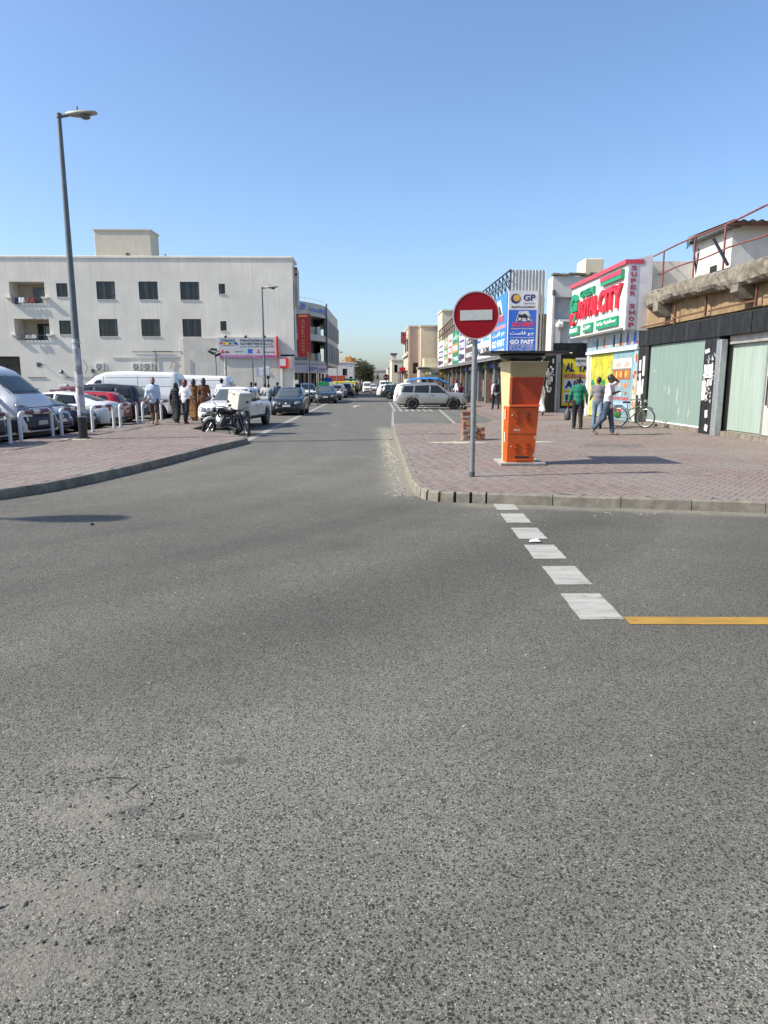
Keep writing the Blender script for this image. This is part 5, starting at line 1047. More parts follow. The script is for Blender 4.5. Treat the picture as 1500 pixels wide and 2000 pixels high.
# parking hoops
HOOPW = pm('hoop_white_paint', (.70, .70, .68), .45, var=.12, vs=6, streak=.3); HOOPR = pm('hoop_maroon_band', (.13, .03, .05), .5, var=.2, vs=8)
def hoop(a, b, label):
    a = Vector((*a, 0)); b = Vector((*b, 0)); t = thing('parking_hoop', label, 'barrier hoop', (a.x, a.y, K), 0, 'white hoop barriers in front of the parked cars'); d = b - a; L = d.length; d.normalize(); h = .80; q = .13; P = [Vector((0, 0, 0))]
    for i in range(7): s_ = i / 6 * math.pi / 2; P.append(d * (q - q * math.cos(s_)) + Vector((0, 0, h - q + q * math.sin(s_))))
    P += [d * (L - p.dot(d)) + Vector((0, 0, p.z)) for p in reversed(P)]
    MB().tube(P, .05, 12).build('hoop', HOOPW, t); z = Vector((0, 0, h))
    for f0, f1 in ((.12, .4), (.6, .88)): MB().tube([d * L * f0 + z, d * L * f1 + z], .0525, 12).build('band', HOOPR, t)
    for p in (P[0], P[-1]): MB().lathe([(.09, 0), (.09, .012), (.05, .02)], p, 12).build('foot_plate', POLE, t)
hoop((-9.62, 17.3), (-9.6, 19.2), 'nearest white hoop barrier, cut by the left edge'); hoop((-9.56, 19.71), (-9.56, 21.7), 'white hoop barrier in front of the whole silver van'); hoop((-9.48, 22.14), (-9.44, 23.75), 'white hoop barrier half hidden behind the lamp post'); hoop((-9.22, 23.95), (-9.17, 25.8), 'white hoop barrier in front of the white saloon tail'); hoop((-9.14, 26.39), (-9.12, 28.25), 'white hoop barrier in front of the red hatchback'); hoop((-9.08, 28.83), (-9.0, 30.4), 'white hoop barrier behind the man in shorts'); hoop((-8.96, 30.95), (-8.76, 32.6), 'farthest white hoop barrier before the big white van')
struct(MB().box((-9.78, 24.4, .06), (.16, 17, .13)).build('wheel_stop', CONC), 'low pale kerb strip between hoops and parked cars')
for y in (18.8, 20.6, 22.4, 24.2, 26.0, 27.8, 29.6, 31.4): pass
# bicycle
bi = thing('bicycle', 'green bicycle leaning by the black pillar outside the grocery', 'bicycle', (9.15, 26.15, K), math.atan2(-.68, .68))
GRN = flat('bike_green', (.10, .14, .045), .4); CHR = pm('chrome', (.6, .6, .6), .25, .9); TYRE = flat('tyre_rubber', (.02, .02, .02), .8)
def wheel(t, x, r, nm='wheel', y=0.):
    w_ = ring(MB(), (x, y, r), r - .022, .022, 'y', 36, 8).build(nm, TYRE, t); ring(MB(), (x, y, r), r - .05, .014, 'y', 36, 6).build('rim', CHR, w_)
    mb = MB(); mb.tube([(x, y - .05, r), (x, y + .05, r)], .022, 8); mb.build('hub', CHR, w_)
    mb = MB()
    for i in range(20): a = i * 2 * math.pi / 20; mb.bar((x + .02 * math.cos(a + .5), y + (.03 if i % 2 else -.03), r + .02 * math.sin(a + .5)), (x + (r - .05) * math.cos(a), y, r + (r - .05) * math.sin(a)), .004, .004)
    stuff(mb.build('spoke', CHR, w_)); return w_
wheel(bi, 0, .36); wheel(bi, 1.02, .36)
mb = MB(); 
for a, b, r_ in (((0, 0, .36), (.42, 0, .30), .014), ((.42, 0, .30), (.30, 0, .84), .018), ((.42, 0, .30), (.84, 0, .72), .02), ((.36, 0, .62), (.84, 0, .80), .018), ((0, 0, .36), (.33, 0, .72), .012), ((.82, 0, .86), (.93, 0, .58), .018), ((.93, .05, .6), (1.02, .05, .36), .013), ((.93, -.05, .6), (1.02, -.05, .36), .013)): mb.tube([a, b], r_, 8)
mb.build('frame', GRN, bi); MB().box((.27, 0, .9), (.27, .16, .07), bev=.03).build('saddle', BLACK, bi)
mb = MB(); mb.tube([(.82, 0, .86), (.79, 0, 1.0), (.76, .14, 1.03), (.62, .27, 1.0)], .013, 6); mb.tube([(.79, 0, 1.0), (.76, -.14, 1.03), (.62, -.27, 1.0)], .013, 6); hb = mb.build('handlebar', CHR, bi)
for s_ in (-1, 1): MB().tube([(.64, s_ * .27, 1.0), (.53, s_ * .28, .99)], .018, 8).build('grip', BLACK, hb)
mb = MB(); arcp = [(1.02 + .40 * math.cos(R(a)), 0, .36 + .40 * math.sin(R(a))) for a in range(50, 200, 15)]; mb.tube(arcp, .02, 6); mb.build('mudguard', BLACK, bi); mb = MB(); mb.tube([(.40 * math.cos(R(a)), 0, .36 + .40 * math.sin(R(a))) for a in range(0, 170, 15)], .022, 6); mb.build('mudguard', GRN, bi)
mb = MB(); mb.box((-.1, 0, .78), (.42, .16, .02)); mb.bar((-.15, .07, .77), (0, .07, .36), .012, .012); mb.bar((-.15, -.07, .77), (0, -.07, .36), .012, .012); mb.build('carrier', BLACK, bi); mb = MB(); mb.lathe([(.0, -.012), (.12, -.01), (.15, 0), (.12, .01), (0, .012)], (-.03, -.06, .46), 16, 'y'); mb.build('wheel_cover', pm('cover_green', (.035, .13, .025), .5), bi)
mb = MB(); ring(mb, (.42, -.05, .30), .085, .01, 'y', 18, 6); cr_ = mb.build('chainring', CHR, bi)
for s_ in (-1, 1): mb = MB(); mb.bar((.42, s_ * .07, .30), (.42 + s_ * .1, s_ * .07, .18), .02, .015); mb.box((.42 + s_ * .1, s_ * .11, .17), (.09, .08, .02)); mb.build('pedal', BLACK, cr_)
MB().tube([(.40, -.03, .28), (.52, -.22, .0)], .01, 6).build('kickstand', CHR, bi)
MB().box((.98, .0, .95), (.1, .1, .12), bev=.03).build('headlamp', CHR, bi)
# motorcycles
ENG = pm('engine_grey', (.14, .14, .145), .4, .6, var=.3, vs=20); MBLK = flat('bike_black', (.015, .015, .017), .3, coat=.4); BOXW = pm('delivery_box_white', (.66, .62, .55), .45, var=.08, vs=3, streak=.15)
def motorcycle(x, y, head, label, box=False, lean=0., tank=None, s=1., rz_lay=0.):
    t = thing('motorcycle', label, 'motorcycle', (x, y, 0), head); t.rotation_euler = (lean, 0, head); t.scale = (s, s, s)
    for xx in (-.62, .68):
        w_ = ring(MB(), (xx, 0, .3), .245, .055, 'y', 26, 8).build('wheel', TYRE, t); ring(MB(), (xx, 0, .3), .19, .018, 'y', 26, 6).build('rim', CHR, w_); mb = MB()
        for i in range(6): a = i * 1.047; mb.bar((xx, 0, .3), (xx + .19 * math.cos(a), 0, .3 + .19 * math.sin(a)), .025, .02)
        mb.build('spoke', ENG, w_)
        mb = MB(); mb.tube([(xx + .32 * math.cos(R(a)), 0, .3 + .32 * math.sin(R(a))) for a in range(40, 150, 18)], .055, 6); mb.build('mudguard', BOXW if box and xx > 0 else MBLK, t)
    mb = MB()
    for a, b, r_ in (((.68, .1, .3), (.42, .1, .98), .025), ((.68, -.1, .3), (.42, -.1, .98), .025), ((.42, 0, .86), (.15, 0, .4), .03), ((.4, 0, .8), (-.3, 0, .68), .03), ((-.62, .1, .3), (.05, .1, .35), .022), ((-.62, -.1, .3), (.05, -.1, .35), .022), ((-.6, .11, .34), (-.42, .11, .7), .028), ((-.6, -.11, .34), (-.42, -.11, .7), .028), ((.05, 0, .36), (-.3, 0, .68), .025)): mb.tube([a, b], r_, 8)
    mb.build('frame', MBLK, t); mb = MB(); mb.box((.08, 0, .42), (.34, .26, .3), bev=.06); mb.lathe([(.09, 0), (.11, .05), (.11, .2), (.08, .24)], (.14, 0, .5), 12); mb.build('engine', ENG, t)
    mb = MB(); V = []; n = 12; sec = [(.42, .05, .05), (.32, .12, .1), (.1, .15, .12), (-.08, .1, .06)]
    for x_, wd, h_ in sec:
        for k_ in range(n): a = 2 * math.pi * k_ / n; V.append((x_, wd * math.cos(a), .84 + h_ * math.sin(a)))
    mb.add(V, [(i * n + k_, (i + 1) * n + k_, (i + 1) * n + (k_ + 1) % n, i * n + (k_ + 1) % n) for i in range(3) for k_ in range(n)] + [tuple(range(n)), tuple(range(4 * n - 1, 3 * n - 1, -1))], 0, True); mb.build('fuel_tank', tank or MBLK, t)
    MB().box((-.3, 0, .8), (.62, .24, .1), bev=.04).build('seat', BLACK, t); mb = MB(); mb.lathe([(0, .1), (.06, .09), (.09, .03), (.095, -.05), (0, -.08)], (.58, 0, .88), 16, 'x'); hl = mb.build('headlamp', MBLK, t); mb = MB(); mb.lathe([(0, .118), (.05, .11), (.085, .06)], (.58, 0, .88), 14, 'x'); mb.build('lens', glass('lens_clear', (.3, .3, .3), .1), hl)
    mb = MB(); mb.tube([(.42, 0, 1.0), (.38, .2, 1.06), (.26, .36, 1.03)], .016, 8); mb.tube([(.42, 0, 1.0), (.38, -.2, 1.06), (.26, -.36, 1.03)], .016, 8); hb = mb.build('handlebar', MBLK, t)
    for s_ in (-1, 1): mb = MB(); mb.bar((.36, s_ * .28, 1.04), (.3, s_ * .34, 1.22), .012, .012); mb.box((.3, s_ * .36, 1.26), (.03, .13, .08), bev=.02); mb.build('mirror', BLACK, hb)
    mb = MB(); mb.tube([(.1, -.15, .3), (-.2, -.17, .27), (-.75, -.19, .36)], [.03, .04, .055], 10); mb.build('exhaust', CHR, t); MB().box((-.68, 0, .72), (.08, .14, .08), bev=.02).build('tail_lamp', REDS, t); MB().box((-.78, 0, .5), (.02, .18, .12)).build('number_plate', WHITEP, t)
    mb = MB(); mb.bar((.0, .14, .3), (-.05, .32, .02), .025, .025); mb.build('side_stand', BLACK, t); MB().box((.3, 0, .55), (.05, .34, .36), bev=.02, ry=-.4).build('leg_shield', BOXW if box else MBLK, t)
    if box:
        b = MB(); b.box((-.52, 0, 1.2), (.58, .6, .62), bev=.03); bx = b.build('delivery_box', BOXW, t); MB().box((-.52, 0, 1.43), (.595, .615, .025), bev=.005).build('lid_seam', pm('seam_grey', (.4, .38, .33), .6), bx); MB().box((-.52, 0, .875), (.42, .34, .03)).build('rack', BLACK, t)
        MB().box((-.22, 0, 1.42), (.02, .07, .06)).build('latch', STEEL, bx)
    return t
motorcycle(-5.02, 24.6, R(-128), 'black delivery motorcycle with big white box leaning in front of the pickup', True, R(-13))
motorcycle(-4.35, 24.3, R(-60), 'small dark motorcycle parked close beside the delivery bike at the kerb', False, R(9), s=.86)
motorcycle(-5.6, 53.5, R(-120), 'dark motorcycle parked between the dark crossover and the posts', False, R(8)); motorcycle(-4.9, 54.5, R(-115), 'second dark motorcycle nearer the short dark post', False, R(8))

# grit scattered on the road in front of the camera
def scatter(label, n, x0, x1, y0, y1, mat, s0, s1, seed):
    rr = random.Random(seed); mb = MB()
    for i in range(n):
        q = rr.uniform(s0, s1); mb.box((rr.uniform(x0, x1), rr.uniform(y0, y1), q * .22), (q * rr.uniform(.8, 1.5), q, q * .6), rz=rr.uniform(0, 3), rx=rr.uniform(-.3, .3), bev=q * .18)
    o = stuff(mb.build('grit', mat)); o['label'] = label
scatter('pale crumbs lying in the ravelled asphalt patch', 240, -1.5, -.8, 1.9, 2.9, pm('crumb_pale', (.24, .22, .18), .9, var=.3, vs=30), .003, .011, 11)
scatter('dark chips lying around the ravelled asphalt patch', 160, -1.5, -.7, 1.8, 3.2, pm('crumb_dark', (.06, .058, .052), .9), .004, .012, 12)
scatter('tiny pale grit scattered over the junction asphalt', 260, -3.5, 3.5, 1.6, 9, SANDP, .003, .010, 13)
# ------------------------------------------------------------------ vehicles
def car_paint(name, col, metal=.0):
    return pm(name, col, .32, metal, var=.03, vs=1.5, coat=.7)
CGL = glass('car_glass', (.016, .02, .022), .03); WSG = glass('windscreen_glass', (.075, .092, .092), .03); TRIM = flat('black_trim', (.016, .016, .017), .5); HL = pm('headlamp_lens', (.27, .28, .29), .12, .3, var=.6, vs=18, coat=.6); TL = pm('tail_lamp_lens', (.30, .008, .012), .15, var=.25, vs=12, coat=.6); ALLOY = pm('alloy_rim', (.38, .38, .39), .3, .7); BRIM = pm('black_rim', (.03, .03, .03), .35, .4); CHRM = pm('car_chrome', (.6, .6, .6), .15, .9); PLATE = pm('number_plate', (.62, .61, .57), .5)
KIND = dict(
 sedan=dict(L=4.7, W=1.8, fx=1.42, rx=-1.32, wr=.325, sill=.24, roofw=.60, top=[(-2.35, .80), (-2.28, 1.0), (-1.85, 1.08), (-1.0, 1.38), (-.3, 1.45), (.3, 1.41), (1.2, 1.0), (2.0, .86), (2.28, .72), (2.35, .5)], belt=[(-2.35, .8), (-1.7, .97), (1.1, .93), (2.0, .8), (2.35, .48)],
   sw=[[(-1.5, 1.03), (-1.2, 1.0), (-1.08, 1.29), (-1.16, 1.28)], [(-1.14, 1.0), (-.28, .98), (-.28, 1.36), (-.98, 1.31)], [(-.2, .98), (.92, .96), (.3, 1.345), (-.2, 1.365)]], ws=(.62, 1.0, .52, 1.36), rw=(.58, 1.09, .5, 1.34)),
 hatch=dict(L=4.45, W=1.8, fx=1.38, rx=-1.25, wr=.34, sill=.27, roofw=.63, top=[(-2.22, .75), (-2.18, 1.02), (-1.95, 1.38), (-1.7, 1.53), (-.5, 1.6), (.2, 1.56), (1.05, 1.1), (1.85, .98), (2.15, .84), (2.22, .58)], belt=[(-2.22, .74), (-1.8, 1.02), (1.0, 1.0), (1.9, .9), (2.22, .56)],
   sw=[[(-1.75, 1.1), (-1.18, 1.06), (-1.14, 1.42), (-1.5, 1.41)], [(-1.1, 1.06), (-.2, 1.04), (-.2, 1.48), (-1.06, 1.44)], [(-.12, 1.04), (.84, 1.03), (.26, 1.46), (-.12, 1.48)]], ws=(.64, 1.08, .55, 1.51), rw=(.58, 1.1, .5, 1.45)),
 suv=dict(L=4.75, W=1.86, fx=1.42, rx=-1.28, wr=.39, sill=.36, roofw=.68, top=[(-2.37, .72), (-2.35, 1.1), (-2.2, 1.55), (-2.02, 1.74), (-.8, 1.83), (.3, 1.79), (1.08, 1.24), (2.0, 1.14), (2.3, 1.0), (2.37, .66)], belt=[(-2.37, .7), (-2.2, 1.12), (1.0, 1.12), (2.0, 1.04), (2.37, .64)],
   sw=[[(-2.02, 1.2), (-1.28, 1.18), (-1.24, 1.64), (-1.86, 1.62)], [(-1.2, 1.18), (-.22, 1.16), (-.22, 1.69), (-1.17, 1.65)], [(-.14, 1.16), (.92, 1.15), (.36, 1.66), (-.14, 1.69)]], ws=(.68, 1.22, .6, 1.72), rw=(.62, 1.2, .56, 1.62)),
 pickup=dict(L=4.9, W=1.72, fx=1.45, rx=-1.5, wr=.36, sill=.40, roofw=.66, top=[(-2.45, .92), (-2.44, 1.0), (-.86, 1.02), (-.8, 1.2), (-.72, 1.5), (-.5, 1.57), (.3, 1.57), (.98, 1.1), (2.15, .98), (2.38, .86), (2.45, .6)], belt=[(-2.45, .9), (-.85, .99), (.95, 1.0), (2.1, .9), (2.45, .58)],
   sw=[[(-.68, 1.06), (-.02, 1.04), (-.02, 1.47), (-.6, 1.45)], [(.06, 1.04), (.86, 1.03), (.36, 1.45), (.06, 1.47)]], ws=(.66, 1.08, .58, 1.5), rw=(.55, 1.1, .5, 1.45)),
 van=dict(L=4.85, W=1.74, fx=1.35, rx=-1.4, wr=.33, sill=.26, roofw=.72, top=[(-2.42, .7), (-2.4, 1.2), (-2.28, 1.95), (-2.12, 2.14), (0, 2.2), (.85, 2.17), (1.25, 2.02), (2.02, 1.38), (2.3, 1.14), (2.40, .95), (2.42, .5)], belt=[(-2.42, .7), (-2.3, 1.2), (1.95, 1.18), (2.25, 1.0), (2.42, .48)],
   sw=[[(1.02, 1.22), (1.76, 1.2), (1.24, 1.78), (1.02, 1.8)]], ws=(.72, 1.36, .6, 1.92), rw=(.6, 1.25, .56, 1.85)))
KIND['minibus'] = dict(KIND['van'], sw=KIND['van']['sw'] + [[(-2.2, 1.25), (-1.2, 1.25), (-1.2, 1.8), (-2.1, 1.8)], [(-1.1, 1.25), (.0, 1.25), (.0, 1.8), (-1.1, 1.8)], [(.1, 1.25), (.92, 1.25), (.92, 1.8), (.1, 1.8)]])
def interp(pts, x):
    return np.interp(x, [p[0] for p in pts], [p[1] for p in pts])
def gsm(a, n):
    if n < 1: return a
    k = np.exp(-.5 * (np.arange(-2 * n, 2 * n + 1) / n) ** 2); k /= k.sum(); return np.convolve(np.pad(a, 2 * n, mode='edge'), k, 'valid')
_BODY = {}
def body_shape(kind):
    if kind in _BODY: return _BODY[kind]
    k = KIND[kind]; L, W = k['L'], k['W']; N = 150; x = np.linspace(-L / 2, L / 2, N); hw = W / 2
    sm = 2 if kind != 'pickup' else 1
    top = gsm(interp(k['top'], x), sm); belt = gsm(interp(k['belt'], x), 2); belt = np.minimum(belt, top - .012)
    e = np.clip((np.abs(x) - (L / 2 - .55)) / .55, 0, 1); wd = hw * (1 - .16 * e ** 2.2); rfw = np.minimum(hw * k['roofw'] / (W / 2) * .9 if False else k['roofw'], wd * .86)
    bot = np.full(N, k['sill']); ar = k['wr'] * 1.17
    bot = bot + np.where(x > L / 2 - .3, .06, 0)
    for xc in (k['fx'], k['rx']):
        d2 = ar ** 2 - (x - xc) ** 2; bot = np.where(d2 > 0, np.maximum(bot, k['wr'] + np.sqrt(np.maximum(d2, 0))), bot)
    V = []; 
    for i in range(N):
        w_, b, z1, zt = wd[i], bot[i], belt[i], top[i]; h = zt - z1; q = min(1, h / .25); rw = w_ * .93 * (1 - q) + rfw[i] * q if h > .03 else w_ * .9
        mid = b + (z1 - b) * .55; b = min(b, z1 - .06); mid = b + (z1 - b) * .5
        half = [(w_ * .55, b - .0), (w_ * .965, b), (w_ * .985, b + (z1 - b) * .12), (w_ * 1.0, b + (z1 - b) * .42), (w_ * .995, b + (z1 - b) * .72), (w_ * .975, z1 - .015 * 1), (w_ * .945, z1 + h * .06), (w_ * .935 + (rw - w_ * .935) * .5, z1 + h * .5), (rw + (w_ * .935 - rw) * .12, z1 + h * .84), (rw * .93, z1 + h * .965), (rw * .6, zt + .004), (0, zt + .018 * q + .006)]
        ring_ = [(x[i], -a, z) for a, z in half] + [(x[i], a, z) for a, z in reversed(half[:-1])]; V.append(ring_)
    m = len(V[0]); F = [(i * m + j, i * m + j + 1, (i + 1) * m + j + 1, (i + 1) * m + j) for i in range(N - 1) for j in range(m - 1)]
    F += [tuple(range(m - 1, -1, -1)), tuple((N - 1) * m + j for j in range(m))]; V = [p for r_ in V for p in r_]
    mb = MB(); mb.add(V, F, 0, True); bvh = BVHTree.FromPolygons([Vector(v) for v in V], F); _BODY[kind] = (mb, bvh, k); return _BODY[kind]
def drape(bvh, quad, axis, sgn_, nx=8, nz=4, off=.006):
    """a thin panel laid over the body; quad = four corners seen along an axis"""
    P = []; N = []
    for i in range(nx + 1):
        for j in range(nz + 1):
            u, v = i / nx, j / nz; a = [(1 - u) * (1 - v) * quad[0][q] + u * (1 - v) * quad[1][q] + u * v * quad[2][q] + (1 - u) * v * quad[3][q] for q in (0, 1)]; hit = None
            for tr in range(12):
                o = Vector((a[0], sgn_ * 4, a[1])) if axis == 'y' else Vector((sgn_ * 6, a[0], a[1])); dr_ = Vector((0, -sgn_, 0)) if axis == 'y' else Vector((-sgn_, 0, 0)); hit, nr, _, _ = bvh.ray_cast(o, dr_)
                if hit is not None and (abs(hit[1]) > .2 if axis == 'y' else True): break
                a[0] *= .97; a[1] = a[1] * .97 + .02
            if hit is None: return None
            if nr.dot(dr_) > 0: nr = -nr
            P.append(hit + nr * off); N.append(nr)
    m = nz + 1; F = [(i * m + j, (i + 1) * m + j, (i + 1) * m + j + 1, i * m + j + 1) for i in range(nx) for j in range(nz)]
    bnd = [i * m for i in range(nx + 1)] + [nx * m + j for j in range(1, m)] + [i * m + nz for i in range(nx - 1, -1, -1)] + [j for j in range(nz - 1, 0, -1)]; n0 = len(P); B2 = [P[q] - N[q] * (off + .01) for q in bnd]
    F2 = [(bnd[i], n0 + i, n0 + (i + 1) % len(bnd), bnd[(i + 1) % len(bnd)]) for i in range(len(bnd))]
    f0 = F[0]; nn = (P[f0[1]] - P[f0[0]]).cross(P[f0[2]] - P[f0[0]])
    if nn.dot(N[0]) < 0: F = [f[::-1] for f in F]; F2 = [f[::-1] for f in F2]
    return MB().add(P + B2, F, 0, True).add([], [])._x(F2) if False else _dr(P + B2, F, F2)
def _dr(P, F, F2):
    mb = MB(); mb.add(P, F, 0, True); mb.f += [list(f) for f in F2]; mb.mi += [0] * len(F2); mb.sm += [False] * len(F2); return mb
def wheel_mesh(r, wdt, rim, spokes=6):
    mb = MB(); mb.lathe([(r * .62, -wdt / 2), (r * .9, -wdt / 2), (r, -wdt * .36), (r, wdt * .36), (r * .9, wdt / 2), (r * .62, wdt / 2)], (0, 0, 0), 26, 'y'); ty = mb.mesh('wheel'); ty.materials.append(TYRE)
    mb = MB(); mb.lathe([(r * .66, wdt * .46), (r * .6, wdt * .5), (r * .56, wdt * .4), (r * .5, wdt * .2), (.0, wdt * .18)], (0, 0, 0), 24, 'y', 1); mb.lathe([(r * .2, wdt * .2), (r * .16, wdt * .42), (0, wdt * .44)], (0, 0, 0), 12, 'y')
    for i in range(spokes):
        a = i * 2 * math.pi / spokes; c, s_ = math.cos(a), math.sin(a); mb.bar((.1 * r * c, wdt * .36, .1 * r * s_), (.62 * r * c, wdt * .4, .62 * r * s_), r * .17, wdt * .12)
    rm = mb.mesh('rim'); rm.materials.append(rim); rm.materials.append(TRIM); return ty, rm
def vehicle(name, label, cat, x, y, head, kind, paint, s=1., rim=None, det=2, z=0., roof=None, handles=True, light=HL, group=None, plate=True, sx=1., grille=None, hgt=1.):
    mb, bvh, k = body_shape(kind); t = thing(name, label, cat, (x, y, z), R(head), group); t.scale = (s * sx, s, s * hgt)
    L, W = k['L'], k['W']; me = mb.mesh('body'); me.materials.append(paint); put('body', me, t)
    u = MB(); u.box((0, 0, k['sill'] + .14), (L * .93, W * .8, .42)); u.build('underbody', TRIM, t)
    ty, rm = wheel_mesh(k['wr'], .22, rim or ALLOY)
    for xc in (k['fx'], k['rx']):
        for sd in (-1, 1):
            w_ = put('wheel', ty, t, (xc, sd * (W / 2 - .115), k['wr']), 0 if sd > 0 else math.pi); put('rim', rm, w_)
    def pn(nm, q, ax, sg, m, nx=8, nz=4, off=.006, par=None):
        d_ = drape(bvh, q, ax, sg, nx, nz, off)
        if d_: return d_.build(nm, m, par or t)
    for sd in (-1, 1):
        for q in k['sw']: pn('side_window', q, 'y', sd, CGL)
    a, z0, b, z1 = k['ws']; pn('windscreen', [(-a, z0), (a, z0), (b, z1), (-b, z1)], 'x', 1, WSG, 10, 6)
    a, z0, b, z1 = k['rw']; pn('rear_window', [(-a, z0), (a, z0), (b, z1), (-b, z1)], 'x', -1, CGL, 10, 5)
    zt = interp(k['belt'], L / 2 - .15); zh = float(interp(k['top'], L / 2 - .12)); hw = W / 2; lo = k['sill'] + .1
    if kind in ('van', 'minibus'): zh = 1.0
    g0, g1 = zh - .30, zh - .06
    for sd in (-1, 1):
        pn('headlamp', [(sd * .42 * 1, g0 + .1), (sd * hw * .86, g0 + .13), (sd * hw * .84, g1 + .05), (sd * .46, g1)], 'x', 1, light, 6, 3, .01)
        pn('tail_lamp', [(sd * hw * .55, float(k['belt'][1][1]) - .26), (sd * hw * .82, float(k['belt'][1][1]) - .24), (sd * hw * .8, float(k['belt'][1][1]) - .06), (sd * hw * .52, float(k['belt'][1][1]) - .12)], 'x', -1, TL, 5, 3, .01)
    pn('grille', [(-.42, g0 + .02), (.42, g0 + .02), (.40, g1 - .0), (-.40, g1 - .0)], 'x', 1, grille or TRIM, 8, 3, .008)
    if det:
        pn('lower_intake', [(-.62, lo), (.62, lo), (.56, lo + .13), (-.56, lo + .13)], 'x', 1, TRIM, 8, 2, .008); pn('rear_valance', [(-.7, lo - .06), (.7, lo - .06), (.66, lo + .1), (-.66, lo + .1)], 'x', -1, TRIM, 8, 2, .008)
        if plate:
            MB().box((L / 2 + .015, 0, lo + .2), (.02, .42, .12)).build('number_plate', PLATE, t); MB().box((-L / 2 - .015, 0, lo + .28), (.02, .42, .12)).build('number_plate', PLATE, t)
        xm = max(q[1][0] for q in k['sw']) - .12; zm = max(q[0][1] for q in k['sw']) + .03
        for sd in (-1, 1):
            m_ = MB(); m_.box((xm, sd * (hw + .07), zm + .02), (.11, .2, .14), bev=.04); m_.bar((xm, sd * (hw - .08), zm - .03), (xm, sd * (hw + .05), zm), .05, .04); m_.build('mirror', TRIM, t)
            if handles and kind not in ('van', 'minibus'):
                for q in k['sw'][-2:]:
                    xx = q[0][0] + .16; h_, _, _, _ = bvh.ray_cast(Vector((xx, sd * 4, q[0][1] - .16)), Vector((0, -sd, 0)))
                    if h_ is not None: MB().box((xx, h_.y + sd * .02, q[0][1] - .16), (.17, .035, .035), bev=.012).build('door_handle', CHRM if det > 2 else TRIM, t)
            sws = k['sw']
            for q in sws[-2:]:
                pn('door_seam', [(q[0][0] - .045, k['sill'] + .12), (q[0][0] - .033, k['sill'] + .12), (q[0][0] - .033, q[0][1] - .02), (q[0][0] - .045, q[0][1] - .02)], 'y', sd, TRIM, 1, 6, .003)
            pn('sill_trim', [(k['rx'] + k['wr'] * 1.3, k['sill'] + .005), (k['fx'] - k['wr'] * 1.3, k['sill'] + .005), (k['fx'] - k['wr'] * 1.3, k['sill'] + .09), (k['rx'] + k['wr'] * 1.3, k['sill'] + .09)], 'y', sd, TRIM, 6, 1, .008)
    m_ = MB(); m_.lathe([(0, .02), (.055, .015), (.06, 0)], (L / 2 + .0, 0, (g0 + g1) / 2 + .02), 14, 'x'); m_.build('badge', CHRM, t)
    if roof:
        q = k['sw']; zr = max(p[1] for p in k['top']); x0 = min(p[0][0] for p in q) + .35; x1 = max(p[2][0] for p in q); m_ = MB(); V = []; n = 8
        for i in range(n + 1):
            for j in range(7):
                xx = x0 + (x1 - x0 - .1) * i / n; yy = (j - 3) / 3 * k['roofw'] * .9; h_, nr, _, _ = bvh.ray_cast(Vector((xx, yy, 5)), Vector((0, 0, -1))); V.append(h_ + Vector((0, 0, .008)))
        m_.add(V, [(i * 7 + j, (i + 1) * 7 + j, (i + 1) * 7 + j + 1, i * 7 + j + 1) for i in range(n) for j in range(6)], 0, True).build('roof', roof, t)
    return t, bvh, k
WHT_C = car_paint('car_white', (.72, .72, .70)); SILV = car_paint('car_silver', (.40, .41, .42), .55); SILV2 = car_paint('van_silver_white', (.66, .67, .68), .05); BLK_C = car_paint('car_black', (.012, .012, .014)); RED_C = car_paint('car_red', (.42, .008, .02)); NAVY_C = car_paint('car_dark_blue', (.022, .034, .045), .3); TEAL_C = car_paint('car_dark_teal', (.02, .035, .04), .3); CHAMP = car_paint('car_champagne', (.36, .345, .31), .6); MAROON = car_paint('car_maroon', (.16, .015, .025))
NAVYB = pm('bumper_dark_blue', (.018, .02, .035), .4, var=.1)
def van_trim(r, front=True):
    t, bv, k = r
    def pn(nm, q, ax, sg, m, nx=10, nz=2, off=.005):
        d_ = drape(bv, q, ax, sg, nx, nz, off)
        if d_: d_.build(nm, m, t)
    seam = pm('van_seam', (.28, .28, .27), .6)
    for sd in (-1, 1):
        for z in (.92, 1.5, 1.9): pn('panel_line', [(-2.2, z), (.85, z), (.85, z + .022), (-2.2, z + .022)], 'y', sd, seam, 14, 1)
        for x in (-.55, .93): pn('door_seam', [(x, .42), (x + .018, .42), (x + .018, 1.98), (x, 1.98)], 'y', sd, seam, 1, 8)
        pn('sill_band', [(-2.3, .28), (2.2, .28), (2.2, .40), (-2.3, .40)], 'y', sd, TRIM, 14, 1) if 0 else None
    pn('rear_lamp', [(-.8, .95), (-.66, .95), (-.66, 1.35), (-.8, 1.35)], 'x', -1, TL, 2, 4); pn('rear_lamp', [(.66, .95), (.8, .95), (.8, 1.35), (.66, 1.35)], 'x', -1, TL, 2, 4); pn('rear_bumper', [(-.8, .3), (.8, .3), (.8, .5), (-.8, .5)], 'x', -1, TRIM, 10, 2)
    if front:
        pn('front_bumper', [(-.80, .30), (.80, .30), (.80, .74), (-.80, .74)], 'x', 1, NAVYB, 16, 5, .012); pn('grille_bar', [(-.4, .80), (.4, .80), (.4, .84), (-.4, .84)], 'x', 1, CHRM, 8, 1, .016)
        for sd in (-1, 1):
            pn('headlamp_unit', [(sd * .44, .78), (sd * .80, .84), (sd * .78, 1.08), (sd * .47, 1.0)], 'x', 1, HL, 8, 4, .014); pn('bumper_side', [(1.78, .3), (2.34, .3), (2.3, .74), (1.78, .74)], 'y', sd, NAVYB, 8, 4, .01)
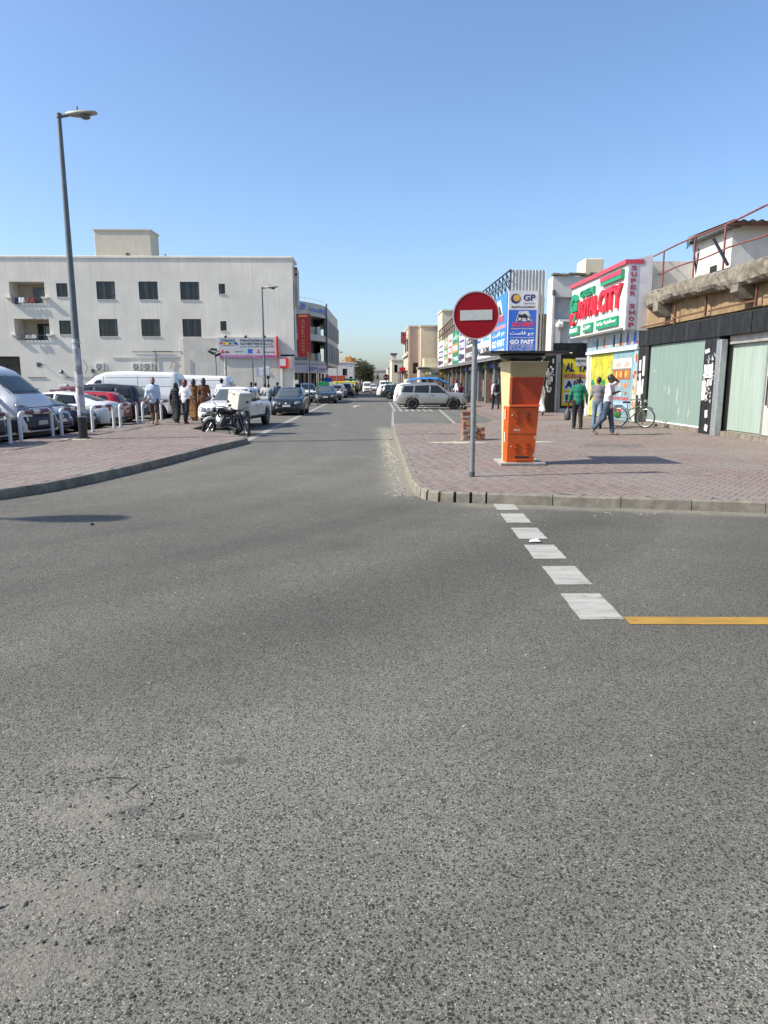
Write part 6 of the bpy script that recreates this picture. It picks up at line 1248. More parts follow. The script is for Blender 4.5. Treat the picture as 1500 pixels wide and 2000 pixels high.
# row nosed up to the hoops
van_trim(vehicle('parked_van', 'silver-white van cut by the left edge, nearest of the parked row', 'van', -12.42, 18.95, -3, 'minibus', SILV2, 1.05))
t, bv, kk = r_ = vehicle('parked_van', 'silver-white high-roof van nosed up to the second hoop, windscreen in full view', 'van', -12.35, 22.05, -9, 'minibus', SILV2, 1.06); van_trim(r_)
d_ = drape(bv, [(-.74, .98), (.74, .98), (.74, 1.0), (-.74, 1.0)], 'x', 1, 8, 1, .004)
if d_: d_.build('bonnet_seam', TRIM, t)
for sd in (-.35, .3): MB().bar((2.02, sd, 1.42), (1.86, sd + .5, 1.50), .02, .02).build('wiper', BLACK, t)
vehicle('parked_car', 'pale silver hatchback nosed up to the hoop beside the van', 'car', -12.3, 24.25, -4, 'hatch', SILV, .93)
vehicle('parked_car', 'black car mostly hidden behind the lamp post', 'car', -12.2, 26.0, -2, 'sedan', BLK_C, .95)
vehicle('parked_car', 'white saloon parked tail-on to the hoops behind the lamp post', 'car', -12.15, 28.15, 178, 'sedan', WHT_C, .98)
vehicle('parked_car', 'bright red hatchback with black roof parked tail-on next to the white saloon', 'car', -12.15, 30.3, 180, 'hatch', RED_C, .88, roof=BLK_C)
vehicle('parked_car', 'black tall estate car parked tail-on beside the red hatchback', 'car', -12.35, 32.6, 180, 'suv', BLK_C, .93)
van_trim(vehicle('parked_van', 'big white high-roof van parked tail-on behind the man in shorts', 'van', -11.75, 35.7, 180, 'van', WHT_C, 1.04, sx=1.06), False)
van_trim(vehicle('parked_van', 'second white van whose tail shows behind the people at the pickup', 'van', -10.0, 40.0, 180, 'van', WHT_C, .97, sx=1.08), False)
t, _, _ = vehicle('delivery_van', 'dark red van with a white-lettered panel behind the white saloon, only its top showing', 'van', -18.2, 44.0, 180, 'hatch', MAROON, .95)
MB().box((-.35, .74, 1.18), (2.4, .25, .42), bev=.02).build('sign_box', MAROON, t); W_ = Wall((.85, .87, 1.0), (-1, 0, 0)); mb = MB(); letters(mb, W_, 'Gold', 1.0, .12, 1.9, .34, .001, .01, 0, .02); letters(mb, W_, 'Go', .3, .12, .7, .32, .001, .01, 0, .02); mb.build('lettering', WHITEP, t); MB().box((.3, 0, 1.6), (.5, .4, .18), bev=.03).build('roof_unit', ACWHITE, t)
# pickup and the cars along the street
t, bv, kk = vehicle('pickup_truck', 'white double-cab pickup parked facing the camera behind the motorcycles', 'pickup truck', -5.35, 29.05, -97, 'pickup', WHT_C, 1.0, det=2)
mb = MB(); mb.box((-1.65, 0, 1.025), (1.45, 1.4, .02)); mb.build('load_bed', TRIM, t); MB().box((-2.3, 0, 1.1), (.06, 1.36, .16)).build('tailgate_top', WHT_C, t)
vehicle('parked_car', 'dark blue crossover parked facing the camera behind the white pickup', 'car', -4.42, 40.3, -90, 'hatch', NAVY_C, .98, hgt=.94)
vehicle('parked_car', 'white sport utility car behind the dark crossover, beyond the motorcycles', 'car', -5.6, 64, -70, 'suv', WHT_C, .9)
vehicle('parked_car', 'dark teal saloon parked facing the camera in front of the rounded building', 'car', -3.72, 61.5, -88, 'sedan', TEAL_C, 1.0)
vehicle('parked_car', 'pale saloon with green sign on its roof behind the dark teal car', 'car', -4.3, 72, -60, 'sedan', WHT_C, .95); tag(MB().box((-4.6, 72.3, 1.55), (1.1, .35, .4), bev=.05).build('roof_sign', GREENS), 'green sign box on top of the pale saloon far down the street', 'sign')
vehicle('parked_car', 'dark hatchback seen from behind, farthest on the left kerb', 'car', -2.95, 91, 88, 'hatch', NAVY_C, 1.0)
vehicle('moving_van', 'white van far down the middle of the street', 'van', -.4, 113, -90, 'van', WHT_C, .8)
vehicle('parked_car', 'small white car tucked behind the far white van', 'car', .55, 122, -90, 'hatch', WHT_C, .85)
# right side
t, bv, kk = vehicle('parked_car', 'champagne silver off-road car parked sideways on the right, black front guard', 'car', 4.15, 47.6, -6, 'suv', CHAMP, .99, rim=BRIM, hgt=.935)
mb = MB(); mb.bar((-1.7, .56, 1.87), (.2, .56, 1.85), .04, .05); mb.bar((-1.7, -.56, 1.87), (.2, -.56, 1.85), .04, .05); mb.build('roof_rail', CHAMP, t); MB().box((2.42, 0, .72), (.16, 1.62, .5), bev=.05).build('front_guard', TRIM, t); MB().box((-2.33, 0, 1.79), (.34, 1.15, .05), bev=.015).build('rear_spoiler', CHAMP, t)
for sd in (-1, 1): MB().box((0.1, sd * .92, .36), (1.9, .14, .07), bev=.02).build('side_step', TRIM, t)
vehicle('parked_car', 'white car parked just behind the champagne off-road car', 'car', 4.0, 52.2, -4, 'suv', WHT_C, .95)
mb = MB(); V = []; n = 12
for i in range(n + 1):
    for j in range(6):
        u = i / n; V.append((2.75 + 2.9 * u, 51.4 + j * .34, 1.88 + .2 * max(0, math.sin(u * 3.14)) ** .5 + .03 * math.sin(i * 2.3 + j) - .1 * (j in (0, 5)) - .35 * max(0, u - .75) * 4 * .6))
V2 = [(a, b, c - .03) for a, b, c in V]; F = [(i * 6 + j, (i + 1) * 6 + j, (i + 1) * 6 + j + 1, i * 6 + j + 1) for i in range(n) for j in range(5)]
o = mb.add(V, F, 0, True).add(V2, [f[::-1] for f in F], 0, True).build('tarpaulin', pm('tarpaulin_blue', (.02, .2, .52), .5, var=.15, vs=3)); tag(o, 'bright blue tarpaulin stretched over the roof of the white car', 'tarpaulin')
vehicle('parked_car', 'dark car parked beyond the champagne car near the second no entry sign', 'car', 3.3, 74, -10, 'hatch', TEAL_C, .95)
vehicle('parked_car', 'dark saloon farthest on the right kerb', 'car', 2.9, 92, -88, 'sedan', BLK_C, .95)

# denser line of small far vehicles
for lb, x, y, hd, kd, pt, sc in (('silver hatchback beyond the pale saloon, tail to the camera', -3.5, 80, 86, 'hatch', SILV, .95), ('white pickup nosing out near the yellow stall roof', -3.2, 101, 100, 'pickup', WHT_C, .95), ('dark saloon under the dark trees at the far left', -2.6, 132, 88, 'sedan', BLK_C, 1.0), ('red hatchback far away by the trees', -2.2, 145, 88, 'hatch', RED_C, .95), ('silver saloon far away in mid street', .2, 150, -90, 'sedan', SILV, 1.0),
        ('white hatchback on the right beyond the parked dark car', 3.0, 82, -15, 'hatch', WHT_C, .95), ('silver saloon nosed in under the dark red awning', 3.4, 101, -8, 'sedan', SILV, .95), ('dark blue tall car far along the right kerb', 3.0, 118, -90, 'suv', NAVY_C, .95), ('white van far along the right kerb', 2.6, 138, -90, 'van', WHT_C, .9)):
    vehicle('parked_car', lb, 'van' if kd == 'van' else ('pickup truck' if kd == 'pickup' else 'car'), x, y, hd, kd, pt, sc, det=0)
# ------------------------------------------------------------------ people: smooth bodies grown from tapered limbs
def surf(prims, vox, k=.03):
    lo = np.min([np.minimum(np.array(p[1]) - p[2 if p[0] == 'c' else 3], np.array(p[3]) - p[4] if p[0] == 'c' else 9e9) if p[0] == 'c' else np.array(p[1]) - max(p[2]) for p in prims], axis=0) - 3 * vox
    hi = np.max([np.maximum(np.array(p[1]) + p[2], np.array(p[3]) + p[4]) if p[0] == 'c' else np.array(p[1]) + max(p[2]) for p in prims], axis=0) + 3 * vox
    n = np.ceil((hi - lo) / vox).astype(int) + 1; D = np.full(n, 1.0)
    ax = [lo[i] + vox * np.arange(n[i]) for i in range(3)]
    for p in prims:
        if p[0] == 'c':
            a, ra, b, rb = np.array(p[1], float), p[2], np.array(p[3], float), p[4]; m = max(ra, rb) + k + 2 * vox; l2, h2 = np.minimum(a, b) - m, np.maximum(a, b) + m
        else:
            a = np.array(p[1], float); r3 = np.array(p[2], float); m = max(r3) + k + 2 * vox; l2, h2 = a - m, a + m
        i0 = np.maximum(((l2 - lo) / vox).astype(int), 0); i1 = np.minimum(((h2 - lo) / vox).astype(int) + 2, n); sl_ = tuple(slice(i0[i], i1[i]) for i in range(3))
        X_, Y_, Z_ = np.meshgrid(ax[0][sl_[0]], ax[1][sl_[1]], ax[2][sl_[2]], indexing='ij')
        if p[0] == 'c':
            ab = b - a; L2 = max(ab @ ab, 1e-9); t = np.clip(((X_ - a[0]) * ab[0] + (Y_ - a[1]) * ab[1] + (Z_ - a[2]) * ab[2]) / L2, 0, 1)
            fy = p[5] if len(p) > 5 else 1.0
            d = np.sqrt((X_ - a[0] - t * ab[0]) ** 2 + ((Y_ - a[1] - t * ab[1]) * fy) ** 2 + (Z_ - a[2] - t * ab[2]) ** 2) - (ra + (rb - ra) * t)
        else:
            q = np.sqrt(((X_ - a[0]) / r3[0]) ** 2 + ((Y_ - a[1]) / r3[1]) ** 2 + ((Z_ - a[2]) / r3[2]) ** 2); d = (q - 1) * min(r3)
            if len(p) > 3 and p[3] == 'sub': D[sl_] = np.maximum(D[sl_], -d); continue
        o = D[sl_]; h = np.clip(.5 + .5 * (o - d) / k, 0, 1); D[sl_] = o * (1 - h) + d * h - k * h * (1 - h)
    S = D < 0; C = S[:-1, :-1, :-1].astype(int)
    sh = [(i, j, l) for i in (0, 1) for j in (0, 1) for l in (0, 1)]; N1 = [q - 1 for q in n]
    def sub(A, s): return A[s[0]:s[0] + N1[0], s[1]:s[1] + N1[1], s[2]:s[2] + N1[2]]
    cnt = sum(sub(S, s).astype(int) for s in sh); act = (cnt > 0) & (cnt < 8); idx = -np.ones(act.shape, int); idx[act] = np.arange(act.sum()); ii = np.argwhere(act)
    acc = np.zeros((len(ii), 3)); w_ = np.zeros(len(ii))
    for s in sh:
        for a in range(3):
            if s[a]: continue
            e = list(s); e[a] = 1; va = D[tuple((ii + s).T)]; vb = D[tuple((ii + e).T)]; cr = (va < 0) != (vb < 0); t = np.where(cr, va / np.where(cr, va - vb, 1), 0); pt = ii + np.array(s, float); pt[:, a] += t; acc += pt * cr[:, None]; w_ += cr
    V = acc / w_[:, None] * vox + lo; F = []
    for a in range(3):
        b, c = (a + 1) % 3, (a + 2) % 3; s0 = [slice(None)] * 3; s1 = [slice(None)] * 3; s0[a] = slice(0, -1); s1[a] = slice(1, None); A0, A1 = S[tuple(s0)], S[tuple(s1)]; e = np.argwhere(A0 != A1); e = e[(e[:, b] > 0) & (e[:, c] > 0) & (e[:, b] < n[b] - 1) & (e[:, c] < n[c] - 1)]; inn = A0[tuple(e.T)]
        q = []
        for db, dc in ((-1, -1), (0, -1), (0, 0), (-1, 0)): f = e.copy(); f[:, b] += db; f[:, c] += dc; q.append(idx[tuple(f.T)])
        q = np.array(q).T; q = np.where(inn[:, None], q, q[:, ::-1]); F.append(q)
    return V, np.concatenate(F)
def surf_obj(name, prims, vox, mat, parent, k=.03):
    V, F = surf(prims, vox, k); me = bpy.data.meshes.new(name); me.from_pydata(V.tolist(), [], F.tolist()); me.polygons.foreach_set('use_smooth', [True] * len(F)); me.materials.append(mat); me.update(); return put(name, me, parent)
def cloth(name, col, rough=.85, var=.18, vs=14): return pm(name, col, rough, var=var, vs=vs, bump=.35, bs=45)
SKIN = [pm('skin_dark', (.055, .032, .022), .5, var=.1, vs=20), pm('skin_brown', (.15, .085, .055), .5, var=.1, vs=20), pm('skin_light_brown', (.27, .165, .11), .5, var=.1, vs=20)]
HAIRB = pm('hair_black', (.010, .009, .009), .5); HAIRR = pm('hair_auburn', (.11, .025, .014), .5); SHOE = pm('shoe_dark', (.02, .018, .016), .5)
LAST = []
def person(label, x, y, head, h=1.74, skin=1, top=None, bottom=None, sleeve='long', kind='trousers', legs=((.28, .12), (-.30, .18)), arms=((-.3, .15, .3), (.3, .15, .35)), hair=HAIRB, shoe=SHOE, z=0., vox=.02, turn=0., hands=None, beard=False, extra=None, eyes=False, long_hair=False, scarf=None, belly=0., rolled=False):
    t = thing('person', label, 'person', (x, y, z), R(head)); s = h / 1.75; U = lambda *v: np.array(v, float) * s
    hips = [U(0, q * .09, .92) for q in (1, -1)]; J = []
    for (a, b), hp in zip(legs, hips):
        kn = hp + U(.44 * math.sin(a), 0, -.44 * math.cos(a)); an = kn + U(.42 * math.sin(a - b), 0, -.42 * math.cos(a - b)); J.append((hp, kn, an, a - b))
    dz = .075 * s - min(j[2][2] for j in J); sh_ = np.array([0, 0, dz]); J = [(a + sh_, b + sh_, c + sh_, q) for a, b, c, q in J]
    P = lambda *v: U(*v) + sh_; lean = .03
    pel, wst, chs, nk = P(0, 0, .95), P(.0, 0, 1.10), P(lean, 0, 1.30), P(lean - .0, 0, 1.50); hc = P(lean + .025, 0, 1.625)
    ct, st = math.cos(turn), math.sin(turn); HF = lambda fx, fy, fz: hc + np.array([fx * ct - fy * st, fx * st + fy * ct, fz]) * s
    Cc = lambda a, ra, b, rb, fy=1.: ('c', a, ra * s, b, rb * s, fy)
    A = []
    for i, (sw, ab, el) in enumerate(arms):
        q = 1 if i == 0 else -1; shp = P(lean - .01, q * .172, 1.42)
        if hands and hands[i] is not None:
            hd = P(*hands[i]); d_ = hd - shp; L = min(np.linalg.norm(d_), .53 * s); d_ = d_ / np.linalg.norm(d_); hd = shp + d_ * L; up_, lo_ = .29 * s, .255 * s; c_ = (up_ ** 2 - lo_ ** 2 + L ** 2) / (2 * L); hh = math.sqrt(max(up_ ** 2 - c_ ** 2, 1e-5)); pole = np.array([-.25, q * .8, -.75]); pole = pole - d_ * (pole @ d_); pole /= np.linalg.norm(pole); elb = shp + d_ * c_ + pole * hh; wr = hd
        else:
            up_ = np.array([math.sin(sw) * math.cos(ab), q * math.sin(ab), -math.cos(sw) * math.cos(ab)]); elb = shp + up_ * .29 * s; f_ = np.array([math.sin(sw + el) * math.cos(ab * .5), q * math.sin(ab * .4), -math.cos(sw + el) * math.cos(ab * .5)]); wr = elb + f_ * .255 * s
        A.append((shp, elb, wr))
    body = [Cc(pel, .10, wst, .095, .8), Cc(wst, .095, chs, .105, .8), Cc(chs, .10, P(lean, 0, 1.40), .08, .65), Cc(nk - U(.0, 0, .06), .052, hc - U(.02, 0, .05), .048), ('e', hc, (.094 * s, .076 * s, .118 * s)), ('e', HF(.035, 0, -.06), (.06 * s, .055 * s, .055 * s))]
    body += [Cc(HF(.092, 0, .012), .010, HF(.108, 0, -.028), .016), Cc(HF(.075, .025, -.066), .012, HF(.075, -.025, -.066), .012), Cc(HF(-.005, .078, -.01), .012, HF(-.012, .084, .02), .014), Cc(HF(-.005, -.078, -.01), .012, HF(-.012, -.084, .02), .014)]
    for hp, kn, an, _ in J: body += [Cc(hp, .085, kn, .055), Cc(kn, .052, kn * .65 + an * .35 + np.array([-.012 * s, 0, 0]), .052), Cc(kn * .65 + an * .35, .05, an, .036)]
    for i, (shp, elb, wr) in enumerate(A):
        body += [Cc(shp, .05, elb, .04), Cc(elb, .041, wr, .028)]; f_ = (wr - elb); f_ /= np.linalg.norm(f_); q = 1 if i == 0 else -1; sd = np.array([1., 0, 0]); sd = sd - f_ * (sd @ f_); sd = sd / max(np.linalg.norm(sd), 1e-6); nrm = np.cross(f_, sd); pc = wr + f_ * .05 * s
        body += [Cc(wr, .028, pc, .034)]
        for j, ln in enumerate((.075, .085, .08, .062)):
            b0 = pc + f_ * .03 * s + sd * (.026 - .0175 * j) * s; m1 = b0 + f_ * ln * .5 * s - nrm * q * .006 * s; body += [Cc(pc + sd * (.02 - .013 * j) * s, .012, b0, .0105), Cc(b0, .0105, m1, .0095), Cc(m1, .0095, m1 + (f_ * .8 - nrm * q * .6) * ln * .5 * s, .008)]
        th0 = wr + f_ * .02 * s + sd * .025 * s; th1 = th0 + (f_ * .6 + sd * .75) * .04 * s; body += [Cc(th0, .014, th1, .012), Cc(th1, .012, th1 + (f_ * .9 + sd * .15) * .03 * s, .009)]
    surf_obj('body', body, vox, SKIN[skin], t, .018)
    if top is not None:
        sh = [Cc(P(0, 0, .93 if kind != 'robe' else .95), .125, wst, .118 + belly, .76), Cc(wst,   .115 + belly, chs, .13, .76), Cc(chs, .135, P(lean, 0, 1.37), .12, .62), Cc(A[0][0] + U(0, -.05, -.012), .058, A[1][0] + U(0, .05, -.012), .058), Cc(P(lean, 0, 1.43), .075, nk - U(.01, 0, .04), .062)]
        for shp, elb, wr in A:
            e2 = elb if sleeve == 'long' else shp * .25 + elb * .75; sh += [Cc(shp + U(0, 0, -.01), .06, e2, .054)]
            if sleeve == 'long': sh += [Cc(elb, .052, wr * .93 + elb * .07, .04)]
            if sleeve == 'mid': sh += [Cc(e2, .058, elb, .052)]
        if kind == 'robe':
            for hp, kn, an, _ in J: sh += [Cc(hp, .12, kn, .105, .8), Cc(kn, .10, an + U(0, 0, .09), .095, .8)]
            sh += [Cc(pel, .14, (J[0][1] + J[1][1]) / 2, .12, .7), Cc((J[0][1] + J[1][1]) / 2, .11, (J[0][2] + J[1][2]) / 2 + U(0, 0, .12), .10, .7)]
        elif kind != 'robe': sh += [Cc(P(.01, 0, .87), .128, P(0, 0, .95), .122, .74)]
        surf_obj('dress' if kind == 'robe' and long_hair else ('robe' if kind == 'robe' else 'shirt'), sh, vox, top, t, .035)
    if bottom is not None:
        tr = [Cc(P(0, 0, .93), .122, P(0, 0, .86), .115, .76)]
        for hp, kn, an, _ in J:
            if kind == 'shorts': tr += [Cc(hp, .105, kn * .95 + hp * .05, .085)]
            else: tr += [Cc(hp, .106, kn, .076), Cc(kn, .074, an + U(-.005, 0, .03), .062)]
        surf_obj('shorts' if kind == 'shorts' else 'trousers', tr, vox, bottom, t, .03)
    for hp, kn, an, q in J:
        up_ = max(0, an[2] - .075 * s); pt = -min(1.1, q * -1.0) if up_ > .05 else 0.; c_, s_ = math.cos(pt), math.sin(pt); fd = np.array([c_, 0, -abs(s_) if up_ > .05 else 0]); hl_ = an + U(-.035, 0, -.035); surf_obj('shoe', [Cc(an + U(0, 0, -.02), .043, hl_, .04), Cc(hl_, .04, hl_ + fd * .14 * s, .043), Cc(hl_ + fd * .14 * s, .042, hl_ + fd * .20 * s + U(0, 0, -.006), .03)], vox * .8, shoe, t, .02)
    if scarf is not None:
        surf_obj('headscarf', [('e', hc + U(-.012, 0, .012), (.108 * s, .092 * s, .130 * s)), Cc(hc - U(.02, 0, .08), .08, P(lean - .01, 0, 1.40), .14, .7), ('e', HF(.095, 0, -.005), (.05 * s, .055 * s, .075 * s), 'sub')], vox, scarf, t, .03)
    elif hair is not None:
        hr = [('e', HF(-.018, 0, .022), (.097 * s, .083 * s, .110 * s))]
        if long_hair: hr += [Cc(HF(-.04, 0, 0), .085, P(lean - .06, 0, 1.47), .07), ('e', HF(-.05, 0, -.03), (.09 * s, .1 * s, .12 * s))]
        hr += [('e', HF(.10, 0, -.035), (.075 * s, .07 * s, .095 * s), 'sub')]; surf_obj('hair', hr, vox * .85, hair, t, .02)
    if beard: surf_obj('beard', [('e', HF(.052, 0, -.088), (.052 * s, .058 * s, .045 * s)), Cc(HF(.02, .07, -.03), .014, HF(.05, .05, -.085), .02), Cc(HF(.02, -.07, -.03), .014, HF(.05, -.05, -.085), .02)], vox * .7, HAIRB, t, .015)
    if eyes:
        for q in (1, -1): MB().lathe([(0, .006), (.009, .004), (.013, 0)], HF(.083, q * .032, .012), 10, 'x').build('eye', HAIRB, t)
    LAST[:] = [A, J, HF, s, P, t]
    return t
GRNC = cloth('cloth_green', (.010, .175, .10)); BLKC = cloth('cloth_black', (.014, .014, .016)); GRYC = cloth('cloth_grey_marl', (.22, .21, .21)); JEAN = cloth('denim_pale', (.20, .29, .40), var=.3, vs=6); JEAND = cloth('denim_dark', (.055, .085, .125), var=.4, vs=7); PINKW = cloth('cloth_pale_pink', (.68, .58, .60)); WHTC = cloth('cloth_white_cotton', (.70, .70, .72)); BLUC = cloth('cloth_pale_blue', (.46, .54, .66)); BRNC = cloth('cloth_brown', (.115, .045, .018), var=.35); OCHC = cloth('cloth_ochre', (.19, .085, .025), var=.3); MARC = cloth('cloth_maroon', (.12, .02, .035)); YELC = cloth('cloth_yellow', (.45, .40, .04)); CREMC = cloth('cloth_cream', (.6, .57, .5)); DBLU = cloth('cloth_dark_blue', (.03, .05, .10)); SHRT = cloth('cloth_khaki_brown', (.075, .055, .045))
REDSH = pm('shoe_red', (.25, .02, .02), .5); SAND_ = pm('sandal_tan', (.3, .2, .13), .6); WSH = pm('shoe_pale_sole', (.2, .15, .11), .5)
V0 = .0125
person('man in green shirt and black trousers walking away with a dark bag in his hand', 7.28, 24.95, 84, 1.80, 0, GRNC, BLKC, 'long', z=K, vox=V0, legs=((.16, .10), (-.12, .16)), arms=((.05, .32, .25), (-.1, .34, .55)), rolled=True)
A_, J_, HF_, s_, P_, t_ = LAST; hnd = t_.matrix_basis @ Vector(A_[0][2] + np.array([.02, .02, -.10]))
bg_ = thing('shopping_bag', 'dark grey carrier bag hanging from the hand of the man in green', 'bag', (hnd.x, hnd.y, hnd.z - .55)); mb = MB(); mb.lathe([(0, 0), (.09, .01), (.12, .1), (.11, .25), (.05, .38), (.015, .44)], (0, 0, 0), 14); mb.build('sack', pm('bag_grey', (.07, .075, .08), .5, var=.3, vs=10), bg_); mb = MB(); mb.tube([(0, 0, .42), (.01, 0, .56)], .014, 6); mb.build('handle', REDS, bg_)
person('man in grey shirt and pale jeans walking away, third nearest the yellow shutters', 8.15, 25.5, 78, 1.80, 1, GRYC, JEAN, 'long', z=K, vox=V0, turn=.6, legs=((.22, .08), (-.26, .34)), arms=((.2, .12, .9), (-.05, .2, .25)))
A_, J_, HF_, s_, P_, t_ = LAST; q_ = t_.matrix_basis @ Vector(P_(-.04, -.24, .70)); bg_ = thing('shoulder_bag', 'black shoulder bag at the hip of the man in grey shirt', 'bag', q_, R(78)); MB().box((0, 0, 0), (.34, .13, .42), bev=.05).build('bag', BLKC, bg_); mb = MB(); mb.tube([(.0, .0, .2), (.06, .12, .48), (.02, .30, .70)], .016, 6); mb.build('strap', BLKC, bg_)
person('man in pale pink shirt and jeans striding right with a hand to his face', 7.40, 22.15, -28, 1.86, 0, PINKW, JEAND, 'mid', z=K, vox=V0, turn=-.35, legs=((.20, .05), (-.20, .48)), hands=((.14, .13, 1.60), (.24, -.10, 1.24)), shoe=WSH, eyes=True)
A_, J_, HF_, s_, P_, t_ = LAST; q_ = t_.matrix_basis @ Vector(HF_(.02, .105, -.02)); ph = MB().box((0, 0, 0), (.075, .012, .15), bev=.004).build('mobile_phone', BLACK, None, q_, R(-28)); tag(ph, 'dark phone held at the ear of the man in pale pink', 'phone')
person('man in long white robe walking away past the poster pillars', 8.36, 35.3, 95, 1.72, 1, WHTC, None, 'long', 'robe', z=K, vox=.016, legs=((.26, .1), (-.3, .35)), arms=((.15, .2, .3), (-.2, .2, .3)))
person('person in dark clothes and white sleeve with backpack beside the shop doors', 7.45, 42.5, 100, 1.76, 0, WHTC, BLKC, 'long', z=K, vox=.02)
A_, J_, HF_, s_, P_, t_ = LAST; q_ = t_.matrix_basis @ Vector(P_(-.17, -.02, 1.25)); MBk = MB().box((0, 0, 0), (.2, .34, .5), bev=.06).build('backpack', BLKC, None, q_, R(100)); tag(MBk, 'black backpack worn by the person at the shop doors', 'backpack'); q_ = t_.matrix_basis @ Vector(P_(.0, -.34, .55)); o = MB().lathe([(0, 0), (.09, .02), (.11, .12), (.05, .3), (.01, .36)], (0, 0, 0), 12).build('plastic_bag', pm('bag_red', (.45, .05, .05), .5), None, q_); tag(o, 'small red plastic bag beside the person with the backpack', 'bag')
person('person in maroon shirt behind the bonnet of the champagne car', 6.25, 49.2, 120, 1.72, 1, MARC, DBLU, 'long', z=0, vox=.022, legs=((.05, .02), (-.05, .04)))
person('bearded man in pale blue shirt and dark shorts facing the camera by the hoops', -8.35, 27.95, -78, 1.80, 2, BLUC, SHRT, 'long', 'shorts', z=K, vox=V0, legs=((.18, .08), (-.16, .2)), arms=((.0, .12, .3), (.1, .25, .95)), beard=True, eyes=True, shoe=SAND_)
person('short woman in black robe and headscarf beside the woman in white', -7.78, 29.0, 80, 1.58, 1, BLKC, None, 'long', 'robe', z=K, vox=.016, legs=((.12, .05), (-.12, .1)), scarf=BLKC)
person('woman with auburn hair in white T-shirt and black trousers seen from behind', -7.25, 28.4, 70, 1.72, 2, WHTC, BLKC, 'mid', z=K, vox=V0, hair=HAIRR, long_hair=True, legs=((.12, .08), (-.12, .12)), arms=((.05, .25, .4), (.05, .22, .5)), shoe=REDSH)
person('person in long ochre-brown dress, left of the pair near the pickup', -7.45, 30.6, 85, 1.74, 2, OCHC, None, 'mid', 'robe', z=K, vox=.016, legs=((.08, .05), (-.08, .06)), long_hair=True)
person('person in long dark brown dress, right of the pair near the pickup', -6.95, 30.3, 95, 1.78, 2, BRNC, None, 'mid', 'robe', z=K, vox=.016, legs=((.1, .05), (-.1, .08)), long_hair=True)
person('man in white shirt walking away just left of the pickup roof', -6.75, 33.0, 92, 1.80, 0, WHTC, DBLU, 'long', z=K, vox=.018, arms=((.15, .3, .3), (-.1, .3, .4)))
crowd = [(-7.7, 41.0, 1.66, 0, WHTC, 'lone person in white before the second white van, left of the crowd by the pickup'), (-7.05, 43.0, 1.78, 0, BLKC, 'man in black walking behind the pickup cab'), (-6.55, 41.5, 1.74, 1, WHTC, 'man in white shirt behind the pickup bed, left of the red-clad child'), (-6.12, 42.2, 1.7, 0, CREMC, 'person in cream shirt between the two white shirts behind the pickup'), (-6.0, 39.0, 1.36, 0, cloth('cloth_red', (.3, .03, .03)), 'child in red behind the pickup tailgate'), (-5.75, 41.0, 1.68, 1, cloth('cloth_check', (.42, .46, .44), var=.5, vs=30), 'person in checked pale shirt next to the dark crossover'), (-5.75, 45.0, 1.78, 1, DBLU, 'man in dark blue behind the roof of the dark crossover')]
for i, (x, y, hh, sk, tp, lb) in enumerate(crowd): person(lb, x, y, 80 + (i * 37) % 30, hh, sk, tp, [DBLU, BLKC, JEAND][i % 3], ['long', 'mid'][i % 2], z=0, vox=.022, legs=(((.2, .1), (-.22, .2)), ((-.18, .2), (.2, .05)))[i % 2])
person('person in yellow shirt crossing the far end of the street', -1.6, 91.5, 100, 1.66, 0, YELC, BLKC, 'mid', z=0, vox=.03)
person('person in white shirt by the far parked cars on the left', -1.9, 104, 100, 1.7, 0, WHTC, DBLU, 'mid', z=0, vox=.035)
person('person in dark clothes on the far right kerb beneath the small sign', 2.0, 80, 90, 1.74, 0, BLKC, BLKC, 'long', z=0, vox=.03)
person('person in white top on the far right kerb beneath the small sign', 1.65, 84, -90, 1.7, 0, WHTC, DBLU, 'long', z=0, vox=.03)

for i, (x, y, lb, tp) in enumerate(((3.4, 97, 'person in pale shirt near the dark red awning', CREMC), (4.2, 104, 'person in black beneath the dark red awning', BLKC), (-2.3, 117, 'person in white in front of the yellow stall roof', WHTC), (-1.5, 124, 'person in blue walking at the far left kerb', DBLU), (6.9, 57, 'person in white shirt under the shop canopy', WHTC), (7.3, 63, 'person in dark blue under the shop canopy', DBLU), (7.0, 74, 'person in maroon further along the shop canopy', MARC))): person(lb, x, y, 80 + i * 25, 1.68 + .02 * i, i % 3, tp, [DBLU, BLKC][i % 2], 'long', z=0 if x < 5.8 else K, vox=.035)
# ------------------------------------------------------------------ far end of the street
def block(name, label, x0, x1, y0, y1, h, mat, wins=(), cat='building', extra=None):
    t = base(name, label, cat, ((x0 + x1) / 2, (y0 + y1) / 2, 0)); W = Wall((x0, y0, 0), (1, 0, 0))
    mb = MB(); W.holes(mb, 0, 0, x1 - x0, h, [q + (.15,) for q in wins], .15)
    mb.quad((x0, y1, 0), (x0, y0, 0), (x0, y0, h), (x0, y1, h)); mb.quad((x1, y0, 0), (x1, y1, 0), (x1, y1, h), (x1, y0, h)); mb.quad((x0, y0, h - .1), (x1, y0, h - .1), (x1, y1, h - .1), (x0, y1, h - .1)); mb.build('wall', mat, t)
    for q in wins:
        f = MB(); W.rect(f, *q, -.2, -.12); f = f.build('window', DARKF, t); g = MB(); W.rect(g, q[0] + .08, q[1] + .08, q[2] - .08, q[3] - .08, -.119, -.1); g.build('pane', GLASS, f)
    mb = MB(); mb.box(((x0 + x1) / 2, y0 + .08, h + .06), (x1 - x0 + .2, .4, .2)); mb.box((x0 + .05, (y0 + y1) / 2, h + .06), (.3, y1 - y0 - .5, .2)); mb.build('parapet', mat, t)
    return t
TANB = pm('tan_render', (.56, .48, .38), .9, var=.08, vs=.8, streak=.2); PINK = pm('pink_render', (.60, .45, .37), .9, var=.1, vs=.8, streak=.2)
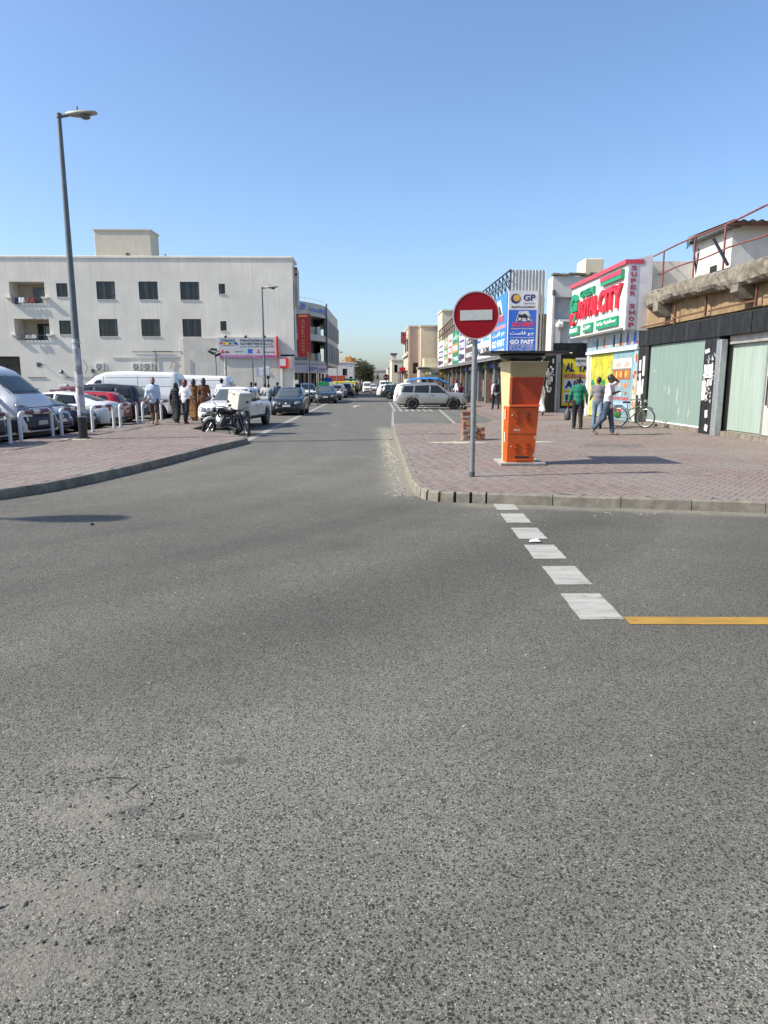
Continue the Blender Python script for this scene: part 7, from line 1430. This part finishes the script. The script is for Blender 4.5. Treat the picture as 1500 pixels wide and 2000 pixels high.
block('tan_house', 'plain tan three-storey block with blank side wall behind the shop row', 7.05, 13, 100, 116, 9.2, TANB)
t = block('pink_house', 'narrow pinkish block with cream edges beside the blank tan wall', 5.55, 7.02, 102, 118, 9.3, PINK, [(.55, 2.9, 1.3, 4.4)])
for x in (5.5, 6.95): MB().box((x, 101.9, 4.7), (.22, .3, 9.5)).build('corner_trim', CREAM, t)
for z in (3.0, 5.6, 7.8): MB().box((5.4, 110, z), (.3, 15, .25)).build('ledge', CREAM, t)
for y in (106, 111): MB().box((5.5, y, 6.8), (.2, 2, 1.4)).build('window', GLASS, t)
t = base('signboard', 'small dark red sign jutting from the pink block high over the street', 'sign', (4.9, 104, 7.6)); MB().box((4.85, 104, 7.9), (.75, .2, 1.6)).build('panel', pm('sign_dull_red', (.32, .05, .06), .5, var=.4, vs=3), t); MB().box((5.2, 104.2, 8.2), (.6, .08, .08)).build('bracket', DGREY, t)
block('tall_tan_house', 'tall cream block rising behind the no entry sign', 9.25, 14, 93, 99, 10.6, CREAM)
t = block('end_shop', 'low shop with brown fascia and yellow writing closing the shop row', 6.1, 10.4, 88.2, 93, 3.4, pm('shop_cream', (.55, .5, .38), .8))
W = Wall((6.1, 88.0, 0), (1, 0, 0)); mb = MB(); W.rect(mb, 2.35, 2.25, 4.28, 3.25, -.1, 0); mb.build('fascia', pm('fascia_brown', (.2, .155, .12), .6), t); mb = MB(); W.rect(mb, .6, 2.25, 2.32, 3.2, -.1, 0); mb.build('fascia', pm('fascia_khaki', (.33, .29, .2), .6, var=.3, vs=3), t)
sgn('\ufeed\ufe8d\ufea9', 2.45, 2.6, 3.2, 3.1, YELS, .002, W, t, .05); mb = MB(); W.rect(mb, 3.2, 2.6, 4.2, 2.72, .002, .02); mb.build('strip', YELS, t)
for i, m in enumerate((YELS, GREYL, GREENS, PURP)): mb = MB(); W.disc(mb, .85 + i * .4, 2.75, .18, .002, .02, 0, 12); mb.build('logo', m, t)
for i in range(5): MB().box((6.6 + i * .85, 88.1, 1.2), (.5, .12, 2.2)).build('shop_window', [SHOPGLASS, GOODS[2], GOODS[3], SHOPGLASS, GOODS[0]][i], t)
MB().box((7.55, 90, 4.05), (1.75, 3, 1.1)).build('upper_wall', pm('pale_yellow_render', (.68, .62, .4), .8), t); MB().box((6.6, 88.9, 3.42), (1.4, 2, .1)).build('awning', BLACK, t)
t = block('wind_tower_house', 'cream house with two flared wind towers at the far right of the street', 4.6, 9, 150, 165, 6.1, CREAM, [(.5, 3.6, 1.2, 5.2), (2.2, 3.4, 3.2, 5.0)])
for x in (5.05, 8.0):
    mb = MB(); mb.box((x, 151, 6.6), (.9, .9, 1.0)); tw = mb.build('wind_tower', CREAM, t); mb = MB(); V = [(x + sx * a, 151 + sy * a, z) for a, z in ((.5, 7.1), (.75, 7.45), (.75, 7.55)) for sx, sy in ((-1, -1), (1, -1), (1, 1), (-1, 1))]
    mb.add(V, [(i + k, (i + 1) % 4 + k, (i + 1) % 4 + k + 4, i + k + 4) for k in (0, 4) for i in range(4)] + [(8, 9, 10, 11)]); mb.build('tower_cap', DGREY, tw)
t = base('awning', 'dark red shop awning on the right beyond the second no entry sign', 'awning', (5.4, 112, 2.4)); mb = MB(); mb.box((5.6, 110, 3.2), (2.2, 14, .25)); mb.build('canopy', pm('awning_dark', (.10, .03, .035), .7), t); MB().box((4.9, 108, 3.55), (.9, .2, .6)).build('sign_panel', REDS, t)
for y in (104, 110, 116): MB().box((4.7, y, 1.6), (.12, .12, 3.1)).build('post', RUST, t)
MB().box((6.5, 110, 1.4), (.3, 13.6, 2.8)).build('shop_front', INSIDE, t)
# left, beyond the rounded building
t = block('white_house', 'low white house beyond the rounded building with a small dark window', -9, -3.4, 150, 166, 5.6, WHT, [(3.4, 3.0, 4.4, 4.4), (4.8, 1.6, 5.4, 2.8)])
t2 = base('water_tank', 'orange water tank and its pump on the white house roof', 'tank', (-4.4, 153, 5.6)); mb = MB(); mb.box((-4.5, 153, 6.3), (1.6, 1.3, 1.2), bev=.15); mb.lathe([(.3, 0), (.3, .25), (0, .28)], (-4.3, 153, 6.85), 10); mb.build('tank', pm('orange_tank', (.52, .25, .07), .6, var=.35, vs=2), t2); mb = MB(); mb.box((-3.3, 153, 6.2), (.9, .9, .9)); mb.build('pump_box', pm('tank_brown', (.4, .16, .03), .6), t2); MB().box((-4, 153, 5.62), (2.8, 1.6, .12)).build('stand', WHITEP, t2)
t = tag(MB().box((-5.8, 125, 2.3), (3.2, 2, 1.0), bev=.05).build('awning', pm('awning_red', (.38, .07, .045), .7, var=.2)), 'faded red shop awning left of the street beyond the rounded building', 'awning')
t = tag(MB().box((-3.4, 126, 2.15), (2.0, 2, .3), bev=.05).build('awning', pm('awning_green', (.03, .2, .14), .7)), 'dark green awning just right of the faded red one', 'awning')
t = tag(MB().box((-3.9, 121, 1.55), (3.9, 2.2, .55), bev=.08).build('awning', pm('awning_yellow', (.62, .55, .09), .6)), 'long yellow stall roof above the far parked cars', 'awning')
block('far_white_house', 'pale low houses closing the view at the far end of the street', 1.2, 4.2, 190, 200, 4.6, pm('far_pale_render', (.62, .58, .5), .9), [(.6, 2.4, 1.2, 3.4)])
block('far_cream_house', 'small cream house further down at the street end', -1.2, 1.1, 235, 245, 4.2, CREAM)
# trees
LEAF = NT('leaf'); lr = LEAF.n('Attribute', attribute_name='tone').outputs['Fac']; LEAF.set(Base_Color=LEAF.mix(lr, c4((.030, .042, .018)), c4((.105, .115, .05))), Roughness=.6, Specular_IOR_Level=.3); LEAF = LEAF.m
BARK = pm('bark', (.12, .09, .06), .9, var=.3, bump=.5)
def tree(x, y, h, r, label, seed):
    rr = random.Random(seed); t = base('street_tree', label, 'tree', (x, y, 0), 'trees at the far left of the street')
    mb = MB(); mb.tube([(x, y, 0), (x + .1, y, h * .3), (x, y, h * .55)], [.3, .22, .12], 8); tips = []
    for i in range(11):
        a = rr.uniform(0, 6.28); q = Vector((x + r * .75 * math.cos(a) * rr.uniform(.3, 1), y + r * .75 * math.sin(a) * rr.uniform(.3, 1), h * rr.uniform(.5, .95))); mb.tube([(x, y, h * rr.uniform(.3, .5)), (Vector((x, y, h * .5)) + q) / 2 + Vector((0, 0, .3)), q], [.12, .07, .03], 6); tips.append(q)
    mb.build('trunk', BARK, t); V = []; F = []; T = []
    for q in tips:
        for c_ in range(40):
            ctr = q + Vector((rr.gauss(0, r * .3), rr.gauss(0, r * .3), rr.gauss(0, h * .09))); tn = rr.random()
            for l in range(12):
                p = ctr + Vector((rr.gauss(0, .3), rr.gauss(0, .3), rr.gauss(0, .34) - .25)); s_ = rr.uniform(.1, .24); n1 = Vector((rr.gauss(0, 1), rr.gauss(0, 1), rr.gauss(0, .6))).normalized(); n2 = n1.cross(Vector((rr.gauss(0, 1), rr.gauss(0, 1), 1))).normalized()
                o = len(V); V += [p - n1 * s_, p + n2 * s_ * .5, p + n1 * s_, p - n2 * s_ * .5]; F.append((o, o + 1, o + 2, o + 3)); T += [min(1, max(0, tn * .7 + rr.random() * .35))] * 4
    me = bpy.data.meshes.new('crown'); me.from_pydata([tuple(v) for v in V], [], F); at = me.attributes.new('tone', 'FLOAT', 'POINT'); at.data.foreach_set('value', T); me.materials.append(LEAF); put('crown', me, t)
tree(-3.9, 176, 6.4, 2.3, 'dark street tree nearest the white house', 1); tree(-1.6, 171, 6.0, 2.1, 'dark street tree whose crown reaches out over the far road', 2); tree(-2.6, 186, 6.6, 2.2, 'dark street tree standing behind the other two', 3)
tree(-4.6, 190, 6.8, 2.4, 'dark street tree at the left end of the tree group', 4); tree(-.9, 196, 5.6, 2.0, 'dark street tree at the right end of the tree group', 5)
block('far_tan_house', 'tan low house on the right at the far end of the street', 4.4, 9, 175, 188, 5.0, pm('far_tan_render', (.6, .52, .42), .9), [(.5, 2.2, 1.3, 3.4)])
block('far_pale_block', 'pale two-storey block left of the far street behind the trees', -7.5, -3.0, 215, 230, 7.0, pm('far_white_render', (.66, .62, .55), .9), [(1, 4, 1.8, 5.4), (2.8, 4, 3.6, 5.4)])
